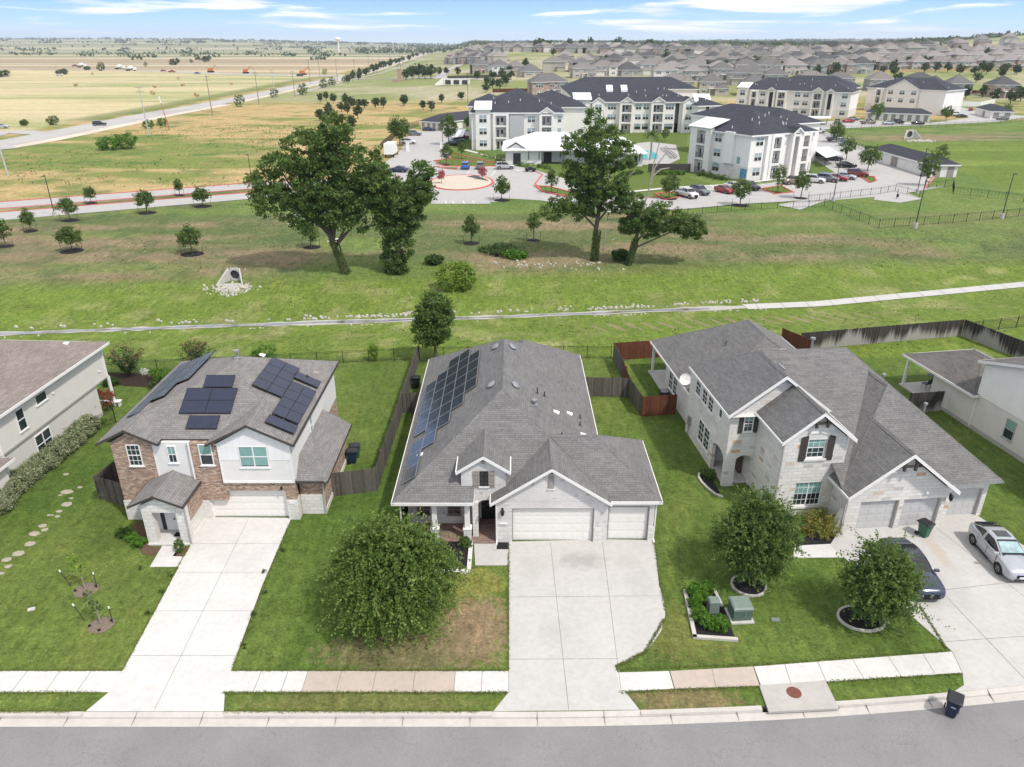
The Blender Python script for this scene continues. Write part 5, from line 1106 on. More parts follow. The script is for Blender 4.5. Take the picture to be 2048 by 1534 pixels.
# utility bed with shrubs, transformer and pedestal
def util():
    P=PX([(1366,1182),(1384,1277),(1474,1283),(1473,1272),(1398,1266),(1380,1180)]); t=thing('bed_border','white stone border around the utility shrubs near right lawn','edging',(0,0,0))
    A=[at(*p) for p in ((1366,1182),(1386,1278),(1476,1284),)]
    def bar(a,b,w=.2,h=.14):
        d=(b-a).normalized(); n=Vector((-d.y,d.x,0))*w; m=MB(); m.hexa([tuple(a),tuple(b),tuple(b+n),tuple(a+n)]+[tuple(q+Vector((0,0,h))) for q in (a,b,b+n,a+n)]); m.build('edging_stone',MT['kerb_concrete'],t)
    bar(A[0],A[1]); bar(A[1],A[2]); bar(at(1447,1215),at(1430,1180),.16)
    slab('mulch_bed',[(1376,1184),(1394,1270),(1470,1276),(1448,1215),(1432,1182)],'black_mulch',z=.04)
    k=0
    for x,y,r,h in ((1388,1190,.42,.8),(1412,1188,.4,.85),(1390,1215,.42,.8),(1398,1240,.45,.85),(1415,1255,.42,.8),(1438,1258,.45,.85),(1400,1200,.4,.8)):
        mound('shrub',['bright green shrub at rear left of the utility bed','bright green shrub at rear right of the utility bed','bright green shrub on left edge of the utility bed','bright green shrub left of the front of utility bed','bright green shrub in the front middle of utility bed','bright green shrub at the front corner of utility bed','bright green shrub behind the small pedestal in utility bed'][k],'shrub',at(x,y),r,h,'leaf_bright',.085,80,26,70+k,'shrubs round the utility pedestal'); k+=1
    c=at(1425,1222); b=MB(); b.obox((c.x,c.y,0),.55,.5,.75,.05,0,.92); b.obox((c.x,c.y,.75),.58,.53,.08,.05,0,.8); tag(b.build('utility_pedestal',MT['pale_green']),'small pale green utility pedestal hidden among bright shrubs','utility box')
    c=at(1478,1232); t=thing('transformer_box','large green transformer cabinet standing on a concrete pad','utility box',(c.x,c.y,0),R(4))
    b=MB(); b.box(-.62,.62,-.62,.6,0,.08); b.build('pad',MT['concrete'],t)
    b=MB(); b.hexa([(-.5,-.45,.08),(.5,-.45,.08),(.5,.45,.08),(-.5,.45,.08),(-.5,-.45,.85),(.5,-.45,.85),(.5,.45,.95),(-.5,.45,.95)]); b.build('cabinet',MT['utility_green'],t)
    b=MB(); b.hexa([(-.54,-.5,.85),(.54,-.5,.85),(.54,.48,.95),(-.54,.48,.95),(-.47,-.42,.93),(.47,-.42,.93),(.47,.4,1.02),(-.47,.4,1.02)]); b.box(-.53,.53,-.48,-.45,.72,.85); b.build('lid',MT['pale_green'],t); b=MB(); b.box(.1,.14,-.48,-.45,.35,.6); b.build('handle',MT['galv'],t)  # lid paler than the cabinet: light on the top put into its colour
    c=at(1551,1240); b=MB(); b.obox((c.x,c.y,0),.45,.25,.05,.05); tag(b.build('valve_cover',MT['pale_green']),'small flat green utility cover lying in the right lawn','cover')
    c=at(63,1219); b=MB(); b.obox((c.x,c.y,0),.35,.25,.05,.4); tag(b.build('valve_cover',MT['concrete']),'small pale cover lying in the lawn left of young trees','cover')
util()
# big autumn-coloured shrub and mulch at the right house
c=at(1638,1062); bush('shrub','wide bushy yellow-green and russet shrub against white stone house','shrub',(c.x,c.y,0),[(-.6,.3,.55,.9,.8,.6),(.5,.2,.6,.8,.9,.65),(0,-.5,.45,1.1,.6,.5),(.3,.8,.6,.9,.6,.6)],170,30,.25,.1,'leaf_autumn',None,81)
slab('mulch_bed',[(1585,1088),(1620,1068),(1690,1062),(1712,1085),(1690,1087),(1590,1091)],'black_mulch',z=.025)
t=thing('bed_border','curved white concrete edging beside the left arch of right house','edging',(0,0,0)); m=MB(); ribbon(m,[at(*p) for p in ((1398,948),(1397,956),(1403,966),(1415,978),(1430,990),(1445,996))],.14,.02,h=.12); m.build('edging_stone',MT['kerb_concrete'],t)
slab('mulch_bed',[(1400,950),(1401,958),(1407,967),(1418,977),(1432,988),(1440,984),(1425,960),(1414,938)],'black_mulch',z=.03)
mound('shrub','small round shrub beside the left arch of the right house','shrub',at(1416,955),.5,.7,'leaf_oak',.09,60,24,83)
# variegated hedge along the stucco house: separate bushes
hd=[(8,1020),(25,995),(45,975),(68,958),(92,940),(115,922),(135,905),(153,890),(168,875),(180,865)]
hw=['first','second','third','fourth','fifth','sixth','seventh','eighth','ninth','last']
for i,(x,y) in enumerate(hd):
    c=at(x,y,0); bush('hedge_bush','pale variegated hedge bush, %s from the photo edge along the stucco wall'%hw[i],'bush',(c.x-.2,c.y,0),[(0,0,.65,.95,1.0,.7)],190,26,.24,.11,'leaf_silver','variegated hedge bushes',90+i,shell=.8)
# shrubs at the back left garden
def fountain(name,lab,c,r,h,mat,seed,blooms=True,n=150):
    rr=np.random.default_rng(seed); t=thing(name,lab,'shrub',(c.x,c.y,float(T(c.x,c.y)))); m=MB(); P=[];tn=[]
    for i in range(46):
        a=rr.uniform(0,2*math.pi); q=rr.uniform(.2,1); e=np.array([math.cos(a)*r*q,math.sin(a)*r*q,h*(1.05-.35*q*q)]); mid=e*np.array([.35,.35,.6])
        if i%2==0: m.path([(0,0,0),tuple(mid),tuple(e)],[.03,.02,.008],4)
        u=np.linspace(.3,1,36)[:,None]; pts=(1-u)**2*0+2*u*(1-u)*mid+u*u*e+rr.normal(size=(36,3))*.13; P.append(pts); tn.append(np.where(u[:,0]>.93,1.,rr.normal(.3,.12,36)))
    m.build('stem',MT['bark'],t,uv=False); leafmesh(np.concatenate(P),np.concatenate(tn),.19,mat,'foliage',t,up=.3,rs=rr)
fountain('flowering_shrub','wide fan shaped shrub with reddish tips behind the left lawn',at(258,755),1.9,2.9,'leaf_reed',101); fountain('flowering_shrub','fan shaped shrub with reddish tips partly behind the solar panelled roof',at(395,745),1.8,3.0,'leaf_reed',102)
for i,(x,y,r,h,mt,lab) in enumerate([(322,760,1.0,1.2,'leaf_bright','bright green rounded shrub between the two fan shaped shrubs'),(325,775,1.2,.7,'leaf_deep','low grey-green ground shrub behind the left house lawn'),(222,770,.7,.8,'leaf_deep','tufted dark shrub near the iron fence by the stucco house'),(532,712,1.3,1.1,'leaf_bright','round green bush outside the iron fence above left house'),(748,722,.35,1.9,'leaf_lime','slim yellow-green sapling against iron fence near centre'),(350,768,.5,.5,'leaf_lime','small yellow-green shrub beside the solar roof'),(290,748,.3,.4,'leaf_white','small white flowering plant in the rear left bed')]):
    c=at(x,y); bush('shrub',lab,'shrub',(c.x,c.y,float(T(c.x,c.y))),[(0,0,h*.5,r,r*.8,h*.5)],80,20,.22,.13,mt,None,110+i,shell=.5)
sheet('mulch_bed',PX([(212,745),(300,748),(355,765),(345,778),(250,772),(212,765)]),.03,'mulch',.03)
c=at(182,838); tree('small_tree','small dark purple-leaved tree by the iron gate at stucco house','tree',(c.x,c.y,0),[(0,0,1.5,.6,.6,.7)],36,14,.2,.13,'leaf_deep',(0,0,1.1),.05,seed=120,shell=.2)
c=at(193,822); bush('shrub','yellow-green bush behind the small dark purple tree','shrub',(c.x,c.y,0),[(0,0,.6,.5,.5,.7)],40,18,.2,.12,'leaf_lime',None,121)
c=at(218,822); tree('small_tree','round reddish crape myrtle beside the white bench at stucco house','tree',(c.x,c.y,0),[(0,0,1.3,.75,.7,.75)],60,18,.22,.12,'leaf_red',(0,0,.9),.05,seed=122,shell=.4)
for i,(x,y,m_) in enumerate(((196,848,'leaf_red'),(205,848,'leaf_bright'))):
    c=at(x,y); bush('flower_clump',['low clump of orange-red flowers by the iron gate','low leafy green clump beside the orange-red flowers'][i],'flowers',(c.x,c.y,0),[(0,0,.2,.4,.4,.25)],24,14,.12,.1,m_,None,125+i)
c=at(222,812); t=thing('garden_bench','long white garden bench on the lawn behind stucco house','bench',(c.x,c.y,0),.1); m=MB(); m.box(-.9,.9,-.25,.25,.4,.46); m.build('seat',MT['white_panel'],t)
for x in (-.75,.75): m=MB(); m.box(x-.05,x+.05,-.2,.2,0,.4); m.build('leg',MT['white_panel'],t)
# stepping stones
for i,(x,y,w_) in enumerate([(134,984,.9),(143,997,.35),(121,991,.3),(133,1009,.9),(119,1023,.5),(98,1031,.3),(115,1033,.4),(105,1031,.25),(86,1052,.6),(90,1060,.5),(69,1068,.75),(60,1088,.75),(37,1107,.85),(13,1120,.7),(17,1133,.5),(2,1147,.4),(132,949,.5),(160,975,.4)]):
    c=at(x,y); r_=random.Random(i); m=MB(); n=6; m.prism([(math.cos(2*math.pi*k/n)*w_*.5*r_.uniform(.75,1.1),math.sin(2*math.pi*k/n)*w_*.36*r_.uniform(.75,1.1)) for k in range(n)],0,.035); o=m.build('stepping_stone',MT['flagstone'],loc=(c.x,c.y,.0)); tag(o,'irregular tan flagstone set in the grass left of the brick house','stepping stone','flagstones leading past the left house')
# solar path lights beside the left driveway (tiny dark lavender tufts)
for i,(x,y) in enumerate([(282,1140),(340,1155),(325,1187),(295,1230),(566,1104),(528,1148),(530,1188),(508,1232),(488,1297)]):
    c=at(x,y-2); bush('tufted_plant','small dark tufted plant along the edge of the left driveway','plant',(c.x,c.y,0),[(0,0,.14,.13,.13,.16)],9,8,.07,.09,'leaf_deep','tufts lining the left driveway',130+i)
# grass tufts and clover edges along the concrete
def edge_tufts():
    rr=np.random.default_rng(77); P=[]
    def along(a,b,n,w=.05):
        u=rr.random(n)[:,None]; a=np.array([a[0],a[1],0]);b=np.array([b[0],b[1],0]); q=a+(b-a)*u; q[:,:2]+=rr.normal(size=(n,2))*w; q[:,2]=.03+rr.random(n)*.04; P.append(q)
    along((-.2,26.95),(-.2,37),900); along((-13.6,26.95),(-.2,26.95),2200); along((-13.6,25.58),(-.2,25.58),2200); along((-13.2,24.5),(-1.5,24.5),1500); along((-40,26.95),(-19,26.95),2600); along((-40,25.58),(-19.3,25.58),2600); along((-30,24.5),(-20.2,24.5),1500)
    along((-18.98,27),(-19.75,38.5),900,.04); along((-13.7,27),(-14.2,39),900,.04)
    for a,b in (((1232,1340),(1506,1330)),((1240,1386),(1519,1374)),((1508,1330),(1892,1302)),((1652,1365),(1924,1349)),((1330,1222),(1308,1085)),((1328,1240),(1290,1305)),((1290,1305),(1232,1335)),((1840,1215),(1893,1300))):
        A=at(*a);B=at(*b); along(A,B,800)
    Q=np.concatenate(P); o=leafmesh(Q,rr.normal(.35,.25,len(Q)),.085,'leaf_grass','grass_tufts',None,up=.1,aspect=.35,rs=rr); tag(o,'short ragged grass blades along the edges of the pavements','grass',kind='stuff')
edge_tufts()

# ---------------- fences ----------------
def woodfence(name,label,pts,h=1.83,mat='fence_grey',post_side=1,world=False,post=2.4,zs=None):
    P=[Vector((p[0],p[1],0)) if world else at(p[0],p[1],0) for p in pts]; t=thing(name,label,'fence',(P[0].x,P[0].y,0)); o=P[0]; rr=random.Random(len(label))
    for a,b in zip(P,P[1:]):
        m=MB(); d=(b-a); L=d.length; u=d.normalized(); n=Vector((-u.y,u.x,0)); k=int(L/.145)
        for i in range(k):
            z0=float(T(*(a+u*i*.145).xy)); q=a-o+u*(i*.145); hh=h+rr.uniform(-.015,.015)+z0; e=rr.uniform(-.004,.004); A=q+n*e; B=A+u*.14
            m.hexa([(A.x,A.y,z0+.02),(B.x,B.y,z0+.02),(B.x+n.x*.02,B.y+n.y*.02,z0+.02),(A.x+n.x*.02,A.y+n.y*.02,z0+.02),(A.x,A.y,hh),(B.x,B.y,hh),(B.x+n.x*.02,B.y+n.y*.02,hh),(A.x+n.x*.02,A.y+n.y*.02,hh)])
        m.build('board_panel',MT[mat],t)
        for z in (.35,.95,1.5):
            m=MB(); z0=float(T(*((a+b)/2).xy)); m.obb(a-o+Vector((0,0,z0)),u,Z_,n*post_side,0,L,z,z+.09,.022,.06); m.build('rail',MT[mat],t)
        for i in range(int(L/post)+1):
            q=a-o+u*min(i*post,L-.05)+n*post_side*.075; z0=float(T(*(a+u*i*post).xy)); m=MB(); m.obox((q.x,q.y,z0),.09,.09,h+.02,math.atan2(u.y,u.x)); m.build('post',MT[mat],t)
    return t
woodfence('wood_fence','weathered grey wooden fence running back along the centre house side yard',[(-12.15,42.2),(-9.2,42.9),(-8.9,65.6)],world=True,post_side=1)
woodfence('wood_fence','short dark wooden fence linking the side fence to the centre house',[(-9.0,54.7),(-7.1,54.7)],world=True)
woodfence('wood_fence','weathered wooden side yard fence at the left corner of brick house',[(-24.6,40.7),(-27.6,41.9),(-26.6,47.5),(-24.7,50.)],world=True)
woodfence('wood_fence','old grey wooden fence between the centre house and the red fence',[(5.6,57.9),(10.1,57.6),(10.58,54.0)],world=True)
woodfence('wood_fence','short red stained fence meeting the side of white stone house',[(10.62,53.98),(13.5,54.4)],world=True,mat='fence_red')
woodfence('wood_fence','short red fence panel in line with the grey back fence',[(10.1,57.75),(10.05,61.7)],world=True,mat='fence_red',post_side=-1)
woodfence('wood_fence','dark wooden fence panel running back to the iron fence corner',[(10.05,61.75),(9.75,65.7)],world=True,post_side=-1)
woodfence('wood_fence','red stained back fence behind the rear patio of right house',[(9.8,65.8),(14.6,66.6)],world=True,mat='fence_red')
woodfence('wood_fence','red stained fence segment behind the rear roof of right house',[(1560,690),(1620,716)],mat='fence_red')
woodfence('wood_fence','long black wooden fence with pale washed patches behind the right lawn',[(1600,700),(1922,672),(2050,722)],mat='fence_black')
woodfence('wood_fence','short blackened fence beside the covered patio with washed base',[(1815,826),(1880,822)],mat='fence_black')
def ironfence(name,label,pts,h=1.25,world=False,bay=2.4,pick=.12,mesh=False,pr=.010,cat='fence'):
    P=[Vector((p[0],p[1],0)) if world else G(p[0],p[1]) for p in pts]; P=[Vector((p.x,p.y,0)) for p in P]; o=P[0].copy(); t=thing(name,label,cat,(o.x,o.y,0)); first=True
    for a,b in zip(P,P[1:]):
        L=(b-a).length; u=(b-a)/L; k=max(1,round(L/bay)); m=MB()
        for i in range(k):
            s=a+u*(L*i/k); e=a+u*(L*(i+1)/k); z0,z1=float(T(s.x,s.y)),float(T(e.x,e.y)); s0=s-o; e0=e-o
            for z in (.12,h-.2,h-.06): m.tube((s0.x,s0.y,z0+z),(e0.x,e0.y,z1+z),.014 if not mesh else .02,None,4)
            n=int(L/k/pick)
            for j in range(1,n):
                q=s0.lerp(e0,j/n); zz=z0+(z1-z0)*j/n; m.tube((q.x,q.y,zz+.05),(q.x,q.y,zz+h),pr,None,3,cap=False)
        m.build('picket_panel',MT['black_metal'],t,uv=False)
        for i in range(k+1):
            q=a+u*(L*i/k); z=float(T(q.x,q.y)); m=MB(); m.obox((q.x-o.x,q.y-o.y,z),.06 if not mesh else .07,.06 if not mesh else .07,h+.06,0); m.build('post',MT['black_metal'],t,uv=False)
    return t
ironfence('iron_fence','black iron picket fence behind the back lawns of left and centre houses',[(-52,60.8),(-37.68,62.3),(-8.95,66.1),(9.6,66.4)],1.3,True)
ironfence('iron_fence','black iron fence with gate beside hedge at stucco house',[(153,852),(190,865),(232,845)],1.3)
ironfence('iron_fence','black iron fence at the right edge behind the washed fence',[(1925,668),(2100,648)],1.3)

# ---------------- bins ----------------
def bin_(label,c,rz,body,lid,wheelmat='rubber'):
    t=thing('wheeled_bin',label,'bin',(c.x,c.y,float(c.z)),rz); m=MB()
    m.lathe((0,0,0),[(.22,.02),(.24,.06),(.31,.95),(.33,.96),(.33,1.02),(.29,1.02)],4); 
    s=MB(); 
    def rr_(z,w,d,r,n=4):
        out=[]
        for cx_,cy_,a0 in((w-r,d-r,0),(-w+r,d-r,90),(-w+r,-d+r,180),(w-r,-d+r,270)):
            for i in range(n+1): a=R(a0+90*i/n); out.append((cx_+r*math.cos(a),cy_+r*math.sin(a),z))
        return out
    rings=[rr_(.04,.20,.24,.07),rr_(.10,.215,.26,.07),rr_(.9,.285,.345,.06),rr_(.91,.31,.37,.06),rr_(1.0,.31,.37,.06)]; k=len(rings[0])
    for g in rings: s.v+=g
    for j in range(len(rings)-1):
        for i in range(k): q=(i+1)%k; s.f.append((j*k+i,j*k+q,(j+1)*k+q,(j+1)*k+i)); s.m.append(0)
    s.f.append(tuple(range(k))[::-1]); s.m.append(0); s.box(-.16,.16,-.385,-.30,.78,.9); s.build('body',MT[body],t)
    s=MB(); rg=[rr_(1.0,.33,.40,.07),rr_(1.04,.335,.405,.07),rr_(1.085,.27,.33,.08),rr_(1.09,.15,.2,.08)]
    for g in rg: s.v+=g
    for j in range(3):
        for i in range(k): q=(i+1)%k; s.f.append((j*k+i,j*k+q,(j+1)*k+q,(j+1)*k+i)); s.m.append(0)
    s.f.append(tuple(3*k+i for i in range(k))); s.m.append(0); s.build('lid',MT[lid],t)
    s=MB(); s.tube((-.27,.46,.96),(.27,.46,.96),.022); s.tube((-.27,.36,.94),(-.27,.46,.96),.022); s.tube((.27,.36,.94),(.27,.46,.96),.022); s.build('handle',MT[lid],t)
    for x in (-.3,.26): s=MB(); s.tube((x,.29,.13),(x+.05,.29,.13),.13,None,16); s.build('wheel',MT['rubber'],t)
    return t
c=at(1846,1072); bin_('green wheeled bin with black lid standing before the middle grey garage door',c,R(25),'green_plastic','dark_plastic')
c=at(1900,1428,-.12); b=bin_('navy blue wheeled bin standing alone in the street by the kerb',Vector((c.x+.0,c.y,-.12)),R(-35),'navy_plastic','dark_plastic')
s=MB()
for i,wd in enumerate((.16,.2)):
    s.box(-wd/2+.02,wd/2+.02,-.40,-.394,.74-i*.045,.765-i*.045)
s.v=[(v[0],v[1]+.045,v[2]) for v in s.v]; s.build('sticker',MT['white_panel'],b)
c=at(706,925); bin_('navy wheeled bin nearest the black fence beside the brick house',c,R(95),'navy_plastic','dark_plastic')
c=at(712,914); bin_('dark green bin behind the navy one beside brick house',c,R(95),'green_plastic','dark_plastic')
c=at(833,775); bin_('dark bin in the side yard behind the short wooden fence',c,R(90),'dark_plastic','dark_plastic')
# patio furniture
c=at(1850,778); t=thing('patio_chair','dark patio chair standing on the covered patio at right','chair',(c.x,c.y,.14),R(200)); m=MB(); m.box(-.28,.28,-.25,.28,.4,.45); m.build('seat',MT['dark_metal'],t); m=MB(); m.hexa([(-.28,.26,.45),(.28,.26,.45),(.28,.3,.45),(-.28,.3,.45),(-.28,.4,1.0),(.28,.4,1.0),(.28,.44,1.0),(-.28,.44,1.0)]); m.build('backrest',MT['dark_metal'],t)
for x in (-.25,.25):
    for y in (-.22,.25): m=MB(); m.tube((x,y,0),(x,y,.4),.02,None,5); m.build('leg',MT['dark_metal'],t)
c=at(1863,768); t=thing('patio_table','round dark patio table behind the chair on covered patio','table',(c.x,c.y,.14)); m=MB(); m.lathe((0,0,.7),[(0,.03),(.5,.03),(.5,0),(0,0)],18); m.build('tabletop',MT['dark_metal'],t); m=MB(); m.tube((0,0,0),(0,0,.7),.04); m.build('leg',MT['dark_metal'],t)
c=at(2080/1.0*0+1325,783); t=thing('air_conditioner','grey outdoor air conditioner unit by the rear corner of right house','air conditioner',(13.0,57.,0)); m=MB(); m.obox((0,0,0),.8,.8,.9); m.build('cabinet',MT['dark_metal'],t); m=MB(); m.lathe((0,0,.9),[(.34,0),(.34,.03),(0,.05)],18); m.build('fan_grille',MT['galv'],t)
# ---------------- drainage channel ----------------
def channel():
    rr0=random.Random(6)
    xs=np.arange(-120,200,1.5); pts=[(x,float(chan_y(x))) for x in xs]
    m=MB(); ribbon(m,[p for p in pts if p[0]>27],1.9,.06); struct(m.build('concrete_channel',MT['concrete']))
    j=MB()
    for x in np.arange(30,160,3.2): y=float(chan_y(x)); z=float(T(x,y)); j.poly([(x,y-.95,z+.075),(x+.05,y-.95,z+.075),(x+.05+.1,y+.95,z+.075),(x+.1,y+.95,z+.075)])
    struct(j.build('channel_joint',MT['joint']))
    wr=[rr0.uniform(.7,1.7) for _ in range(120)]; m=MB(); ribbon(m,[p for p in pts if p[0]<=28.5],wr,.03); struct(m.build('channel_bed',MT['old_concrete']))
    t=NT('shallow_water'); v=t.coord('Object',(1,.4,1)); n=t.noise(v,.5,4); t.base(t.ramp(n,[(.35,(.16,.175,.19)),(.5,(.22,.23,.235)),(.62,(.12,.11,.06))])); t.bump(t.noise(v,9.,2),.004,.3); MT['water']=t.set(.12,.6)
    m=MB(); ribbon(m,[(x,y+.1*math.sin(x*.5)) for x,y in pts if x<=24],[rr0.uniform(.35,.95) for _ in range(110)],.05); struct(m.build('channel_water',MT['water']))
    # limestone riprap: stones along the bank
    rr=random.Random(4); m=MB()
    def stone(x,y,s):
        z=float(T(x,y)); a=rr.uniform(0,3); k=len(m.v); P=[]
        for zz,f in((-.05,1),(s*.35,.95),(s*.6,.5)):
            for i in range(5): q=a+i*1.257; P.append((x+math.cos(q)*s*f*rr.uniform(.7,1.15)*.6,y+math.sin(q)*s*f*rr.uniform(.6,1)*.5,z+zz+rr.uniform(-.03,.03)))
        m.v+=P
        for r_ in (0,5):
            for i in range(5): j_=(i+1)%5; m.f.append((k+r_+i,k+r_+j_,k+r_+5+j_,k+r_+5+i)); m.m.append(0)
        m.f.append(tuple(k+10+i for i in range(5))); m.m.append(0)
    for x in np.arange(-60,34,.16):
        dens=(.65 if (-26<x<-8 or 4<x<34) else .2)*(.35+1.1*(math.sin(x*1.3)+math.sin(x*.47+2)>-.3))
        if rr.random()<dens*.95:
            stone(x+rr.uniform(-.2,.2),float(chan_y(x))+1.35+abs(rr.gauss(0,.55))-.2+(.5 if x>20 else 0),rr.uniform(.12,.46))
        if rr.random()<dens*.25: stone(x,float(chan_y(x))-1.15-abs(rr.gauss(0,.15)),rr.uniform(.14,.3))
    k1,k2_,k3_=G(466,578),G(607,449),G(1838,283)
    for (cx,cy,sx,sy,n) in ((k1.x,k1.y,2.3,1.5,260),(k2_.x,k2_.y,2.4,.9,90),(3.5,100.5,6,1.6,38),(10,101,3,1.5,14),(k3_.x,k3_.y,3.6,1.6,60)):
        for _ in range(n): stone(cx+rr.gauss(0,.5)*sx,cy+rr.gauss(0,.5)*sy,rr.uniform(.16,.4) if cx<80 else rr.uniform(.5,.9))
    for _ in range(14): stone(rr.uniform(-50,60),rr.uniform(95,125),rr.uniform(.1,.25))
    o=m.build('riprap',MT['limestone']); tag(o,'pale limestone rubble along the drainage channel and at the culverts','stones',kind='stuff')
channel()
def culvert(label,px,w=3.4,h=1.5,rz=0.,mat='concrete'):
    c=G(*px); t=thing('culvert_headwall',label,'culvert',(c.x,c.y,c.z-.1),rz)
    m=MB(); n=18; r=.52*h/1.5; zc=.75*h/1.5; w2=w*.2; y0=.0
    # headwall with a round hole: ring of quads
    out=[]
    for i in range(n):
        a=2*math.pi*i/n; ca,sa=math.cos(a),math.sin(a); k=min(w2/abs(ca) if abs(ca)>1e-6 else 9,( (h-zc) if sa>0 else zc)/abs(sa) if abs(sa)>1e-6 else 9); out.append((ca*k,zc+sa*k))
    for i in range(n):
        j=(i+1)%n; a0,a1=2*math.pi*i/n,2*math.pi*j/n
        m.hexa([(r*math.cos(a0),y0,zc+r*math.sin(a0)),(r*math.cos(a1),y0,zc+r*math.sin(a1)),(out[j][0],y0,out[j][1]),(out[i][0],y0,out[i][1]),(r*math.cos(a0),y0+.25,zc+r*math.sin(a0)),(r*math.cos(a1),y0+.25,zc+r*math.sin(a1)),(out[j][0],y0+.25,out[j][1]),(out[i][0],y0+.25,out[i][1])])
    for s in (-1,1): m.hexa([(s*w2,0,-.3),(s*(w2+.2),0,-.3),(s*(w*.5+.15),-1.9,-.3),(s*w*.5,-1.9,-.3),(s*w2,0,h),(s*(w2+.2),0,h),(s*(w*.5+.15),-1.9,.05),(s*w*.5,-1.9,.05)])
    m.hexa([(-w2,0,-.4),(w2,0,-.4),(w*.5,-1.9,-.5),(-w*.5,-1.9,-.5),(-w2,0,.02),(w2,0,.02),(w*.5,-1.9,-.0),(-w*.5,-1.9,-.0)]); m.build('headwall',MT[mat],t)
    m=MB(); m.tube((0,.04,zc),(0,.30,zc),r+.015,None,18,cap=False); m.tube((0,.20,zc),(0,.27,zc),r+.01,None,18); m.build('pipe',MT['opening_shade'],t)  # dark disc closes the pipe; its inner shade is put into the colour
culvert('white concrete culvert headwall with round pipe on the grassy bank at left',(471,561),3.3,1.75,R(-4)); culvert('small white culvert headwall half hidden behind the big left tree',(610,440),4.2,1.9,R(8)); culvert('white flared culvert outlet in the green basin at right',(1818,277),6.5,2.8,R(12))
c=G(668,482); m=MB(); m.hexa([(-1,-.5,0),(1,-.5,0),(1,.5,0),(-1,.5,0),(-.7,-.3,.35),(.7,-.3,.35),(.7,.35,.35),(-.7,.35,.35)]); tag(m.build('drain_inlet',MT['pipe_white'],loc=(c.x,c.y,c.z)),'low white drain inlet on the grass left of the ivy trunk','drain')
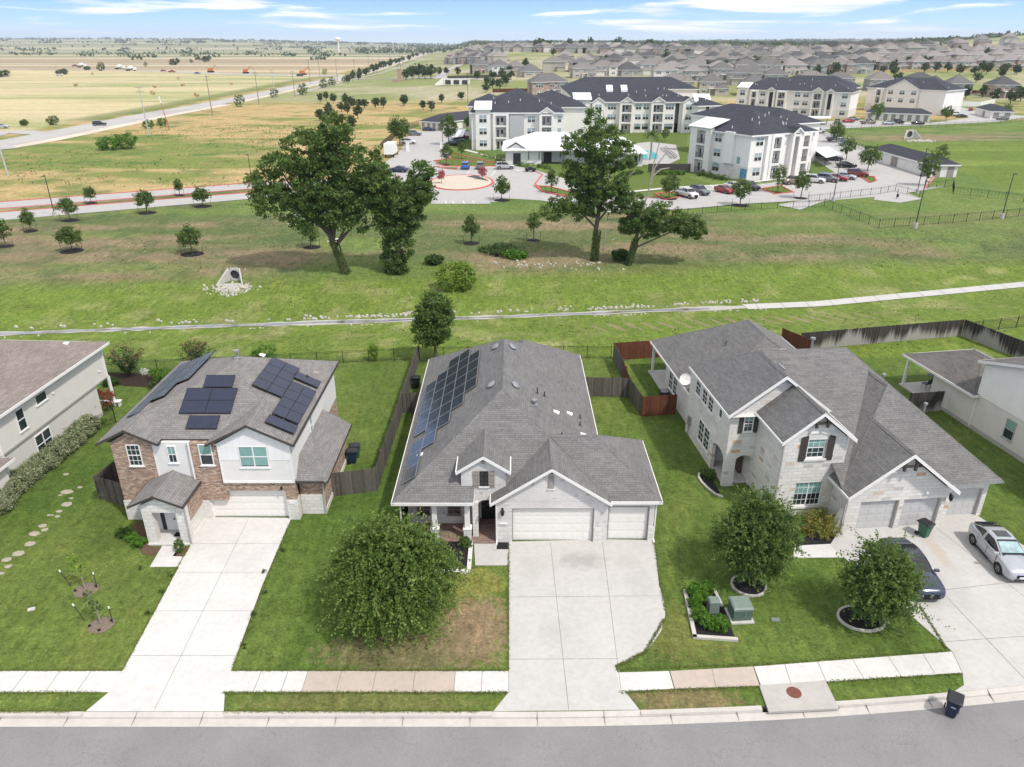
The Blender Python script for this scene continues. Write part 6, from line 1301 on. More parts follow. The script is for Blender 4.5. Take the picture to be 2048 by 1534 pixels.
# ---------------- paved surfaces of the apartment estate ----------------
def lot():
    def sh(px,z=.04,mat='lot_concrete',name='car_park'): return sheet(name,PX(px),z,mat)
    sh([(-200,404),(0,404),(500,366),(820,352),(820,366),(500,379),(0,419),(-200,432)],.04,name='entry_road'); sh([(-200,446),(0,424),(500,385),(880,370),(1000,382),(1000,404),(862,407),(868,378),(500,398),(0,441),(-200,462)],.045,name='entry_road')
    sh([(790,353),(830,319),(905,319),(1015,330),(1062,338),(1130,358),(1215,390),(1330,396),(1345,378),(1442,372),(1520,369),(1626,353),(1615,300),(1612,268),(1650,262),(1700,286),(1768,308),(1836,346),(1872,352),(1852,377),(1780,386),(1640,399),(1480,409),(1370,418),(1215,425),(1150,412),(1080,401),(970,395),(982,408),(862,408),(868,385),(800,378)],.05)
    sh([(792,354),(762,332),(800,303),(818,270),(836,262),(945,262),(942,272),(908,276),(886,290),(906,319),(830,320)],.055)
    sh([(1555,410),(1600,402),(1705,388),(1900,372),(1780,392),(1650,402),(1600,420)],.058)
    sh([(1592,262),(1740,254),(1860,250),(1990,244),(2048,236),(2048,232),(1950,222),(1925,215),(1885,220),(1940,236),(1860,246),(1715,240),(1600,245)],.05); sh([(1750,392),(1790,377),(1845,398),(1800,406),(1748,400)],.06)
    # grass islands and roundabout
    L=MT['ground_cover']
    isl=[([(868,322),(900,318),(905,306),(925,312),(1015,331),(1010,333),(890,334)],'grass_island'),([(870,334),(915,333),(914,340),(893,338)],'grass_island'),([(1068,372),(1100,374),(1160,390),(1130,394),(1085,384)],'grass_island'),([(1310,388),(1358,384),(1375,392),(1330,400)],'grass_island'),([(1522,378),(1562,372),(1586,385),(1550,389)],'grass_island'),([(1716,352),(1748,354),(1752,362),(1740,366)],'grass_island')]
    t=NT('island_grass'); v=t.coord(); t.base(t.ramp(t.noise(v,1.5,5,.7),[(.3,(.07,.11,.022)),(.7,(.13,.17,.04))])); MT['island_grass']=t.set(.95,.1)
    for px,n in isl:
        sheet(n,PX(px),.075,'island_grass'); m=MB(); P=PX(px); ribbon(m,P+[P[0]],.35,.06,h=.13); struct(m.build('red_kerb',MT['red_kerb']))
    sheet('lawn',PX([(1080,330),(1320,340),(1440,372),(1345,378),(1300,384),(1215,386),(1130,356)]),.03,'island_grass'); sheet('lawn',PX([(1230,262),(1375,268),(1372,345),(1360,350),(1245,335),(1160,300)]),.025,'island_grass'); sheet('lawn',PX([(1612,318),(1625,318),(1670,345),(1626,352)]),.058,'island_grass'); sheet('lawn',PX([(1510,238),(1560,236),(1600,262),(1545,262)]),.06,'island_grass')
    a,b=at(868,352),at(988,352); c0=at(925,354,0); rx=(b.x-a.x)/2; top=at(925,351).y; bot=at(925,381).y; cy=(top+bot)/2; ry=(top-bot)/2
    E=[(c0.x+.2+rx*math.cos(q),cy+ry*math.sin(q)) for q in np.linspace(0,2*math.pi,40,endpoint=False)]
    t=thing('roundabout','oval tan gravel roundabout with red kerb at the apartment entrance','roundabout',(0,0,0)); m=MB(); m.prism(E,.05,.16); m.build('gravel',MT['gravel_tan'],t); m=MB(); ribbon(m,E+[E[0]],.45,.05,h=.16); m.build('kerb',MT['red_kerb'],t)
    m=MB(); m.prism([(c0.x+1,cy+ry*.75),(c0.x+rx*.9,cy+ry*.1),(c0.x+rx*.8,cy+ry*.35),(c0.x+3,cy+ry*.95)],.16,.19); m.build('dark_bed',MT['dark_metal'],t)
    # sidewalks and markings
    s=MB()
    for l,w in (([(1180,392),(1340,376),(1440,371),(1620,352)],1.3),([(1000,392),(1090,401),(1215,428)],.01),([(880,334),(1000,335),(1060,345)],1.2),([(930,300),(1000,318),(1050,325)],1.3),([(1385,300),(1420,330)],1.0)):
        ribbon(s,PX(l),w,.085)
    struct(s.build('footpath',MT['white_concrete']))
    mk=MB()
    def line(a,b,w=.12): 
        ribbon(mk,[at(*a),at(*b)],w,.062)
    for x in (1000,1030,1052): line((x-60,342),(x-70,352))
    for i in range(10): line((1395+i*13,372-i*1.1),(1403+i*14,382-i*1.2))
    for i in range(8): line((1560+i*14,366-i*1.2),(1575+i*15,377-i*1.3))
    for i in range(9): line((1636+i*9,300-i*2),(1652+i*9,306-i*2))
    for x in (890,905,926,945): line((x,402),(x+3,408))
    plain('road_paint',(.75,.75,.72),.7,.2,var=.05); struct(mk.build('parking_marks',MT['road_paint']))
    rk=MB()
    for l in ([(0,404.5),(500,366.5),(800,352)],[(0,418),(500,378.6),(780,367)],[(0,425),(500,385.6),(840,372)],[(1060,338),(1085,350),(1070,368),(1085,384),(1140,394)],[(1215,391),(1330,397)],[(1840,346),(1868,352),(1850,377)],[(905,319),(1015,331)]):
        ribbon(rk,PX(l),.28,.05,h=.1,step=6)
    struct(rk.build('red_kerb',MT['red_kerb']))
lot()
# ---------------- highways ----------------
def roads():
    A=[G(*p) for p in ((-260,322),(0,288),(200,250),(300,230),(440,205),(540,184),(620,167),(700,151),(765,133),(830,113),(870,101),(890,96))]
    A=[Vector((p.x,p.y,0)) for p in A]; Q=smoothline(A,6)
    m=MB(); ribbon(m,Q,[13,12,12,11,11,12,15,20],.12,step=25); plain('pale_asphalt',(.40,.385,.365),.9,.15,var=.12,scale=.05); struct(m.build('highway',MT['pale_asphalt']))
    plain('caliche',(.56,.50,.41),.95,.1,var=.15,scale=.05)
    m=MB(); ribbon(m,[p+Vector((0,0,0)) for p in Q[:24]],6,.07,off=-9,step=20); ribbon(m,Q[24:60],5,.07,off=-9,step=20); struct(m.build('road_shoulder',MT['caliche']))
    B=[G(*p) for p in ((-120,132),(0,137),(150,139),(260,140),(330,143),(430,147),(540,150),(640,152),(705,151))]; B=smoothline([Vector((p.x,p.y,0)) for p in B],5)
    m=MB(); ribbon(m,B,[14,14,16,22,26,26],.14,step=30); struct(m.build('cross_road',MT['pale_asphalt']))
    m=MB(); ribbon(m,[G(*p) for p in ((0,300),(-60,280),(0,265),(40,264),(90,268))],[10,7],.13,step=8); struct(m.build('side_road',MT['pale_asphalt']))
    for l,w in (([(700,157),(800,156),(900,156.5),(1020,163)],7),([(880,157),(895,140),(945,118),(962,104),(968,98)],9),([(590,190),(650,172),(700,160),(760,147),(850,118)],3),([(1960,190),(2048,176)],9),([(1110,118),(1180,135),(1235,142)],7)):
        m=MB(); ribbon(m,[G(*p) for p in l],w,.15,step=20); struct(m.build('street',MT['lot_concrete']))
roads()

# ---------------- trees of the middle ground ----------------
def bigtree(lab,px,L,n,per,rc,leaf,mat,top,r0,seed,base=(0,0,0),ivy=None,dead=None,k=1.):
    L=[(l[0]*k,l[1],l[2]*k)+tuple(v*k for v in l[3:]) for l in L]
    c=G(*px); t=tree('tree',lab,'tree',(c.x,c.y,c.z),L,n,per,rc,leaf,mat,top,r0,'bark',seed=seed,shell=.5,base=base,flat=.65)
    if ivy:
        r=np.random.default_rng(seed+5); h=ivy; m=1500; u=r.random(m)**1.4; P=np.stack([base[0]+(top[0]-base[0])*u*h/top[2]+r.normal(0,1,m)*.01,base[1]+r.normal(0,.01,m),u*h],1); a=r.random(m)*6.283; q_=r0*(1.15+.5*r.random(m)**2); P[:,0]+=np.cos(a)*q_; P[:,1]+=np.sin(a)*q_; leafmesh(P,r.normal(.4,.2,m),.22,'leaf_oak','ivy',t,up=.1,rs=r)
    if dead:
        m=MB(); 
        for p in dead: m.path(p,[r0*.3*(1-i/len(p))+.03 for i in range(len(p))],6)
        m.build('dead_limb',MT['pale_bark'],t,uv=False)
    return t
# scale here: about 12.9 px per metre
bigtree('huge spreading dark oak with ivy-clad leaning trunk, left of the two central trees',(692,546),[(-2.0,0,12.,4.6,4.2,4.4),(-6.2,0,12.6,4.6,3.6,3.2),(-9.6,0,10.6,3.2,3,2.3),(-3.6,0,17.0,4.0,3.4,3.4),(.2,0,20.2,2.4,2.2,2.6),(3.0,.5,14.6,4.0,3.4,3.6),(-5.0,0,8.3,3.6,3,1.9),(-10.5,0,13.2,2.2,2,1.6),(4.2,0,11.5,3.4,3,2.8),(5.6,0,13.4,2.2,2,2),(0,-1,8.6,3.0,2.6,2.2),(-2.5,0,10,3.4,3,2.6),(1.0,0,11,3,3,3),(-.5,0,17.5,3.2,3,2.6),(-8.0,0,15.4,2.6,2.4,1.7),(2.5,0,7.6,1.6,1.5,1.4)],1050,46,.72,.36,'leaf_oak',(-2.2,0,7.8),.42,201,ivy=4.6,k=.92)
bigtree('tall leafy tree with foliage to the ground, right beside the huge oak',(796,541),[(0,0,6.5,2.9,2.4,2.6),(.8,0,9.4,3.6,2.8,2.6),(2.9,0,10.6,2.8,2.3,2.1),(3.9,0,13.0,1.6,1.5,1.4),(-1.2,0,8.2,2,1.9,1.8),(.2,0,3.2,2.2,1.9,1.6),(-.6,0,1.5,1.9,1.5,1.0),(2.2,0,7.4,1.7,1.6,1.6),(-.6,0,11.6,2,1.8,1.6)],640,44,.62,.33,'leaf_oak',(.3,0,7),.42,202)
bigtree('tall open oak with ivy trunk in front of the white clubhouse roof',(1188,521),[(.8,0,12.2,3.6,3.2,3.2),(-1.8,0,12.6,2.9,2.6,2.8),(.2,0,17.,3.6,3,2.8),(3.3,0,15.6,2.4,2.2,2.2),(-.8,0,20.4,1.7,1.6,1.6),(-3.4,0,17.0,2.2,2.,1.9),(-3.8,0,9.0,3.0,2.4,1.5),(-6.4,0,7.4,2.0,1.8,1.3),(2.0,0,9.0,2.0,2.0,1.8),(-.4,0,9.4,2.4,2.2,1.9),(-4.2,0,13.4,1.8,1.6,1.4),(-2.0,0,7.0,1.8,1.5,1.0)],640,42,.62,.33,'leaf_oak',(.5,0,8.3),.38,203,ivy=4.3,k=.93,dead=[[(0.9,0,8),(1.6,0,10),(1.2,0,13),(.4,0,14.5)],[(.9,0,9),(3.2,0,11),(5.0,0,12.4)],[(.9,0,9.4),(-.4,0,12.2),(-2.2,0,14.4)]])
bigtree('low leaning tree with wide flat crown right of the ivy oak',(1257,530),[(1.6,0,6.6,2.6,2.3,1.9),(4.4,0,6.6,2.9,2.5,2.1),(7.4,0,5.6,2.5,2.2,1.7),(9.0,0,4.9,1.5,1.4,1.2),(-.4,0,8.4,2.0,1.8,1.6),(0,0,5.6,1.6,1.5,1.1),(2.6,0,4.8,1.4,1.3,1.0),(-2.0,0,10.0,1.6,1.5,1.5),(-1.0,0,5.1,.9,.8,.6)],520,42,.55,.31,'leaf_oak',(1.1,0,5.2),.32,204,ivy=3.9,dead=[[(1.,0,6),(2.0,0,10),(2.4,0,13.5),(3.0,0,16.6)],[(2.3,0,12.0),(3.4,0,13.0),(4.6,0,13.2)],[(1.6,0,7),(3.6,0,8.0),(5.8,0,7.6)],[(2.2,0,11.0),(2.6,0,13.2),(4.0,0,15.2)]])
c=G(1207,500); t=thing('dead_stump','thin bare dead trunk standing between two ivy trunks','dead tree',c); m=MB(); m.path([(0,0,0),(.1,0,2),(.0,0,3.4)],[.14,.1,.03],6); m.build('trunk',MT['pale_bark'],t,uv=False)
for i,(x,y,r_,h,mt,lab) in enumerate([(912,578,3.0,3.6,'leaf_lime','large yellow-green bush on bank between the central trees'),(995,505,3.5,1.1,'leaf_deep','low grey-green scrub right of the yellow-green bush'),(1030,515,2.0,1.0,'leaf_bright','small bright weed clump on the bank beside rubble'),(1240,520,1.4,1.4,'leaf_deep','dark low bush at the foot of ivy trunks'),(868,528,1.4,1.2,'leaf_deep','dark scrub with dead wood left of the yellow-green bush'),(792,545,1.8,1.0,'leaf_deep','dark undergrowth beneath the leafy tree on bank')]):
    c=G(x,y); bush('bush',lab,'bush',c,[(0,0,h*.45,r_*.9,r_*.7,h*.55),(r_*.3,0,h*.6,r_*.5,r_*.5,h*.4)],120 if i else 230,22,.4,.26,mt,None,210+i)
# small planted trees with mulch rings and stakes
def young(lab,px,h,w,mat='leaf_young',seed=1,mul=True,n=60,round_=False,grp='staked young trees'):
    c=G(*px); r=np.random.default_rng(seed); zb=h*.30; L=[(0,0,zb+h*.30,w,w,h*.30),(0,0,zb+h*.46,w*.62,w*.62,h*.26)] if not round_ else [(0,0,h*.62,w,w,h*.36)]
    t=tree('young_tree',lab,'tree',c,L,int(n*1.5),24,w*.28,max(.2,w*.17),mat,(0,0,h*.6),h*.018,'bark',grp,seed=seed,shell=.35)
    if mul:
        m=MB(); m.lathe((0,0,0),[(w*.95,.0),(w*.8,.07),(0,.10)],14); m.build('mulch',MT['black_mulch'],t)
        for s in (-1,1): m=MB(); m.tube((s*w*.85,-.1,0),(s*w*.95,-.1,1.3),.03,None,5); m.build('stake',MT['dark_metal'],t)
    return t
for i,(x,y,h,w,lab,mt) in enumerate([(12,493,4.2,1.35,'dark oval young tree at the left photo edge','leaf_oak'),(62,462,3.6,1.2,'young dark tree second from left edge of the meadow','leaf_oak'),(140,442,4.0,1.6,'spiky young tree beside the light pole base','leaf_oak'),(145,502,3.6,1.75,'round young tree below the light pole at left','leaf_young'),(183,407,3.3,1.2,'thin young tree in the median near left light pole','leaf_oak'),(295,426,4.2,1.7,'conical young tree in the middle of the verge','leaf_oak'),(360,391,3.3,1.0,'slim leaning young tree in the road median','leaf_oak'),(406,413,3.6,1.75,'broad young tree by the road right of the slim one','leaf_young'),(385,508,4.1,1.75,'bright green young tree above the white culvert','leaf_young'),(623,495,4.0,1.45,'young tree with dark mulch ring under the huge oak','leaf_young'),(943,487,4.3,1.35,'pointed young tree left of centre on the meadow','leaf_young'),(1067,481,4.6,1.15,'narrow grey-green young tree right of centre on meadow','leaf_oak'),(1003,401,4.6,1.75,'round young tree below the roundabout','leaf_young'),(893,330,5.2,1.6,'young tree on the kerbed island left of blue car','leaf_young'),(924,318,4.6,1.1,'slim young tree on the triangular lawn by the gate','leaf_oak'),(1103,386,4.6,1.4,'young tree on the island left of the tall open oak','leaf_young'),(1338,398,4.8,1.9,'young tree on the lawn left of the white pickup','leaf_young'),(1480,411,5.2,1.75,'young tree by the fence in front of the red car','leaf_young'),(1601,397,5.6,1.6,'young tree by the fence corner beside the light pole','leaf_oak'),(1555,385,5.8,1.35,'young tree on kerb island beside the tan pickup','leaf_young'),(1735,342,6.0,2.5,'round dark tree beside the dark red suv','leaf_oak'),(1692,320,6.0,2.0,'round tree beside the right end of carport','leaf_oak'),(1850,372,7.0,2.2,'pale tree at the front of the right detached garage','leaf_young'),(1872,350,7.0,1.9,'dark tree behind the pale one at right garage','leaf_oak'),(1672,285,6.,2.4,'wide tree beside the grey pickup behind carport','leaf_oak'),(1751,245,7.5,2.4,'tree in front of the far long detached garage','leaf_oak'),(1891,243,6.,2.2,'tree in the car park left of the far right garage','leaf_young'),(2012,233,5,2.0,'low tree beside the far right detached garage','leaf_oak'),(1330,283,4.,1.4,'small round tree on the lawn behind the pool','leaf_oak')]):
    young(lab,(x,y),h,w,mt,300+i,mul=i<20,n=60 if i<20 else 50,round_=i>15,grp='young trees round the estate')
for i,(x,y,h,w,lab,mt) in enumerate([(898,290,9.,2.6,'tall dark columnar tree left of the small white carport','leaf_oak'),(800,292,8.5,3.0,'dark evergreen behind the white box truck','leaf_oak'),(942,262,5.5,2.3,'dark round tree in front of the detached garage at left','leaf_oak'),(980,262,5,1.8,'narrow dark tree at the left end of apartment block','leaf_oak'),(1023,282,4.6,2.6,'palm-like bushy tree behind the clubhouse','leaf_young')]):
    young(lab,(x,y),h,w,mt,340+i,mul=False,n=80,round_=True,grp=None)
for i,(x,y) in enumerate(((883,368),(965,360))):
    young(['pink flowering crape myrtle at left end of the roundabout','pink flowering crape myrtle at the right end of the roundabout'][i],(x,y),3.0,1.0,'leaf_pink',350+i,mul=False,n=50)
# palm by the pool
c=G(1300,320); t=thing('palm_tree','tall palm tree standing beside the swimming pool','palm',c); m=MB(); m.path([(0,0,0),(.1,0,3),(0,0,6.2)],[.3,.25,.22],8); m.build('trunk',MT['pale_bark'],t,uv=False); r=np.random.default_rng(9); P=[]
for i in range(34):
    a=r.uniform(0,6.283); el=r.uniform(-.5,1.1); u=np.linspace(.1,1,26)[:,None]; d=np.array([math.cos(a)*math.cos(el),math.sin(a)*math.cos(el),math.sin(el)]); q=d*u*2.3; q[:,2]-=(u[:,0]**2)*1.0; P.append(q+np.array([0,0,6.4])+r.normal(size=q.shape)*.1)
leafmesh(np.concatenate(P),r.normal(.4,.2,34*26),.42,'leaf_young','crown',t,up=.5,aspect=.3,rs=r)
# light poles with concrete bases
def lightpole(lab,px,h,base=True,head=True,rz=0.):
    c=G(*px); t=thing('light_pole',lab,'light pole',c,rz,); m=MB()
    if base: m.tube((0,0,-.1),(0,0,.85),.33,None,14); m.build('base',MT['concrete'],t)
    m=MB(); m.tube((0,0,.8 if base else 0),(0,0,h),.09,.06,8); m.build('pole',MT['dark_metal'],t)
    m=MB(); m.box(-.1,.1,-.75,.05,h,h+.12); m.build('lamp_head',MT['dark_metal'],t)
for a in (('dark light pole with round concrete base left of the meadow road',(110,432),6.9),('dark light pole beside the road near the huge oak',(505,373),6.6),('dark light pole at the corner of the dog park nearest the car park',(1666,402),8.2),('dark light pole at the front fence of the dog park',(1830,456),7.6),('dark light pole at right end of the dog park fence',(2003,437),7.6),('dark light pole beside the entry gate of apartments',(886,297),9.),('dark light pole by the pale tree at the right garage',(1834,386),8.6),('grey light pole between the two far apartment blocks',(1897,222),9.)): lightpole(a[0],a[1],a[2],base=a[1][1]>371)
# black chain-link fences round the dog park and car park
ironfence('chain_fence','black metal fence along the edge of the apartment car park',[(1215,440),(1375,431),(1490,420),(1648,413)],1.25,bay=3,pick=.6,mesh=True,pr=.012)
ironfence('chain_fence','black metal fence round the dog park lawn',[(1648,413),(1757,457),(1905,446),(2110,426),(2046,404),(1906,388),(1905,372),(1855,378)],1.5,bay=3,pick=.6,mesh=True,pr=.012)
ironfence('chain_fence','inner black fence of the dog park beside car park',[(1616,405),(1760,388),(1790,383),(1838,396)],1.4,bay=3,pick=.6,mesh=True,pr=.012)
ironfence('chain_fence','long black fence between the right car park and green basin',[(1612,258),(1680,282),(1752,312)],1.6,bay=3,pick=.5,mesh=True,pr=.02)
ironfence('chain_fence','black fence along the far right car park above basin',[(1640,262),(1860,256),(2000,248),(2070,240)],1.5,bay=4,pick=.9,mesh=True,pr=.02)
ironfence('chain_fence','black fence between tall grass and the entry drive',[(762,300),(800,266),(838,252)],2.0,bay=3,pick=.4,mesh=True,pr=.025)
c=G(1793,398); t=thing('dog_station','small black dog waste station with two bins in the dog park','post',c); m=MB(); m.tube((0,0,0),(0,0,2),.05,None,6); m.build('post',MT['black_metal'],t); m=MB(); m.tube((0,-.2,.4),(0,-.2,1.0),.22,None,10); m.build('bin',MT['black_metal'],t)
# utility poles on the left
def upole(lab,px,h,mat='pole_metal',arm=True,lean=0.):
    c=G(*px); t=thing('utility_pole',lab,'utility pole',c); m=MB(); m.tube((0,0,0),(lean,0,h),.22 if h>12 else .18,.13,8); m.build('pole',MT[mat],t)
    if arm:
        for z in (h-.8,h-2.0): m=MB(); m.box(lean-1.2,lean+1.2,-.06,.06,z,z+.14); m.build('crossarm',MT['pole_wood'],t)
upole('pale utility pole at the left photo edge',(16,351),13.6,arm=False,lean=-.5); upole('tall pale utility pole with cross arms beside the road',(298,271),15.5,lean=-.3); 
c=G(339,260); t=thing('marker_pole','thin red and white leaning pole beside the road','pole',c); m=MB(); m.tube((0,0,0),(-1.6,0,11),.16,.12,6); m.build('pole',MT['red_kerb'],t); m=MB(); m.tube((-1.3,0,9),(-1.6,0,11.2),.2,.2,6); m.build('tip',MT['white_panel'],t)
for i,(x,y,h) in enumerate([(425,232,16),(518,208,15.5),(550,196,15),(590,194,14),(621,168,17),(675,163,17),(640,153,15),(710,152,15),(738,141,16),(758,135,16),(780,130,17),(806,134,18),(800,120,17),(828,118,17),(845,112,17),(858,107,18)]):
    upole(['wooden utility pole below the highway, nearest of the long row','second utility pole of the row along the highway','third utility pole of the highway row','pale leaning utility pole of the highway row'][i] if i<4 else 'thin utility pole in the distant row along the highway',(x,y),h,'pole_wood' if i!=2 else 'pole_metal',arm=i<10)
for o in [o for o in bpy.data.objects if o.get('label')=='thin utility pole in the distant row along the highway']: o['group']='distant utility poles'
c=G(936,212); t=thing('flag_pole','thin bare pole in the grass left of the apartment blocks','pole',c); m=MB(); m.tube((0,0,0),(0,0,15),.12,.08,6); m.build('pole',MT['dark_metal'],t)
# roadside bushes and trees
RB=[(218,300,6.5,3.6,'leaf_bright','left of the pair of big bright bushes by the road'),(255,298,6.5,4.6,'leaf_bright','right of the pair of big bright bushes by the road'),(298,258,4.,3.2,'leaf_bright','bright bush just right of tall utility pole'),(325,252,4.,3.0,'leaf_bright','bright bush beside the red and white pole'),(108,250,4.5,3.4,'leaf_young','lone bush at edge of the hay field'),(50,252,3,2.4,'leaf_young','small bush beside the hay field at left'),(480,214,5.5,5.8,'leaf_oak','round dark roadside tree alone below the highway'),(549,195,5,5,'leaf_oak','round dark tree by the pale leaning pole'),(607,190,6.5,6.5,'leaf_oak','broad dark tree between two poles by highway'),(648,176,6,6,'leaf_oak','dark tree right of the broad one by highway'),(665,172,6,6,'leaf_oak','dark tree in the row before the monument'),(690,165,5,5,'leaf_oak','dark tree at end of the highway row'),(650,150,5,6,'leaf_lime','bright yellow-green tree beside the roadworks'),
    (203,142,9,9,'leaf_far','tall dark tree at the roadworks on the cross road'),(350,130,16,9,'leaf_far','left half of the dark grove in the tan field'),(412,124,13,9,'leaf_far','right half of the dark grove in the tan field'),(383,126,6,6,'leaf_far','low tree between the two dark groves'),(292,134,5,7,'leaf_far','thin bare looking tree left of the dark grove'),(125,149,11,5,'leaf_far','wide dark bush at left of the roadworks'),(8,154,12,6,'leaf_far','dark bush at the left photo edge by the field'),(175,140,8,4,'leaf_far','low dark bush beside the tall roadworks tree'),(186,101,9,6,'leaf_far','small far tree at the field edge'),(120,94,10,7,'leaf_far','far round tree in the green field')]
for i,(x,y,w_,h,mt,lab) in enumerate(RB):
    c=G(x,y); bush('tree' if h>4.9 else 'bush',lab,'tree' if h>4.9 else 'bush',c,[(0,0,h*.5,w_*.5,w_*.4,h*.5),(w_*.12,0,h*.62,w_*.36,w_*.3,h*.4),(-w_*.2,0,h*.4,w_*.34,w_*.3,h*.38)],110,22,w_*.09,max(.25,w_*.06),mt,None,400+i)
# tall grass clumps in the meadow beyond the road
def meadow():
    rr=np.random.default_rng(88); n=7000; X=rr.uniform(-135,-20,n); Y=rr.uniform(160,300,n); k=(X>-150)&(Y>128.4+(X+88.8)*.66+13)&(X>np.interp(Y,RY[::-1],RX[::-1])+14); k2=~((X>-46)&(Y<290)); X,Y=X[k],Y[k]; k3=~((X>-46)&(Y<290)); X,Y=X[k3],Y[k3]; w_=fbm(X,Y,12,3,5)>.47; X,Y=X[w_],Y[w_]; Z=T(X,Y)+.25
    o=leafmesh(np.stack([X,Y,Z],1),rr.normal(.45,.3,len(X)),.55,'leaf_grass','tall_grass',None,up=1.4,aspect=.45,rs=rr); tag(o,'tall mixed green and dry grass in the meadow beyond the entry road','grass',kind='stuff')
    n=11000; X=rr.uniform(-60,90,n); Y=rr.uniform(68,126,n); k=np.abs(Y-chan_y(X))>3.4; X,Y=X[k],Y[k]; k=fbm(X,Y,4,3,15)>.46; X,Y=X[k],Y[k]; Z=T(X,Y)+.05
    k=~((X>18)&(Y>120)); X,Y,Z=X[k],Y[k],Z[k]
    o=leafmesh(np.stack([X,Y,Z],1),rr.normal(.4,.3,len(X)),.32,'leaf_grass','grass_clumps',None,up=1.0,aspect=.4,rs=rr); tag(o,'rough grass clumps on the banks of drainage channel','grass',kind='stuff')
meadow()
# ---------------- vehicles ----------------
def loft(mb,secs,m=0,closed=True):
    n=len(secs[0]); k=len(mb.v)
    for s in secs: mb.v+=[tuple(p) for p in s]
    for j in range(len(secs)-1):
        for i in range(n if closed else n-1):
            q=(i+1)%n; mb.f.append((k+j*n+i,k+j*n+q,k+(j+1)*n+q,k+(j+1)*n+i)); mb.m.append(m)
    mb.f.append(tuple(k+i for i in range(n))[::-1]); mb.m.append(m); mb.f.append(tuple(k+(len(secs)-1)*n+i for i in range(n))); mb.m.append(m)
BODY={ # x, half width, z bottom, z shoulder(top), crown
 'sedan':([(-2.35,.62,.42,.86,.02),(-2.28,.78,.30,.95,.03),(-1.9,.88,.24,1.0,.05),(-1.2,.91,.2,1.0,.05),(.4,.91,.2,.99,.05),(1.1,.90,.2,.98,.07),(1.7,.89,.22,.92,.07),(2.1,.86,.22,.85,.05),(2.3,.78,.26,.74,.03),(2.38,.62,.32,.6,.01)],[(-1.75,.72,1.02),(-1.05,.62,1.40),(.15,.62,1.43),(1.05,.72,1.0)],1.38),
 'hatch':([(-2.2,.66,.42,.95,.02),(-2.12,.82,.30,1.05,.03),(-1.7,.9,.24,1.06,.05),(-1.0,.91,.2,1.03,.05),(.4,.91,.2,.99,.05),(1.1,.90,.2,.98,.07),(1.65,.89,.22,.92,.07),(2.05,.86,.22,.84,.05),(2.25,.78,.24,.72,.03),(2.34,.62,.30,.58,.01)],[(-2.0,.70,1.06),(-1.15,.62,1.39),(.1,.62,1.44),(1.1,.73,1.0)],1.36),
 'suv':([(-2.35,.72,.45,1.1,.02),(-2.28,.88,.34,1.15,.03),(-1.8,.94,.3,1.15,.04),(-1.,.95,.28,1.13,.04),(.4,.95,.28,1.1,.04),(1.1,.94,.28,1.08,.06),(1.8,.92,.32,1.0,.06),(2.25,.84,.34,.88,.05),(2.38,.66,.4,.72,.02)],[(-2.25,.76,1.15),(-1.95,.70,1.68),(.2,.70,1.72),(.95,.78,1.12)],1.45),
 'pickup':([(-2.9,.9,.5,1.12,.0),(-2.85,.95,.45,1.15,.0),(-.75,.96,.35,1.15,.0),(-.7,.96,.35,1.2,.03),(.4,.96,.35,1.2,.03),(1.3,.95,.35,1.18,.06),(2.2,.94,.38,1.12,.06),(2.6,.9,.4,1.0,.04),(2.75,.74,.46,.85,.02)],[(-.75,.8,1.2),(-.55,.74,1.78),(.75,.74,1.8),(1.45,.82,1.2)],1.85)}
def spl(rows,n=5):
    A=np.array([np.ravel(r) for r in rows],float); out=[]
    for i in range(len(A)-1):
        p0=A[max(i-1,0)];p1=A[i];p2=A[i+1];p3=A[min(i+2,len(A)-1)]
        for k in range(n):
            t=k/n; out.append(.5*((2*p1)+(p2-p0)*t+(2*p0-5*p1+4*p2-p3)*t*t+(3*p1-p0-3*p2+p3)*t**3))
    out.append(A[-1]); return [o.reshape(-1,3) for o in out]
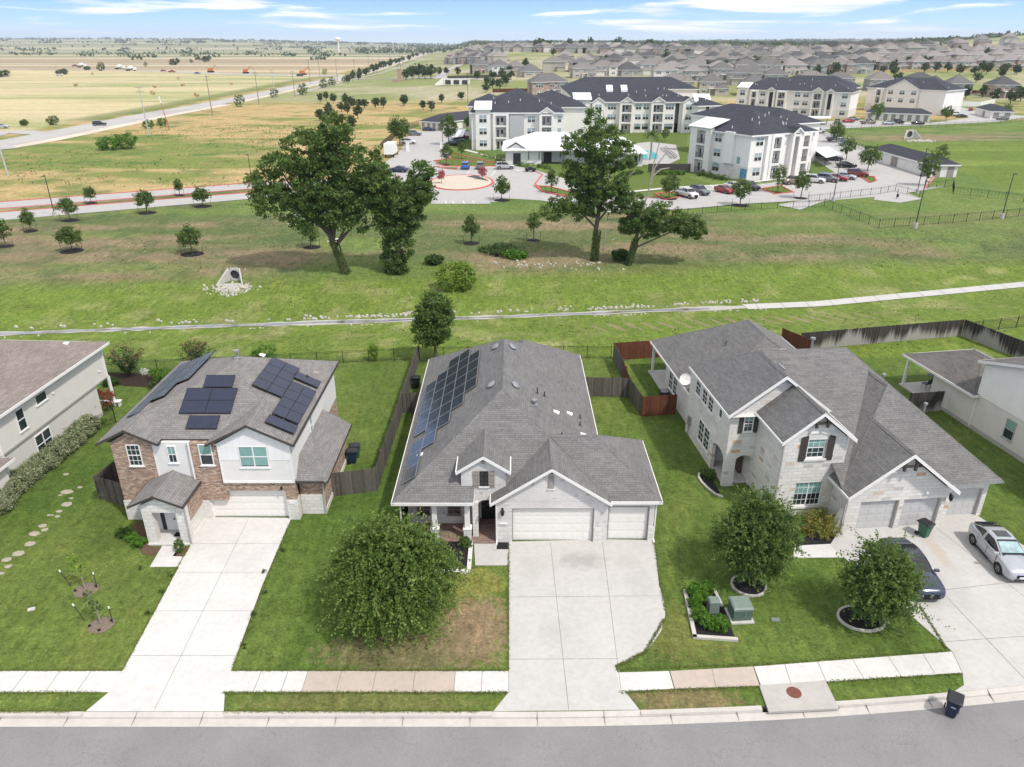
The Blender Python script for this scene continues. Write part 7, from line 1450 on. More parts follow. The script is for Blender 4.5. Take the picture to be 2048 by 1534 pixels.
def car_proto(kind,near=False):
    S,Gh,wb=BODY[kind]; t=thing('parked_car','proto','car'); m=MB(); secs=[]
    for x,w_,zb,zs,cr in S: 
        zm=(zb+zs)/2; h=[(w_*.80,zb),(w_*.97,zb+.1),(w_*.985,zm-.08),(w_*1.0,zm+.04),(w_*.985,zs-.13),(w_*.94,zs-.03),(w_*.86,zs+.005),(w_*.45,zs+cr)]; secs.append([(x,y,z) for y,z in h]+[(x,-y,z) for y,z in h[::-1]])
    if near: secs=[[tuple(p) for p in q] for q in spl(secs,5)]
    loft(m,secs); b=m.build('body',MT['car_paint'],t,smooth=True,uv=False); b.data.set_sharp_from_angle(angle=R(48))
    # greenhouse
    m=MB(); secs=[]
    (xa,wa,za),(xb,wb_,zb_),(xc,wc,zc),(xd,wd,zd)=Gh
    G4=lambda x,w0,z0,w1,z1:[(x,w0,z0),(x,w1,z1),(x,-w1,z1),(x,-w0,z0)]
    base=lambda x: za+(zd-za)*(x-xa)/(xd-xa)-.03
    if not near:
        loft(m,[[(xa,wa,base(xa)),(xa,wa*.98,base(xa)+.02),(xa,-wa*.98,base(xa)+.02),(xa,-wa,base(xa))],G4(xb,wa+.03,base(xb),wb_,zb_),G4((xb+xc)/2,wa+.05,base(0),wb_+.01,max(zb_,zc)+.015),G4(xc,wd+.06,base(xc),wc,zc),[(xd,wd,base(xd)),(xd,wd*.98,base(xd)+.02),(xd,-wd*.98,base(xd)+.02),(xd,-wd,base(xd))]]); m.build('window_glass',MT['car_glass'],t,uv=False)
    else:
        xs=[xa,xa+(xb-xa)*.5,xb,(xb*2+xc)/3,(xb+2*xc)/3,xc,xc+(xd-xc)*.5,xd]; zm_=max(zb_,zc)
        tz=[za,za+(zb_-za)*.62,zb_,zm_+.025,zm_+.03,zc,zd+(zc-zd)*.6,zd]; tw=[wa*.9,(wa*.9+wb_)/2+.03,wb_,wb_+.01,wc+.015,wc,(wc+wd)/2,wd*.95]; bw=[wa,wa+.05,wb_+.12,.80,.81,.81,wd+.05,wd]
        G_=[[(x,b_,base(x)),(x,(b_+t_)/2+.02,(base(x)+z_)/2),(x,t_+.015,z_-.05),(x,t_-.06,z_),(x,t_*.4,z_+.012),(x,-t_*.4,z_+.012),(x,-t_+.06,z_),(x,-t_-.015,z_-.05),(x,-(b_+t_)/2-.02,(base(x)+z_)/2),(x,-b_,base(x))] for x,z_,t_,b_ in zip(xs,tz,tw,bw)]
        GS=spl(G_,4); loft(m,[[tuple(p) for p in q] for q in GS],closed=False); g_=m.build('window_glass',MT['car_glass'],t,smooth=True,uv=False)
        # roof skin, pillars and rails in body colour laid just over the glass
        m=MB(); lift=lambda p,k=.012:(p[0],p[1]*(1+.012),p[2]+k)
        n4=len(GS)-1
        for j in range(n4):
            q0,q1=GS[j],GS[j+1]; xm_=(q0[0][0]+q1[0][0])/2; roof=xb-.06<xm_<xc+.02
            for i in range(9):
                pil=(i in(2,6)) or (i in(0,1,7,8) and (abs(xm_-(xb+xc)/2+.1)<.07)) or (i in (0,1,7,8) and (xm_<xa+.22 or xm_>xd-.1)) 
                if (roof and 2<=i<=6) or pil: m.poly([lift(q0[i]),lift(q0[i+1]),lift(q1[i+1]),lift(q1[i])])
        m.build('roof',MT['car_paint'],t,smooth=True,uv=False)
    e=.012; m=MB(); xm=(xb+xc)/2; zm=max(zb_,zc)+.015
    rw=[[(xb-.08,wb_*.9,zb_-.035),(xb-.08,-wb_*.9,zb_-.035)],[(xb+.02,wb_+e,zb_+e),(xb+.02,-wb_-e,zb_+e)],[(xm,wb_+.02,zm+e*1.5),(xm,-wb_-.02,zm+e*1.5)],[(xc-.02,wc+e,zc+e),(xc-.02,-wc-e,zc+e)],[(xc+.1,wc*.92,zc-.035),(xc+.1,-wc*.92,zc-.035)]]
    for a,b_ in zip(rw,rw[1:]): m.poly([a[0],a[1],b_[1],b_[0]])
    for s in (-1,1):
        for (x0,w0,z0),(x1,w1,z1),tt in (((xb,wb_+e,zb_),(xa+.05,wa+.02,base(xa)+.02),.10),((xc,wc+e,zc),(xd-.02,wd+.03,base(xd)+.02),.045),(((xb+xc)/2-.05,wb_+.02,zm-.02),((xb+xc)/2-.12,wa+.065,base(0)),.04)):
            m.hexa([(x1-tt,s*w1,z1),(x1+tt,s*w1,z1),(x1+tt,s*(w1+.012),z1),(x1-tt,s*(w1+.012),z1),(x0-tt,s*w0,z0),(x0+tt,s*w0,z0),(x0+tt,s*(w0+.012),z0),(x0-tt,s*(w0+.012),z0)])
        m.hexa([(xb,s*(wb_-.03),zb_-.05),(xc,s*(wc-.03),zc-.05),(xc,s*(wc+.015),zc-.05),(xb,s*(wb_+.015),zb_-.05),(xb,s*(wb_-.03),zb_+.012),(xc,s*(wc-.03),zc+.012),(xc,s*(wc+.013),zc+.006),(xb,s*(wb_+.013),zb_+.006)])
    if not near: m.build('roof',MT['car_paint'],t,uv=False)
    if kind=='pickup':
        m=MB(); m.box(-2.8,-.82,-.8,.8,1.13,1.16); m.build('truck_bed',MT['dark_metal'],t,uv=False)
    r=.33 if kind in('sedan','hatch') else .39
    for x in (-wb,wb):
        for s in (-1,1):
            w0=(.91 if kind in('sedan','hatch') else .96)
            m=MB(); m.tube((x,s*(w0-.21),r),(x,s*(w0+.006),r),r,None,20)
            wh=m.build('wheel',MT['rubber'],t,uv=False)
            m=MB(); m.tube((x,s*(w0),r),(x,s*(w0+.014),r),r*.62,r*.6,14)
            m.build('rim',MT['rim'],wh,uv=False)
            if near:
                m=MB()
                for i in range(5):
                    a=i*1.2566; m.obb(Vector((x,s*(w0+.012),r)),Vector((math.cos(a+.63),0,math.sin(a+.63))),Vector((-math.sin(a+.63),0,math.cos(a+.63))),Vector((0,s,0)),r*.18,r*.58,-r*.11,r*.11,0,.006)
                m.build('rim_gap',MT['rubber'],wh,uv=False)
            m=MB(); n=12; k=[]  # dark wheel arch
            for i in range(n):
                a0,a1=math.pi*i/n,math.pi*(i+1)/n
                m.hexa([(x+r*1.02*math.cos(a0),s*(w0-.02),r+r*1.02*math.sin(a0)),(x+r*1.02*math.cos(a1),s*(w0-.02),r+r*1.02*math.sin(a1)),(x+r*1.17*math.cos(a1),s*(w0-.02),r+r*1.17*math.sin(a1)),(x+r*1.17*math.cos(a0),s*(w0-.02),r+r*1.17*math.sin(a0)),(x+r*1.02*math.cos(a0),s*(w0+.004),r+r*1.02*math.sin(a0)),(x+r*1.02*math.cos(a1),s*(w0+.004),r+r*1.02*math.sin(a1)),(x+r*1.17*math.cos(a1),s*(w0+.004),r+r*1.17*math.sin(a1)),(x+r*1.17*math.cos(a0),s*(w0+.004),r+r*1.17*math.sin(a0))])
            m.build('wheel_arch',MT['rubber'],t,uv=False)
    xf=S[-2][0]; zf=S[-2][3]-.1; wf=S[-2][1]
    for s in (-1,1):
        m=MB(); m.hexa([(xf-.25,s*(wf-.0),zf-.10),(xf+.1,s*(wf-.30),zf-.12),(xf+.12,s*(wf-.32),zf-.12),(xf-.2,s*(wf+.03),zf-.10),(xf-.25,s*(wf-.0),zf+.05),(xf+.1,s*(wf-.30),zf-.02),(xf+.12,s*(wf-.32),zf-.02),(xf-.2,s*(wf+.03),zf+.05)]); m.build('headlight',MT['headlamp'],t,uv=False)
        xr=S[0][0]; zr=S[1][3]-.12; m=MB(); m.box(xr-.01,xr+.14,s*(S[0][1]+.02) if s<0 else s*(S[0][1]-.18),s*(S[0][1]-.18) if s<0 else s*(S[0][1]+.02),zr-.12,zr+.04); m.build('tail_light',MT['tail_lamp'],t,uv=False)
        m=MB(); m.box(xd-.25,xd-.10,*(sorted((s*(.80),s*(1.05)))),zd+.02,zd+.14); m.build('mirror',MT['car_paint'],t,uv=False)
    m=MB(); m.box(xf+(.02 if near else .09),xf+(.10 if near else .17),-.42,.42,.42,.62 if kind!='pickup' else .85); m.build('grille',MT['rubber'],t,uv=False)
    m=MB(); m.box(S[-1][0]-.02,S[-1][0]+.012,-.5,.5,S[-1][2]+.01,S[-1][2]+.06); m.build('bumper_trim',MT['rubber'],t,uv=False)
    return t
paint('car_paint',(.35,.35,.36))
plain('door_seam',(.04,.04,.045),.6,.2)
PC={'white':(.72,.72,.71),'silver':(.42,.44,.46),'grey':(.16,.165,.175),'black':(.012,.013,.015),'navy':(.02,.035,.08),'blue':(.03,.13,.42),'red':(.32,.02,.025),'dark_red':(.20,.02,.02),'tan':(.22,.18,.14),'light_blue':(.28,.36,.45)}
for k,v in PC.items(): paint('paint_'+k,v)
protos={k:car_proto(k) for k in BODY}
ncars=[0]
def car(label,loc,heading,kind,colour,group=None,scale=None):
    t=dup(protos[kind],loc,R(heading),label,group,scale,{'car_paint':MT['paint_'+colour]}); t['category']={'pickup':'pickup truck','suv':'suv'}.get(kind,'car'); return t
# near cars: smooth versions
ns=car_proto('hatch',True); ns.location=at(1995,1105,0)
c=Vector((28.86,35.55,.04)); ns.location=c; ns.rotation_euler=(0,0,R(-92)); ns['label']='silver hatchback with sunroof parked on the wide driveway at the right photo edge'; ns['category']='car'
for o in ns.children:
    for i,s_ in enumerate(o.material_slots):
        if s_.material.name=='car_paint': s_.link='OBJECT'; s_.material=MT['paint_silver']
m=MB(); m.box(-.72,-.12,-.40,.40,1.478,1.504); m.build('sunroof',MT['car_glass'],ns,uv=False)
m=MB(); m.hexa([(.22,-.54,1.40),(.22,.54,1.40),(.92,.64,1.12),(.92,-.64,1.12),(.24,-.54,1.425),(.24,.54,1.425),(.95,.64,1.145),(.95,-.64,1.145)]); m.build('sunshade',MT['screen_glass'],ns,uv=False)
m=MB(); m.hexa([(-2.1,-.6,1.13),(-2.1,.6,1.13),(-1.8,.6,1.22),(-1.8,-.6,1.22),(-2.1,-.6,1.16),(-2.1,.6,1.16),(-1.8,.6,1.26),(-1.8,-.6,1.26)]); m.build('spoiler',MT['rubber'],ns,uv=False)
m=MB(); 
for s in(-1,1): m.box(-.9,.4,*sorted((s*.905,s*.93)),.24,.30)
m.build('side_skirt',MT['rubber'],ns,uv=False)
def seams(t,col_):
    for s in (-1,1):
        m=MB()
        for x in (-.95,.02,.98): m.box(x-.007,x+.007,*sorted((s*.885,s*.918)),.42,.90)
        m.build('door_seam',MT['door_seam'],t,uv=False)
        for x in (-.72,.24): m=MB(); m.box(x-.1,x+.06,*sorted((s*.89,s*.935)),.80,.83); m.build('door_handle',MT['chrome'],t,uv=False)
    m=MB(); m.box(2.28,2.37,-.26,.26,.40,.52); m.build('number_plate',MT['white_panel'],t,uv=False)
seams(ns,0)
nd=car_proto('sedan',True); nd.location=(22.75,34.0,.04); nd.rotation_euler=(0,0,R(-90)); nd['label']='dark blue-grey sedan parked on the right driveway partly hidden behind a loose oak'; nd['category']='car'
paint('paint_slate',(.035,.045,.075))
for o in nd.children:
    for i,s_ in enumerate(o.material_slots):
        if s_.material.name=='car_paint': s_.link='OBJECT'; s_.material=MT['paint_slate']
m=MB()
for z in (.44,.52,.60): m.box(2.30,2.39,-.42,.42,z,z+.02)
m.lathe((0,0,0),[(.085,0),(.1,.02),(.085,.03)],16); k=len(m.v)-48
for i in range(k,len(m.v)): v=m.v[i]; m.v[i]=(2.39+v[2],v[0],.53+v[1])
m.tube((2.40,0,.53),(2.40,0,.615),.008,None,5); m.tube((2.40,0,.53),(2.40,.075,.485),.008,None,5); m.tube((2.40,0,.53),(2.40,-.075,.485),.008,None,5)
m.build('chrome_grille',MT['chrome'],nd,uv=False)
seams(nd,0)
m=MB(); m.box(-1.0,.05,-.5,.5,1.465,1.482); m.build('glass_roof',MT['car_glass'],nd,uv=False)
CARS=[('white pickup truck parked on the near lot beside a dark suv',(1373,394),-62,'pickup','white'),('small dark grey suv right beside the white pickup',(1399,388),-62,'suv','grey'),('red sedan parked alone left of the centre of near lot',(1448,385),-62,'sedan','red'),('white car hidden between the red sedan and a black suv',(1468,378),-62,'sedan','white'),('black suv parked in front of the apartment corner',(1499,379),-62,'suv','black'),('tan pickup truck parked by the gabled apartment stair',(1587,368),195,'pickup','tan'),('white suv between the tan pickup and a grey suv',(1628,365),-30,'suv','white'),('grey suv between the white suv and a red car',(1655,363),-35,'suv','grey'),('small red car between a grey suv and silver car',(1674,361),-35,'sedan','red'),('silver sedan left of the dark red suv',(1690,358),-30,'sedan','silver'),('dark red suv parked under the round dark tree',(1714,353),-22,'suv','dark_red'),('black sedan parked below the right end of carport',(1692,335),-8,'sedan','black'),('silver car at left beneath the white carport',(1633,309),-15,'suv','silver'),('black suv in the middle beneath the white carport',(1647,316),-15,'suv','black'),('black car at the right beneath the white carport',(1666,321),-15,'sedan','black'),('light blue suv parked beyond the white carport',(1692,292),-18,'suv','light_blue'),('grey pickup truck parked along the black fence',(1671,282),0,'pickup','grey'),('white suv nearest the apartment wall by black fence',(1636,266),10,'suv','white'),('white car at the corner of the right detached garage',(1741,310),-15,'sedan','white'),
 ('dark car at the left end of the far car park',(1613,240),60,'suv','black'),('white car beside the dark one in far car park',(1630,247),0,'sedan','white'),('dark grey suv left of the red far car',(1674,246),70,'suv','grey'),('red car in the far car park',(1696,245),5,'sedan','red'),('grey car just right behind the red far car',(1706,241),5,'sedan','grey'),('tan pickup in front of the long far garage',(1736,248),5,'pickup','tan'),('silver car in front of the long far garage',(1776,249),10,'sedan','silver'),('black pickup in front of the long far garage',(1793,248),10,'pickup','black'),('black car at the right end of the far lot',(1835,249),0,'sedan','black'),('white car near the small far carport',(1912,232),5,'suv','white'),('black car in front of the white one by far carport',(1922,235),5,'sedan','black'),('red car by the white wall at far right',(1941,221),60,'sedan','red'),('grey car alone at the far right edge of lot',(2004,240),5,'sedan','grey'),
 ('grey suv parked beside the tall grass at entry drive',(829,271),0,'suv','grey'),('navy sedan in front of the left detached garage',(858,262),0,'sedan','navy'),('white suv behind the entry gate pillar',(817,288),5,'suv','white'),('navy car driving out of the gate behind the huge oak',(797,344),170,'sedan','navy'),('bright blue suv parked above the roundabout',(931,337),90,'suv','blue'),('grey suv next to the bright blue one',(961,337),90,'suv','grey'),('silver suv parked in front of the clubhouse',(1010,338),5,'suv','silver'),('dark orange car beneath the small carport',(922,277),10,'sedan','dark_red'),('pale blue car beside the small carport',(915,284),15,'sedan','light_blue'),('black car behind the entry wall by small carport',(907,291),5,'sedan','black')]
for lab,px,hd,kd,cl in CARS: car(lab,at(px[0],px[1],.06),hd,kd,cl,'cars parked round the apartments')
HC=[((200,252),25,'suv','black','black vehicle on the highway near the pale pole'),((4,257),15,'sedan','silver','silver car on the side road at left photo edge'),((327,143),5,'sedan','red','left of two red cars at the roadworks'),((344,145),5,'pickup','red','right of two red vehicles at the roadworks'),((395,148),5,'sedan','blue','blue car at the roadworks on the cross road'),((600,153),5,'suv','black','black vehicle beside the orange machine'),((725,139),60,'sedan','silver','pale car driving on the far highway'),((744,133),60,'pickup','grey','grey pickup driving on the far highway'),((770,127),60,'sedan','white','white car driving on the far highway'),((821,112),60,'sedan','black','distant car near the end of highway'),((150,133),0,'pickup','dark_red','red truck behind the bushes on the cross road'),((120,152),0,'suv','white','white vehicle half hidden below the wide dark bush')]
for px,hd,kd,cl,lab in HC: car(lab,G(*px)+Vector((0,0,.15)),hd,kd,cl,'vehicles on the highway',1.25 if px[1]<160 else None)
for p in protos.values(): kill(p)
def boxtruck():
    c=at(783,312,.05); t=thing('box_truck','white box truck parked behind the huge oak by the gate','truck',c,R(88)); m=MB(); m.box(-4,2,-1.2,1.2,.9,3.6); m.build('cargo_box',MT['white_panel'],t); m=MB(); m.hexa([(2.1,-1.1,.6),(4,-1.1,.6),(4,1.1,.6),(2.1,1.1,.6),(2.1,-1.05,2.5),(3.2,-1.0,2.5),(3.2,1.0,2.5),(2.1,1.05,2.5)]); m.build('cab',MT['white_panel'],t)
    for x in (-2.6,3.1):
        for s in (-1.15,.95): m=MB(); m.tube((x,s,.45),(x,s+.2,.45),.45,None,14); m.build('wheel',MT['rubber'],t)
boxtruck()
def mixer(px,lab,hd=0):
    c=G(*px); t=thing('mixer_truck',lab,'truck',c+Vector((0,0,.1)),R(hd)); t.scale=(1.4,)*3; m=MB(); m.lathe((0,0,0),[(.3,-3),(1.3,-1.2),(1.4,.3),(.7,2.4)],12); m.v=[(v[2],v[1],2.4+v[0]+.12*v[2]) for v in m.v]; m.build('drum',MT['white_panel'],t); m=MB(); m.box(-4,2.4,-1.1,1.1,.7,1.1); m.build('chassis',MT['dark_metal'],t); m=MB(); m.box(2.5,4.2,-1.2,1.2,.7,2.9); m.build('cab',MT['white_panel'],t)
    for x in (-3,-1.8,3.2):
        for s in (-1.2,.9): m=MB(); m.tube((x,s,.5),(x,s+.3,.5),.5,None,10); m.build('wheel',MT['rubber'],t)
mixer((164,135),'white concrete mixer truck behind the low bush on cross road'); mixer((240,139),'white concrete mixer truck just right of the tall tree'); mixer((262,142),'second mixer truck, small and right of the first')
plain('machine_orange',(.45,.14,.04),.5,.3)
for i,(px,lab) in enumerate((((422,145),'brown and orange excavator at the middle of roadworks'),((492,147),'orange digging machine right of the excavator'),((606,150),'orange crane-like machine near the highway junction'))):
    c=G(*px); t=thing('excavator',lab,'machine',c+Vector((0,0,.1)),.3*i); t.scale=(1.5,)*3; m=MB(); m.box(-2,2,-1.4,-.8,0,.9); m.box(-2,2,.8,1.4,0,.9); m.build('tracks',MT['rubber'],t); m=MB(); m.obox((-.3,0,.9),3.2,2.2,1.8,0,0,.85); m.build('cab',MT['machine_orange'],t); m=MB(); m.path([(1,0,2),(3.5,0,4.6),(5.6,0,2.2)],[.3,.25,.2],5); m.build('arm',MT['machine_orange'],t)
c=at(1061,343,.06); t=thing('golf_cart','small black golf cart parked in front of the clubhouse','golf cart',c,R(8)); m=MB(); m.box(-1.3,1.3,-.6,.6,.35,.8); m.box(-.5,.3,-.55,.55,.8,1.1); m.build('body',MT['dark_plastic'],t); m=MB(); m.box(-1.0,.8,-.6,.6,1.85,1.92); m.build('canopy',MT['dark_plastic'],t)
for x in (-.9,.7):
    for s in (-.55,.55): m=MB(); m.tube((x,s,1.0),(x,s,1.85),.03,None,4); m.build('roof_post',MT['dark_metal'],t); m=MB(); m.tube((x,s-.1,.3),(x,s+.1,.3),.32,None,10); m.build('wheel',MT['rubber'],t)
# hay bales
for i,(x,y) in enumerate(((152,172),(310,175),(306,189),(357,159),(366,172),(463,169),(394,193),(185,149))):
    c=G(x,y); m=MB(); m.tube((-1.0,0,1.1),(1.0,0,1.1),1.15,None,14); o=m.build('hay_bale',MT['hay'],loc=c); o.rotation_euler=(0,0,i*.7); tag(o,'round straw hay bale lying in the mown pale field','hay bale','round hay bales in the field')

# ---------------- apartment blocks ----------------
def facekit(t,ox,oy,ang):
    M=Matrix.Translation((ox,oy,0))@Matrix.Rotation(ang,4,'Z')
    def put(mb,name,mats,par=None):
        o=mb.build(name,mats,par or t); 
        if par is None: o.matrix_local=M
        return o
    def link(me,name,u,z,y=0.):
        o=bpy.data.objects.new(name,me); col.objects.link(o); o.parent=t; o.matrix_local=M@Matrix.Translation((u,y,z)); return o
    return put,link
FL=(.25,3.45,6.65)
def winmesh(n,w=.95,h=1.65,key={}):
    if (n,w,h) in key: return key[(n,w,h)]
    m=MB(); tot=n*w+(n-1)*.14
    m.box(-tot/2-.1,tot/2+.1,-.06,.02,-.1,h+.1,0)
    for i in range(n):
        x=-tot/2+i*(w+.14); m.box(x,x+w,-.075,-.05,.0,h*.47,1); m.box(x,x+w,-.075,-.05,h*.53,h,2)
    o=m.build('win_proto',[MT['white_panel'],MT['glass'],MT['apt_blind']]); me=o.data; bpy.data.objects.remove(o); key[(n,w,h)]=me; return me
def apt_win(link,us,n=2,floors=(0,1,2),w=.95,h=1.65,y=0.): 
    for u in us:
        for f in floors: link(winmesh(n,w,h),'window',u,FL[f]+.85,y)
def apt_balcony(put,link,u0,u1,dep=1.7,gable=True,wall='siding_white',stair=False,ze=9.8,door=True):
    """projecting bay with a balcony on every floor"""
    m=MB(); p=.75; m.box(u0,u0+p,-dep,0,0,ze); m.box(u1-p,u1,-dep,0,0,ze)
    for z in (FL[1]-.45,FL[2]-.45,ze-.75): 
        if not stair or z>8: m.box(u0+p,u1-p,-dep,0,z,z+.45)
    if gable: gtri(m,u0-.05,u1+.05,ze,ze+(u1-u0)*.34,-dep,.2)
    put(m,'balcony_bay',MT[wall])
    if gable:
        r=MB(); f=MB(); h=(u1-u0+.7)*.34; gable_roof(r,f,u0-.35,u1+.35,-dep-.3,6.0,ze-.02,ze-.02+h); put(r,'bay_roof',MT['shingle_dark']); put(f,'bay_fascia',MT['white_panel'])
    m=MB(); m.box(u0+p,u1-p,-.05,-.01,0,ze-.7); put(m,'recess_wall',MT['batten_grey' if not stair else 'opening_shade'])  # stair bays: back wall coloured near-black for the stairwell's shade
    if not stair:
        for f_,z in enumerate(FL):
            m=MB(); n=int((u1-u0-2*p)/.14)
            for zz in (.1,1.05): m.box(u0+p,u1-p,-dep+.1,-dep+.14,z+zz,z+zz+.05)
            for i in range(1,n): x=u0+p+i*.14; m.box(x-.012,x+.012,-dep+.105,-dep+.13,z+.12,z+1.05)
            put(m,'balcony_railing',MT['dark_metal'])
            m=MB(); m.box(u0+p+.25,u0+p+1.15,-.10,-.05,z,z+2.15,0); m.box(u0+p+.35,u0+p+1.05,-.115,-.10,z+.1,z+2.05,1); m.box(u0+p+1.35,min(u1-p-.1,u0+p+2.3),-.10,-.05,z+.8,z+2.15,0); m.box(u0+p+1.42,min(u1-p-.17,u0+p+2.23),-.115,-.10,z+.87,z+2.08,1); put(m,'balcony_door',[MT['white_panel'],MT['glass']])
gable_roof=lambda r,f,x0,x1,y0,y1,ze,zr: gable(r,f,x0,x1,y0,y1,ze,zr,thick=.2,board=.3,wt=.05)
def apt_tower(put,link,u0,u1,dep=1.2,h=10.9):
    m=MB(); m.box(u0,u1,-dep,0,.0,h-.9); put(m,'tower',MT['siding_white'])
    m=MB(); m.hexa([(u0-.4,-dep-.6,h-.3),(u1+.4,-dep-.6,h-.3),(u1+.4,5,h+1.5),(u0-.4,5,h+1.5),(u0-.4,-dep-.6,h-.15),(u1+.4,-dep-.6,h-.15),(u1+.4,5,h+1.65),(u0-.4,5,h+1.65)]); put(m,'metal_roof',MT['metal_white'])
    m=MB(); m.hexa([(u0,-dep,h-.95),(u1,-dep,h-.95),(u1,4.6,h-.95),(u0,4.6,h-.95),(u0,-dep,h-.2),(u1,-dep,h-.2),(u1,4.6,h+1.3),(u0,4.6,h+1.3)]); put(m,'tower_top',MT['siding_white'])
    apt_win(link,[(u0+u1)/2],2,(0,1),y=-dep); apt_win(link,[(u0+u1)/2],2,(2,),h=2.0,y=-dep)
def wing(mr,mf,mw,x0,x1,y0,y1,ze=9.8,pitch=.42,z0=0,ov=.6,wm=0,rg=None):
    mw.box(x0,x1,y0,y1,z0,ze-.05,wm); X0,X1,Y0,Y1=x0-ov,x1+ov,y0-ov,y1+ov; W,D=X1-X0,Y1-Y0
    if W>=D: hip(mr,mf,X0,X1,Y0,Y1,ze,(X0+D/2,(Y0+Y1)/2),(X1-D/2,(Y0+Y1)/2),ze+D/2*pitch,ridge='x',fh=.3)
    else: hip(mr,mf,X0,X1,Y0,Y1,ze,((X0+X1)/2,Y0+W/2),((X0+X1)/2,Y1-W/2),ze+W/2*pitch,ridge='y',fh=.3)
def block(name,label,loc,ang,wings,ze=9.8,pitch=.42,base=3.0,vents=10,seed=1):
    t=thing(name,label,'apartment building',loc,R(ang)); mr,mf,mw=MB(),MB(),MB()
    for w_ in wings: wing(mr,mf,mw,*w_,ze=ze,pitch=pitch)
    mr.build('roof',MT['shingle_dark'],t); mf.build('fascia',MT['white_panel'],t); mw.build('wall',MT['siding_white'],t)
    m=MB()
    for w_ in wings[:1]: x0,x1,y0,y1=w_; m.box(x0-.06,x1+.06,y0-.06,y1+.06,0,base)
    m.build('stone_base',MT['stone_block'],t)
    rr=random.Random(seed); w_=wings[0]
    for i in range(vents):
        x=rr.uniform(w_[0]+1,w_[1]-1); D=w_[3]-w_[2]; W_=w_[1]-w_[0]; f=rr.uniform(.25,.9); y=w_[2]+f*D/2; d=min(y-w_[2]+.6,x-w_[0]+.6,w_[1]-x+.6); z=ze+d*pitch; m=MB(); m.tube((x,y,z-.1),(x,y,z+.55),.11,None,6); m.build('vent_pipe',MT['white_panel'],t)
    return t
def apartments():
    # nearest block, seen on its corner
    t=block('apartment_block','nearest white three storey apartment block, seen from its corner with dark roof',(51.85,167.64,0),29,[(0,19.8,0,18.5),(24,38,14,46)],pitch=.40,vents=12,seed=3)
    put,link=facekit(t,0,0,0)
    apt_win(link,[2.6],2); apt_balcony(put,link,5.6,9.2,.8,False); apt_balcony(put,link,11.2,14.,1.5,True,stair=True); apt_balcony(put,link,14.0,17.3,1.5,False); apt_win(link,[18.7],1)
    m=MB(); m.box(4.4,5.6,-.6,0,0,9.7); m.box(9.2,11.2,-.25,0,0,9.7); put(m,'batten_bay',MT['batten_white'])
    put,link=facekit(t,0,18.5,-math.pi/2)
    apt_win(link,[8.6],2,(0,)); apt_win(link,[8.6],2,(1,2)); 
    m=MB(); m.box(.2,2.4,-1.0,0,0,10.2); m.box(5.2,7.0,-1.0,0,0,10.2); 
    for z in (FL[1]-.4,FL[2]-.4,9.6): m.box(2.4,5.2,-1.0,0,z,z+.4)
    m.box(2.4,5.2,-.05,-.01,0,10,1); put(m,'balcony_bay',[MT['siding_white'],MT['batten_grey']])
    for z in FL:
        m=MB(); m.box(2.4,5.2,-.9,-.86,z+.1,z+.15); m.box(2.4,5.2,-.9,-.86,z+1.05,z+1.1)
        for i in range(1,20): m.box(2.4+i*.14-.012,2.4+i*.14+.012,-.89,-.87,z+.12,z+1.05)
        put(m,'balcony_railing',MT['dark_metal']); m=MB(); m.box(2.7,3.6,-.1,-.05,z,z+2.1,0); m.box(2.8,3.5,-.115,-.1,z+.1,z+2.,1); m.box(3.9,4.9,-.1,-.05,z+.8,z+2.1,0); m.box(4.0,4.8,-.115,-.1,z+.88,z+2.02,1); put(m,'balcony_door',[MT['white_panel'],MT['glass']])
    m=MB(); m.hexa([(-.3,-1.6,10.2),(7.4,-1.6,10.2),(7.4,4,11.9),(-.3,4,11.9),(-.3,-1.6,10.35),(7.4,-1.6,10.35),(7.4,4,12.05),(-.3,4,12.05)]); put(m,'metal_roof',MT['metal_white'])
    m=MB(); m.box(11.2,14.0,-.8,0,3.3,10); m.box(14.0,18.5,-.03,0,3.2,9.7); put(m,'batten_bay',MT['batten_white'])
    m=MB(); m.box(15.,15.9,-.1,-.03,3.5,4.9); put(m,'window',MT['blind']); m=MB(); m.box(16.4,18.3,-.12,-.06,.6,2.6)
    plain('mural_blue',(.10,.28,.42),.7,.2,var=.6,scale=2.5); put(m,'mural',MT['mural_blue'])
    # left block
    t=block('apartment_block','white three storey apartment block left of centre with metal roofed corner tower',(-11.5,222,0),0,[(0,26.,0,27),(-2,10,24,46),(14,34,20,40)],ze=10.1,vents=8,seed=4)
    put,link=facekit(t,0,0,0); apt_tower(put,link,1.2,5.4,.8,11.2); apt_balcony(put,link,6.1,10.6,.8,False,ze=10.0); apt_win(link,[12.6,17.0],2); apt_balcony(put,link,19.2,23.4,1.4,True,ze=10.0); apt_win(link,[25.0],1)
    m=MB(); m.box(10.8,14.9,-.4,0,3.3,9.9); put(m,'batten_bay',MT['batten_grey'])
    put,link=facekit(t,0,27,-math.pi/2); apt_win(link,[5,12,20],2)
    # centre block
    t=block('apartment_block','long white three storey apartment block behind the tall oak with four gabled bays',(20.5,267,0),0,[(0,41,0,18),(2,18,16,80),(2,60,78,98)],ze=9.9,vents=16,seed=5,pitch=.42)
    put,link=facekit(t,0,0,0); apt_tower(put,link,.6,6.0,.8,10.9)
    apt_balcony(put,link,15.9,20.6,1.4,True,ze=9.8); apt_balcony(put,link,26.5,31.3,1.4,True,ze=9.8); apt_win(link,[13.4],3,w=.8); apt_win(link,[22.4,25.0],2,w=.85); apt_win(link,[33.],3,w=.8)
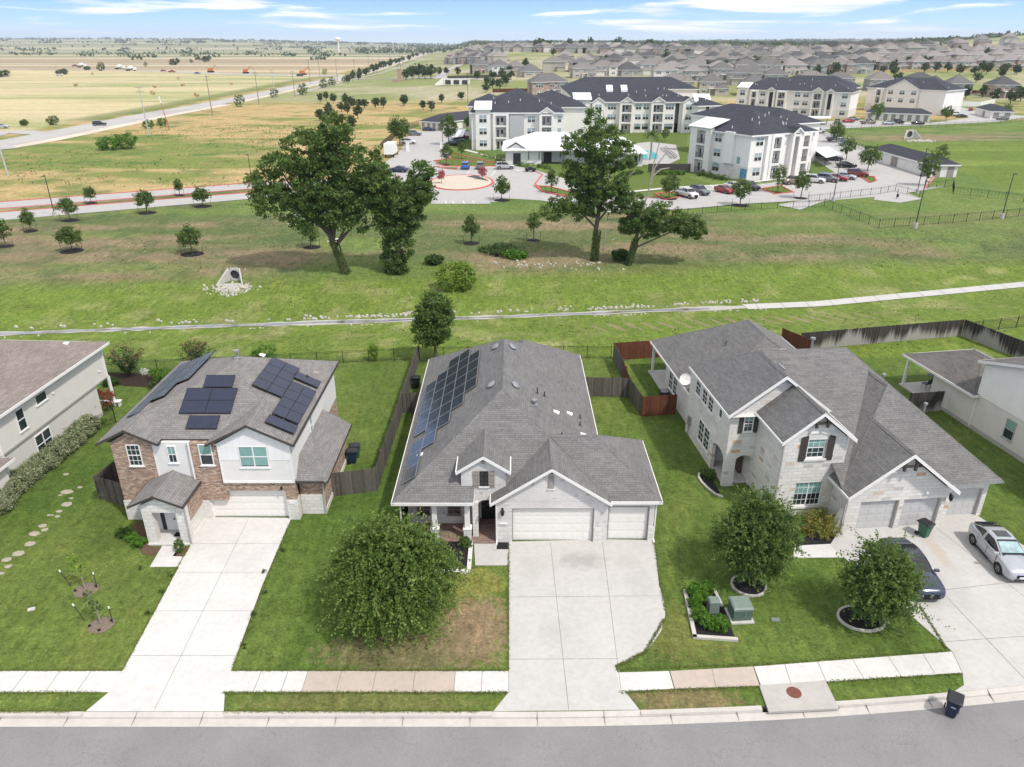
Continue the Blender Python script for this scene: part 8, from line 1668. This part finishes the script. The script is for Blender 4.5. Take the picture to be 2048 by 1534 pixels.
    for u0,u1 in ((6.6,10.8),(37.2,41.4)):
        m=MB(); m.box(u0,u1,-1.2,0,0,9.8); gtri(m,u0-.05,u1+.05,9.8,11.2,-1.2,.2); put(m,'gable_bay',MT['siding_white']); r=MB(); f=MB(); gable_roof(r,f,u0-.35,u1+.35,-1.5,6,9.78,11.45); put(r,'bay_roof',MT['shingle_dark']); put(f,'bay_fascia',MT['white_panel']); apt_win(link,[(u0+u1)/2],2,y=-1.2)
    m=MB(); m.box(34.9,36.2,-.06,-.0,0,9.4); put(m,'stair_shade',MT['opening_shade'])  # thin dark sheet on the wall, painted shade of a stairwell
    m=MB(); m.hexa([(41,-1,10),(47,1,10),(48,8,11.8),(42,8,11.8),(41,-1,10.2),(47,1,10.2),(48,8,12),(42,8,12)]); put(m,'metal_roof',MT['metal_white'])
    for u in (12,17): m=MB(); m.hexa([(u,6,12),(u+2.2,6,12),(u+2.2,8.5,14.6),(u,8.5,14.6),(u,6,13.3),(u+2.2,6,13.3),(u+2.2,8.5,14.8),(u,8.5,14.8)]); put(m,'roof_dormer',MT['metal_white'])
    # two connecting stair links
    t2=block('apartment_link','short white stair wing with dark roof between centre and nearest blocks',(62,262,0),20,[(0,9,0,14)],ze=9.0,vents=2,seed=6)
    put,link=facekit(t2,0,0,0); m=MB(); m.box(3,4.2,-.06,0,0,8.6); put(m,'stair_shade',MT['opening_shade'])  # dark sheet again stands in for stairwell shade
    # right far block
    t=block('apartment_block','white apartment block with long gabled front beyond the nearest block',(98,346,0),-31.5,[(0,46.5,0,20),(4,42,34,54)],ze=9.8,vents=14,seed=7)
    put,link=facekit(t,0,0,0); apt_tower(put,link,.5,5,.8,10.8); apt_balcony(put,link,6,9.4,1.2,False); apt_win(link,[11.2,25.6,29.0],2); apt_balcony(put,link,13.4,16.6,1.4,True,stair=True); apt_balcony(put,link,17.2,21.4,1.4,False); apt_balcony(put,link,31.6,36.0,1.4,True); apt_balcony(put,link,37.2,40.2,1.4,True,stair=True); apt_win(link,[44.2],2)
    # farthest block
    t=block('apartment_block','farthest right white apartment block above the long detached garage',(161.5,361,0),-50,[(0,34,0,19)],ze=9.8,vents=8,seed=8)
    put,link=facekit(t,0,0,0); apt_balcony(put,link,4,7.5,1.2,False); apt_win(link,[11,16,21],2,(1,2)); m=MB(); m.box(9,23,-.9,0,0,9.8); gtri(m,9,23,9.8,13.2,-.9,.2); put(m,'gable_bay',MT['siding_white']); r=MB(); f=MB(); gable_roof(r,f,8.6,23.4,-1.2,8,9.78,13.6); put(r,'bay_roof',MT['shingle_dark']); put(f,'bay_fascia',MT['white_panel']); apt_win(link,[11,16,21],2,(1,2),y=-.9); apt_win(link,[27,31],1)
    m=MB(); m.box(23.5,34,-.3,0,.0,9.7); put(m,'batten_bay',MT['batten_white'])
apartments()
def garage(label,loc,ang,W,D,doors_x,doors_y,side='l',ze=2.8):
    t=thing('detached_garage',label,'garage',loc,R(ang)); mr,mf,mw=MB(),MB(),MB(); wing(mr,mf,mw,0,W,0,D,ze=ze,pitch=.42,ov=.4); mr.build('roof',MT['shingle_dark'],t); mf.build('fascia',MT['white_panel'],t); mw.build('wall',MT['siding_white'],t)
    put,link=facekit(t,0,0,0)
    for i in range(doors_x): 
        w_=W/doors_x; m=MB(); m.box(i*w_+w_*.25,(i+1)*w_-w_*.25,-.05,0,0,2.3); put(m,'service_door',MT['taupe'])
    o,a,L=((0,D),-math.pi/2,D) if side=='l' else ((W,0),math.pi/2,D)
    put,link=facekit(t,o[0],o[1],a)
    for i in range(doors_y):
        w_=L/doors_y; m=MB(); m.box(i*w_+.3,(i+1)*w_-.3,-.05,0,0,2.25); 
        for k in range(4): m.box(i*w_+.34,(i+1)*w_-.34,-.075,-.05,k*.56+.03,k*.56+.53)
        put(m,'garage_door',MT['white_panel' if i%4!=3 else 'taupe'])
garage('detached white garage with dark roof beside the tall grass',(-32.55,278.25,0),-35,9.9,30,4,8,'r'); garage('detached white garage at the right beside the green basin',(95.4,173.5,0),1.5,6.2,29.5,2,8,'l'); garage('long low detached garage in front of farthest apartment block',(142.4,315.6,0),-28,23,7.5,8,2,'l'); garage('detached garage at the far right photo edge',(194.8,319.4,0),-14.5,8.2,21,2,6,'l')
def carport(label,pts,h=2.5):
    P=[at(x,y,h) for x,y in pts]; t=thing('carport',label,'carport',(P[0].x,P[0].y,0)); o=P[0]; m=MB(); m.hexa([(p.x-o.x,p.y-o.y,h-.02) for p in P]+[(p.x-o.x,p.y-o.y,h+.14) for p in P]); m.build('canopy',MT['metal_white'],t)
    for i in (0,1,2,3): q=P[i].lerp(P[(i+2)%4],.12); m=MB(); m.tube((q.x-o.x,q.y-o.y,0),(q.x-o.x,q.y-o.y,h),.08,None,6); m.build('post',MT['dark_metal'],t)
carport('white flat carport over three cars beside nearest block',[(1652,316),(1682,309),(1658,294),(1622,296)][::1]); carport('small white carport beside the tall columnar tree',[(904,275),(926,273),(932,258),(908,259)]); carport('small white carport in the far right car park',[(1883,219),(1910,221),(1905,213),(1884,212)]); carport('long low white carport in front of the far right block',[(1603,237),(1662,237),(1662,233),(1604,233)])
# clubhouse
def club():
    t=thing('clubhouse','white board clubhouse with bright metal roofs and black brackets behind oak','clubhouse',(0,0,0)); mr,mf,mw=MB(),MB(),MB()
    mw.box(-1.6,13.5,197.5,210,0,3.5); mw.box(-1.6,7.4,193.5,197.5,0,3.4); mw.box(20.5,32.4,190,201,0,3.2); mw.box(13.5,20.5,196,206,0,3.2)
    hip(mr,mf,-2.4,20.4,192.4,211,3.6,(6.0,202),(14.,202),6.9,ridge='x',fh=.25); hip(mr,mf,19.6,33.4,188.8,202,3.3,(25,195.4),(28,195.4),6.4,ridge='x',fh=.25); pass
    gable(mr,mf,-2.5,4.4,192.9,203,3.55,5.6,board=.2); gtri(mw,-1.6,3.5,3.5,5.0,193.45,.1)
    mr.build('roof',MT['metal_white'],t); mf.build('fascia',MT['white_panel'],t); mw.build('wall',MT['batten_white'],t)
    k=MB(); k.box(.3,2.2,193.42,193.5,0,2.7); k.build('entry_door',MT['dark_metal'],t)
    for x in (4.2,6.8,9.6,12.4,22,24,30.5,31.5):
        y=193.4 if x<7.5 else(197.4 if x<14 else 189.9); m=MB(); m.hexa([(x-.1,y-.1,1.2),(x+.1,y-.1,1.2),(x+.1,y,1.2),(x-.1,y,1.2),(x-.1,y-1.4,3.2),(x+.1,y-1.4,3.2),(x+.1,y-1.2,3.4),(x-.1,y-1.2,3.4)]); m.build('bracket',MT['dark_metal'],t)
    for x in (21.2,23.2,25.2): m=MB(); m.box(x,x+1.2,189.92,190,2.3,2.7); m.build('window',MT['glass'],t)
    for x in (28.6,30.2): m=MB(); m.box(x,x+.9,189.92,190,.2,2.7); m.build('glass_door',MT['glass'],t)
    m=MB(); m.box(8.2,10.2,197.4,197.5,0,2.5); m.build('entry_door',MT['dark_metal'],t)
    # pool
    sheet('pool_deck',PX([(1248,330),(1262,288),(1300,284),(1352,290),(1360,318),(1335,330)]),.06,'lot_concrete'); t2=NT('pool_water'); v=t2.coord(); t2.base(t2.ramp(t2.noise(v,.6,3),[(.3,(.05,.42,.47)),(.7,(.10,.55,.58))])); t2.bump(t2.noise(v,3.,2),.01,.3); MT['pool_water']=t2.set(.08,.5)
    sheet('swimming_pool',PX([(1280,318),(1282,303),(1300,300),(1316,310),(1314,319)]),.09,'pool_water')
    for i in range(9):
        c=at(1326+i*2.6,298+i*2.4,.06); m=MB(); m.hexa([(-.9,-.3,.3),(.5,-.3,.3),(.5,.3,.3),(-.9,.3,.3),(-.9,-.3,.36),(.5,-.3,.36),(.5,.3,.36),(-.9,.3,.36)]); m.hexa([(.5,-.3,.3),(.56,-.3,.3),(.56,.3,.3),(.5,.3,.3),(1.0,-.3,.8),(1.06,-.3,.8),(1.06,.3,.8),(1.0,.3,.8)])
        for x in(-.8,.4):
            for y in(-.25,.25): m.box(x,x+.05,y-.03,y+.03,0,.3)
        tag(m.build('pool_lounger',MT['dark_metal'],loc=c),'dark reclining pool lounger in the row beside the swimming pool','lounger','row of loungers by the pool')
    c=at(1338,345,0); t3=thing('pergola_fence','dark slatted garden wall with hedge in front of the pool','garden wall',(c.x,c.y,0)); m=MB(); m.box(-5,5,0,.2,0,2.0); m.build('slat_wall',MT['brown_trim'],t3)
    for i,x in enumerate((1310,1323,1336,1349,1362)):
        c=at(x,350); bush('hedge_bush','clipped green hedge bush in front of the dark slatted wall','bush',(c.x,c.y,0),[(0,0,.5,1.0,.6,.55)],50,16,.3,.22,'leaf_bright','bushes before the slatted wall',500+i)
    for i,(x,y) in enumerate(((1250,352),(1264,350),(1276,348),(1405,352),(1420,355),(1435,358),(1448,360),(1412,348))):
        c=at(x,y); bush('hedge_bush','clipped box hedge section on the lawn near the apartments','bush',(c.x,c.y,0),[(0,0,.5,1.2,.7,.55)],50,16,.3,.22,'leaf_oak','clipped hedges near apartments',510+i)
    for i,(x,y,m_) in enumerate(((962,308,'leaf_lime'),(972,313,'leaf_lime'),(984,316,'leaf_lime'),(998,320,'leaf_lime'),(1030,327,'leaf_lime'),(1040,332,'leaf_deep'),(1052,334,'leaf_lime'),(1080,335,'leaf_deep'),(1095,338,'leaf_deep'))):
        c=at(x,y); bush('shrub','%s rounded shrub in the bed before the clubhouse'%('yellow-green' if m_=='leaf_lime' else 'dark'),'shrub',(c.x,c.y,0),[(0,0,.45,.9,.7,.5)],30,14,.3,.2,m_,'shrubs before the clubhouse',520+i)
    # entry gate
    for px,lab in (((816,303),'white gate pillar left of the entry drive'),((884,303),'white gate pillar right of the entry drive')):
        c=at(*px); m=MB(); m.obox((c.x,c.y,0),.8,.8,2.2); m.obox((c.x,c.y,2.2),.95,.95,.12); tag(m.build('gate_pillar',MT['white_panel']),lab,'pillar')
    t4=thing('estate_gate','dark metal sliding gate panel beside the white box truck','gate',at(805,300)); m=MB(); 
    for z in (.2,1.1,1.9): m.box(-1.3,1.3,0,.08,z,z+.1)
    for i in range(10): m.box(-1.2+i*.27,-1.17+i*.27,.02,.05,.2,1.9)
    m.build('gate_panel',MT['dark_metal'],t4)
club()
# ---------------- subdivision ----------------
WM={'pink brick':'brick_pink','tan':'stucco','white':'siding_white','grey':'siding_grey'}
plain('far_wall_tan',(.43,.395,.345),.9,.1,var=.06); plain('far_wall_pink',(.33,.26,.23),.9,.1,var=.1,scale=1.); plain('far_wall_white',(.62,.60,.56),.9,.1,var=.05); plain('far_wall_grey',(.33,.33,.32),.9,.1,var=.06)
for n_,c_ in (('far_roof_brown',(.195,.18,.168)),('far_roof_grey',(.145,.14,.135)),('far_roof_rose',(.25,.225,.21)),('far_roof_dark',(.09,.09,.092))): plain(n_,c_,.95,.1,var=.14,scale=1.5)
def far_house(kind,wall,roof,detail):
    t=thing('suburban_house','proto','house'); mr,mf,mw=MB(),MB(),MB()
    def w(x0,x1,y0,y1,ze,p=.62): 
        mw.box(x0,x1,y0,y1,-1.5,ze-.02); X0,X1,Y0,Y1=x0-.5,x1+.5,y0-.5,y1+.5; W,D=X1-X0,Y1-Y0; f=MB()
        if W>=D: hip(mr,mf,X0,X1,Y0,Y1,ze,(X0+D/2,(Y0+Y1)/2),(X1-D/2,(Y0+Y1)/2),ze+D/2*p,ridge='x',soffit=False)
        else: hip(mr,mf,X0,X1,Y0,Y1,ze,((X0+X1)/2,Y0+W/2),((X0+X1)/2,Y1-W/2),ze+W/2*p,soffit=False)
    H2=5.9
    if kind==0: w(-7,6,-6,7,H2); w(1,8,-9,-3,3.0)
    elif kind==1: w(-8,8,-5,6,H2,.55); w(-8,-2,-8,0,H2,.6); w(2,8,-7,-2,3.0)
    elif kind==2: w(-8,8,-7,7,3.1,.62); w(-6,1,-10,-2,3.1)
    elif kind==3: w(-6,7,-7,6,H2,.66); w(-9,-4,-6,4,3.0)
    elif kind==4: w(-8,9,-6,8,H2,.5); w(3,9,-9,-2,H2,.7); w(-7,0,-9,-5,3.0,.5)
    wo=mw.build('wall',MT[wall],t); ro=mr.build('roof',MT[roof],t); mf.build('fascia',MT['white_trim'],t)
    if detail:
        put,link=facekit(t,0,0,0); y={0:-6,1:-8,2:-7,3:-7,4:-6}[kind]
        def wn(u,z,yy,n=2): o=link(winmesh(n,.9,1.5),'window',u,z,yy); return o
        if kind==0: wn(-4.5,3.9,-6); wn(-.5,3.9,-6); wn(-4.5,.9,-6); wn(3,3.9,-6,3); wn(4.5,.9,-9,3)
        if kind==1: wn(-5,3.9,-8,3); wn(-5,.9,-8); wn(1,3.9,-5); wn(5,3.9,-5,3); wn(5,.9,-7,3)
        if kind==2: wn(4,.9,-7,2); wn(-2.5,.9,-10,3)
        if kind==3: wn(-3,3.9,-7); wn(3,3.9,-7,3); wn(4,.9,-7,2); wn(-2,.9,-7,3)
        if kind==4: wn(-4,3.9,-6,3); wn(0,3.9,-6); wn(6,3.9,-9,3); wn(6,.9,-9,2)
        m=MB(); m.box(-2,1.5,y-3,y,2.6,2.8); m.box(-1.9,-1.7,y-2.9,y-2.7,-1,2.6); m.box(1.2,1.4,y-2.9,y-2.7,-1,2.6); m.build('patio_cover',MT['white_trim'],t)
    return t
PR={}
def fh(kind,wall,roof,detail): 
    k=(kind,wall,roof,detail)
    if k not in PR: PR[k]=far_house(*k)
    return PR[k]
WN={'far_wall_tan':'tan','far_wall_pink':'pinkish brick','far_wall_white':'white','far_wall_grey':'grey','brick_pink':'pink brick'}; RN={'far_roof_brown':'brown','far_roof_grey':'grey','far_roof_rose':'rosy','far_roof_dark':'dark grey'}
def put_house(px,py,kind,wall,roof,rz,label,group=None,detail=True,scale=1.):
    c=G(px,py); o=dup(fh(kind,wall,roof,detail),c+Vector((0,0,.2)),R(rz),label,group,scale); return o
NH=[(1095,192,1,'brick_pink','far_roof_grey',8,'very large pink brick house right behind the left apartment roof',1.25),(962,146,1,'far_wall_pink','far_roof_grey',12,'two storey house left of the white one beyond green field',1.0),(1000,150,0,'far_wall_white','far_roof_grey',14,'white two storey house standing at the edge of green field',1.05),(1030,148,3,'brick_pink','far_roof_brown',100,'narrow pink brick house with its gable towards the green',.9),(1060,152,2,'far_wall_tan','far_roof_grey',10,'low house with grey roof right of the narrow brick house',1.0),
 (1128,130,2,'far_wall_tan','far_roof_grey',5,'grey roofed house with white wall beyond the open green',1.1),(1165,155,1,'far_wall_tan','far_roof_brown',5,'tan house left of the white one behind centre block',1.0),(1205,150,4,'far_wall_white','far_roof_brown',3,'white house with brown roof behind the centre block at left',1.0),(1255,150,2,'far_wall_grey','far_roof_dark',3,'low dark roofed house behind centre block',1.1),(1300,148,4,'far_wall_white','far_roof_brown',4,'broad pale house with patio behind the centre block',1.1)]
for x,y,k,wl,rf,rz,lab,s in NH: put_house(x,y,k,wl,rf,rz,lab,None,True,s)
# rows of houses: base line in the photograph, range, step in metres
rr=random.Random(21)
def row(y0,x0,y1,x1,gap,walls,roofs,place,rz=0,detail=False,kinds=(0,1,2,3,4),jit=1.5,cap_=400):
    n=0; A=G(x0,y0); B=G(x1,y1); L=(B-A).length; k=int(L/gap)
    for i in range(k+1):
        u=i/max(1,k); px=x0+(x1-x0)*u; 
        # equal spacing on the ground
        P=A.lerp(B,u); x=P.x+rr.uniform(-jit,jit); y=P.y+rr.uniform(-jit*1.6,jit*1.6); z=float(T(x,y))
        kd=rr.choice(kinds); wl=rr.choice(walls); rf=rr.choice(roofs); s=rr.uniform(.92,1.08)
        o=dup(fh(kd,wl,rf,detail),Vector((x,y,z+.2)),R(rz+rr.choice((0,0,180,90,-90))+rr.uniform(-4,4)) if not detail else R(rz+rr.uniform(-4,4)),'%s house with %s hip roof %s'%(WN[wl],RN[rf],place),'houses '+place,s)
W4=['far_wall_tan','far_wall_pink','far_wall_white','far_wall_grey']; R4=['far_roof_brown','far_roof_grey','far_roof_rose','far_roof_dark']
Gd=['far_roof_grey','far_roof_grey','far_roof_dark','far_roof_brown']
row(186,1350,190,1500,17,['far_wall_grey','brick_pink','far_wall_tan'],Gd,'just behind the centre apartment block',-4,True,(0,1,4))
row(168,1480,192,1990,18.5,['far_wall_grey','brick_pink','far_wall_grey','far_wall_tan'],Gd,'just behind the right apartment blocks',-8,True,(0,1,3,4))
row(160,1330,158,1500,17,W4,R4,'second row behind the centre block',-4,True,(0,1,4))
row(150,1340,146,1720,17,W4,R4,'in the pale row beyond dark roofs',-3,True,(0,1,3,4))
row(142,1110,141,1720,17,W4,R4,'in the third row of the estate beyond',0,False)
row(134,1225,133,1700,17,W4,R4,'in the fourth row of the estate beyond',0,False)
row(127,900,126,1000,17,W4,R4,'at estate end beside the highway',10,False)
row(127,1130,126,1720,17.5,W4,R4,'in the fifth row of the estate beyond',0,False)
row(123,1180,122,1720,17,W4,R4,'between fifth and sixth rows beyond',0,False)
row(119,905,118,1720,17,W4,R4,'in the sixth row of the estate beyond',0,False)
row(112,930,112,1750,19.5,W4,R4,'seventh row of the distant estate',0,False)
row(106,935,106,1800,22,W4,R4,'eighth row of the distant estate',0,False,(0,1,4))
row(101,950,101,1850,42,W4,R4,'in the far rows near the horizon',0,False,(0,1,4))
# hillside at the right
row(141,1740,136,2060,17,['brick_pink','far_wall_pink','far_wall_tan','far_wall_tan'],['far_roof_rose','far_roof_brown'],'along the foot of the right hillside',-6,True,(0,1,4))
row(128,1740,121,2070,17,['far_wall_pink','far_wall_tan','far_wall_white'],['far_roof_rose','far_roof_brown'],'second row up the right hillside',-6,False)
row(119,1760,108,2070,19,W4,['far_roof_rose','far_roof_brown','far_roof_rose'],'third row up the right hillside',-6,False)
row(110,1780,97,2070,22,W4,['far_roof_rose','far_roof_brown','far_roof_rose'],'fourth row up the right hillside',-6,False)
row(102,1820,87,2070,26,W4,['far_roof_rose','far_roof_brown','far_roof_grey'],'near the top of the right hillside',-6,False,(0,1,4))
row(96,1860,77,2070,34,W4,['far_roof_rose','far_roof_brown','far_roof_grey'],'on the crest of the right hillside',-6,False,(0,1,4))
for p in PR.values(): kill(p)
# fences of the subdivision
def longfence(lab,pts,mat,h=1.9):
    P=[G(*p) for p in pts]; o=P[0]; t=thing('wood_fence',lab,'fence',o); m=MB()
    for a,b in zip(P,P[1:]):
        n=max(1,int((b-a).length/12))
        for i in range(n):
            p,q=a.lerp(b,i/n),a.lerp(b,(i+1)/n); d=(q-p).normalized(); nn=Vector((-d.y,d.x,0))*.08; zp,zq=float(T(p.x,p.y)),float(T(q.x,q.y)); m.hexa([(p.x-o.x,p.y-o.y,zp-o.z-.3),(q.x-o.x,q.y-o.y,zq-o.z-.3),(q.x-o.x+nn.x,q.y-o.y+nn.y,zq-o.z-.3),(p.x-o.x+nn.x,p.y-o.y+nn.y,zp-o.z-.3),(p.x-o.x,p.y-o.y,zp-o.z+h),(q.x-o.x,q.y-o.y,zq-o.z+h),(q.x-o.x+nn.x,q.y-o.y+nn.y,zq-o.z+h),(p.x-o.x+nn.x,p.y-o.y+nn.y,zp-o.z+h)])
    m.build('board_panel',MT[mat],t)
longfence('bright red-brown wooden fence in front of the large pink brick house',[(985,185),(1030,184),(1085,184)],'fence_red'); longfence('red fence below the dark houses at the far right',[(1890,185),(1950,188),(2010,187)],'fence_red'); longfence('tan wooden fence along the foot of right hillside',[(1745,146),(1900,142),(2060,141)],'hay'); longfence('grey fence along the street beyond the green field',[(895,158),(960,156),(1010,154)],'fence_grey'); longfence('pale block wall behind the farthest apartment car park',[(1890,212),(1960,213),(1990,206)],'white_panel',2.2)
# brick monument tower
c=G(797,163); t=thing('monument_tower','small brick entrance tower with arched openings beside the dark trees','tower',c,.2); m=MB(); m.obox((0,0,0),9,3,1.6); m.build('base_wall',MT['brick_tan'],t); m=MB(); m.obox((1,0,0),3.2,3.2,9,0,0,.9)
m.build('shaft',MT['brick_tan'],t); m=MB(); m.obox((1,0,9),3.6,3.6,.4); 
m.build('cornice',MT['stone_block'],t)
for s in (-1,1): m=MB(); m.box(1-1.5,1-1.1,s*1.2-.2,s*1.2+.2,9.4,11.5); m.box(1+1.1,1+1.5,s*1.2-.2,s*1.2+.2,9.4,11.5); m.build('pillar',MT['brick_tan'],t)
m=MB(); m.obox((1,0,11.5),3.6,3.6,1.4,0,0,.2); m.build('cap_roof',MT['far_roof_brown'],t)
c=G(912,170); t=thing('box_culvert','white concrete box culvert with dark openings in green field','culvert',c,-.05); m=MB(); m.box(-9,9,0,1,0,4); m.hexa([(-9,0,0),(-13,-6,0),(-12.5,-6.4,0),(-8.6,-.3,0),(-9,0,4),(-13,-6,.6),(-12.5,-6.4,.6),(-8.6,-.3,4)]); m.build('headwall',MT['pipe_white'],t)
for x in (-7,-1.5,4): m=MB(); m.box(x,x+3.6,-.1,.0,.4,3.0); m.build('opening',MT['opening_shade'],t)  # solid dark panels; the openings' shade is put into their colour
# water tower
c=Vector((at(695,92,0).x*0+(695-1024)/F_PX*3000*.96,3000.,0)); c.z=float(T(c.x,c.y)); t=thing('water_tower','white mushroom shaped water tower on the distant horizon','water tower',c); m=MB(); m.tube((0,0,-5),(0,0,36),3.0,2.4,12); m.build('stem',MT['white_panel'],t); m=MB(); m.lathe((0,0,34),[(2.4,0),(9,5),(11,9),(9,13),(3,15.5),(0,16)],20); m.build('tank',MT['white_panel'],t,smooth=True)
# long pale building on the horizon
for x,y,w_,h,lab in ((1160,97,150,9,'long pale flat building behind the distant estate'),(1800,96,170,8,'long dark roofed flat building at right horizon')):
    c=G(x,y); o=MB().box(-w_/2,w_/2,0,40,0,h).box(-w_/2+10,w_/2-10,-1,0,1,h*.45); tag(o.build('warehouse',MT['far_wall_white' if x<1500 else 'far_roof_grey'],loc=c),lab,'building')

# ---------------- distant trees ----------------
def far_trees():
    rg=np.random.default_rng(3); pr=[]
    for i in range(5):
        t=thing('tree','p','tree'); L=[(0,0,3.6,2.6,2.4,2.4),(rg.uniform(-1,1),0,4.6,1.8,1.7,1.7),(rg.uniform(-1.4,1.4),.4,3.,1.9,1.7,1.5)]; P,tn,d=crown_pts(L,60,14,.8,rg,.4); leafmesh(P,tn,.75,'leaf_far','crown',t,up=.5,rs=rg,out=d*.5); m=MB(); m.tube((0,0,-.5),(0,0,3),.25,.15,5,cap=False); m.build('trunk',MT['bark'],t,uv=False); pr.append(t)
    r=random.Random(8)
    def put(px,py,s,grp,lab): 
        c=G(px,py); dup(r.choice(pr),c,r.uniform(0,6),lab,grp,(s*r.uniform(.85,1.15),s*r.uniform(.85,1.15),s*r.uniform(.85,1.2)))
    for x,y in ((812,160),(826,158),(838,157),(850,157),(862,157),(822,155),(845,154)): put(x,y,1.5,'dark grove by the monument tower','dark tree in the dense grove beside the monument tower')
    for x,y in ((878,152),(893,150),(915,152),(955,158),(985,158),(1003,157),(1018,150),(1022,160),(1010,165),(975,170),(985,176),(972,185),(1000,178),(1012,172)): put(x,y,.95,'street trees along the green field','small dark street tree along the path by green field')
    for i in range(26): u=i/25; put(700+190*u+r.uniform(-4,4),168-70*u**.8+r.uniform(-1,1),1.1+.5*u,'roadside trees right of the highway','roadside tree right of the highway towards the horizon')
    for i in range(46): put(r.uniform(1040,1980),r.uniform(100,150),1.2,'trees among the distant houses','rounded tree standing among the distant houses')
    for i in range(20): put(r.uniform(1600,2040),r.uniform(148,182) if i<8 else r.uniform(143,150),1.1,'trees along the hillside verge','small tree on the verge below the right hillside')
    for x,y in ((1990,205),(2020,208),(2040,203),(1965,196),(1930,198),(1905,196),(1880,197),(2035,197)): put(x,y,1.0,'bushes below the red fence','dark bush in the strip below the far right red fence')
    for i in range(18): put(r.uniform(0,640),r.uniform(91,104),1.9,'trees scattered in the far green fields','dark tree scattered in the far green fields')
    for x,y in ((1085,82+8),(1100,90),(1140,91),(1165,91),(1180,91),(1235,90),(1250,91),(1300,92),(1095,91),(1075,92)): put(x,y+6,2.4,'tall trees on the centre horizon','tall dark tree on the centre horizon behind the estate')
    for i in range(24): put(640+r.uniform(0,130),r.uniform(196,262),.75,'scrub in the meadow','low green scrub bush in the overgrown meadow') if i<12 else put(r.uniform(680,940),r.uniform(196,225),.7,'scrub in the meadow','low green scrub bush in the overgrown meadow')
    for p in pr: kill(p)
    # continuous tree lines on the horizon: nobody could count them
    n=0; P=[]; tn=[]; S=[]
    for y0,y1,x0,x1,num,h in ((1500,2600,-1500,-300,40,6),(2600,5200,-3600,-500,60,7),(5200,8500,-6000,6000,340,12),(1500,2600,0,1700,260,8),(2600,5000,-600,3600,500,10)):
        for k in range(num):
            y=y0+(y1-y0)*(r.randint(0,5)+r.uniform(0,.12))/5.2; x=r.uniform(x0,x1); ln=r.uniform(20,160)*(y/3000); m=int(22)
            for j in range(m): xx=x+r.uniform(-.5,.5)*ln; yy=y+r.uniform(-12,12); P.append((xx,yy,float(T(xx,yy))+r.uniform(.1,1)*h)); tn.append(r.gauss(.45,.2))
    P=np.array(P); rs=np.random.default_rng(4); far=P[:,1]
    for a,b,s in ((0,2600,7.),(2600,5200,12.),(5200,9000,20.)):
        k=(far>=a)&(far<b); o=leafmesh(P[k],np.array(tn)[k],s,'leaf_far','distant_woodland',None,up=.1,aspect=.6,rs=rs); tag(o,{0:'scattered far-off tree belts beyond the fields',2600:'farther hazy tree belts across the plain',5200:'hazy wooded line along the horizon'}[a],'woodland',kind='stuff')
far_trees()
# ---------------- haze ----------------
def haze():
    m=MB(); m.box(-12500,12500,-300,10700,-4,150); o=m.build('haze',plain('haze',(1,1,1)),uv=False); mt=bpy.data.materials.new('haze_air'); mt.use_nodes=True; nt=mt.node_tree; nt.nodes.clear(); out=nt.nodes.new('ShaderNodeOutputMaterial'); v=nt.nodes.new('ShaderNodeVolumePrincipled')
    v.inputs['Color'].default_value=(.86,.92,1,1); v.inputs['Density'].default_value=.00009; v.inputs['Anisotropy'].default_value=.2; nt.links.new(v.outputs[0],out.inputs['Volume']); o.data.materials.clear(); o.data.materials.append(mt); o['kind']='stuff'; o['label']='pale haze over the far plain'
haze()
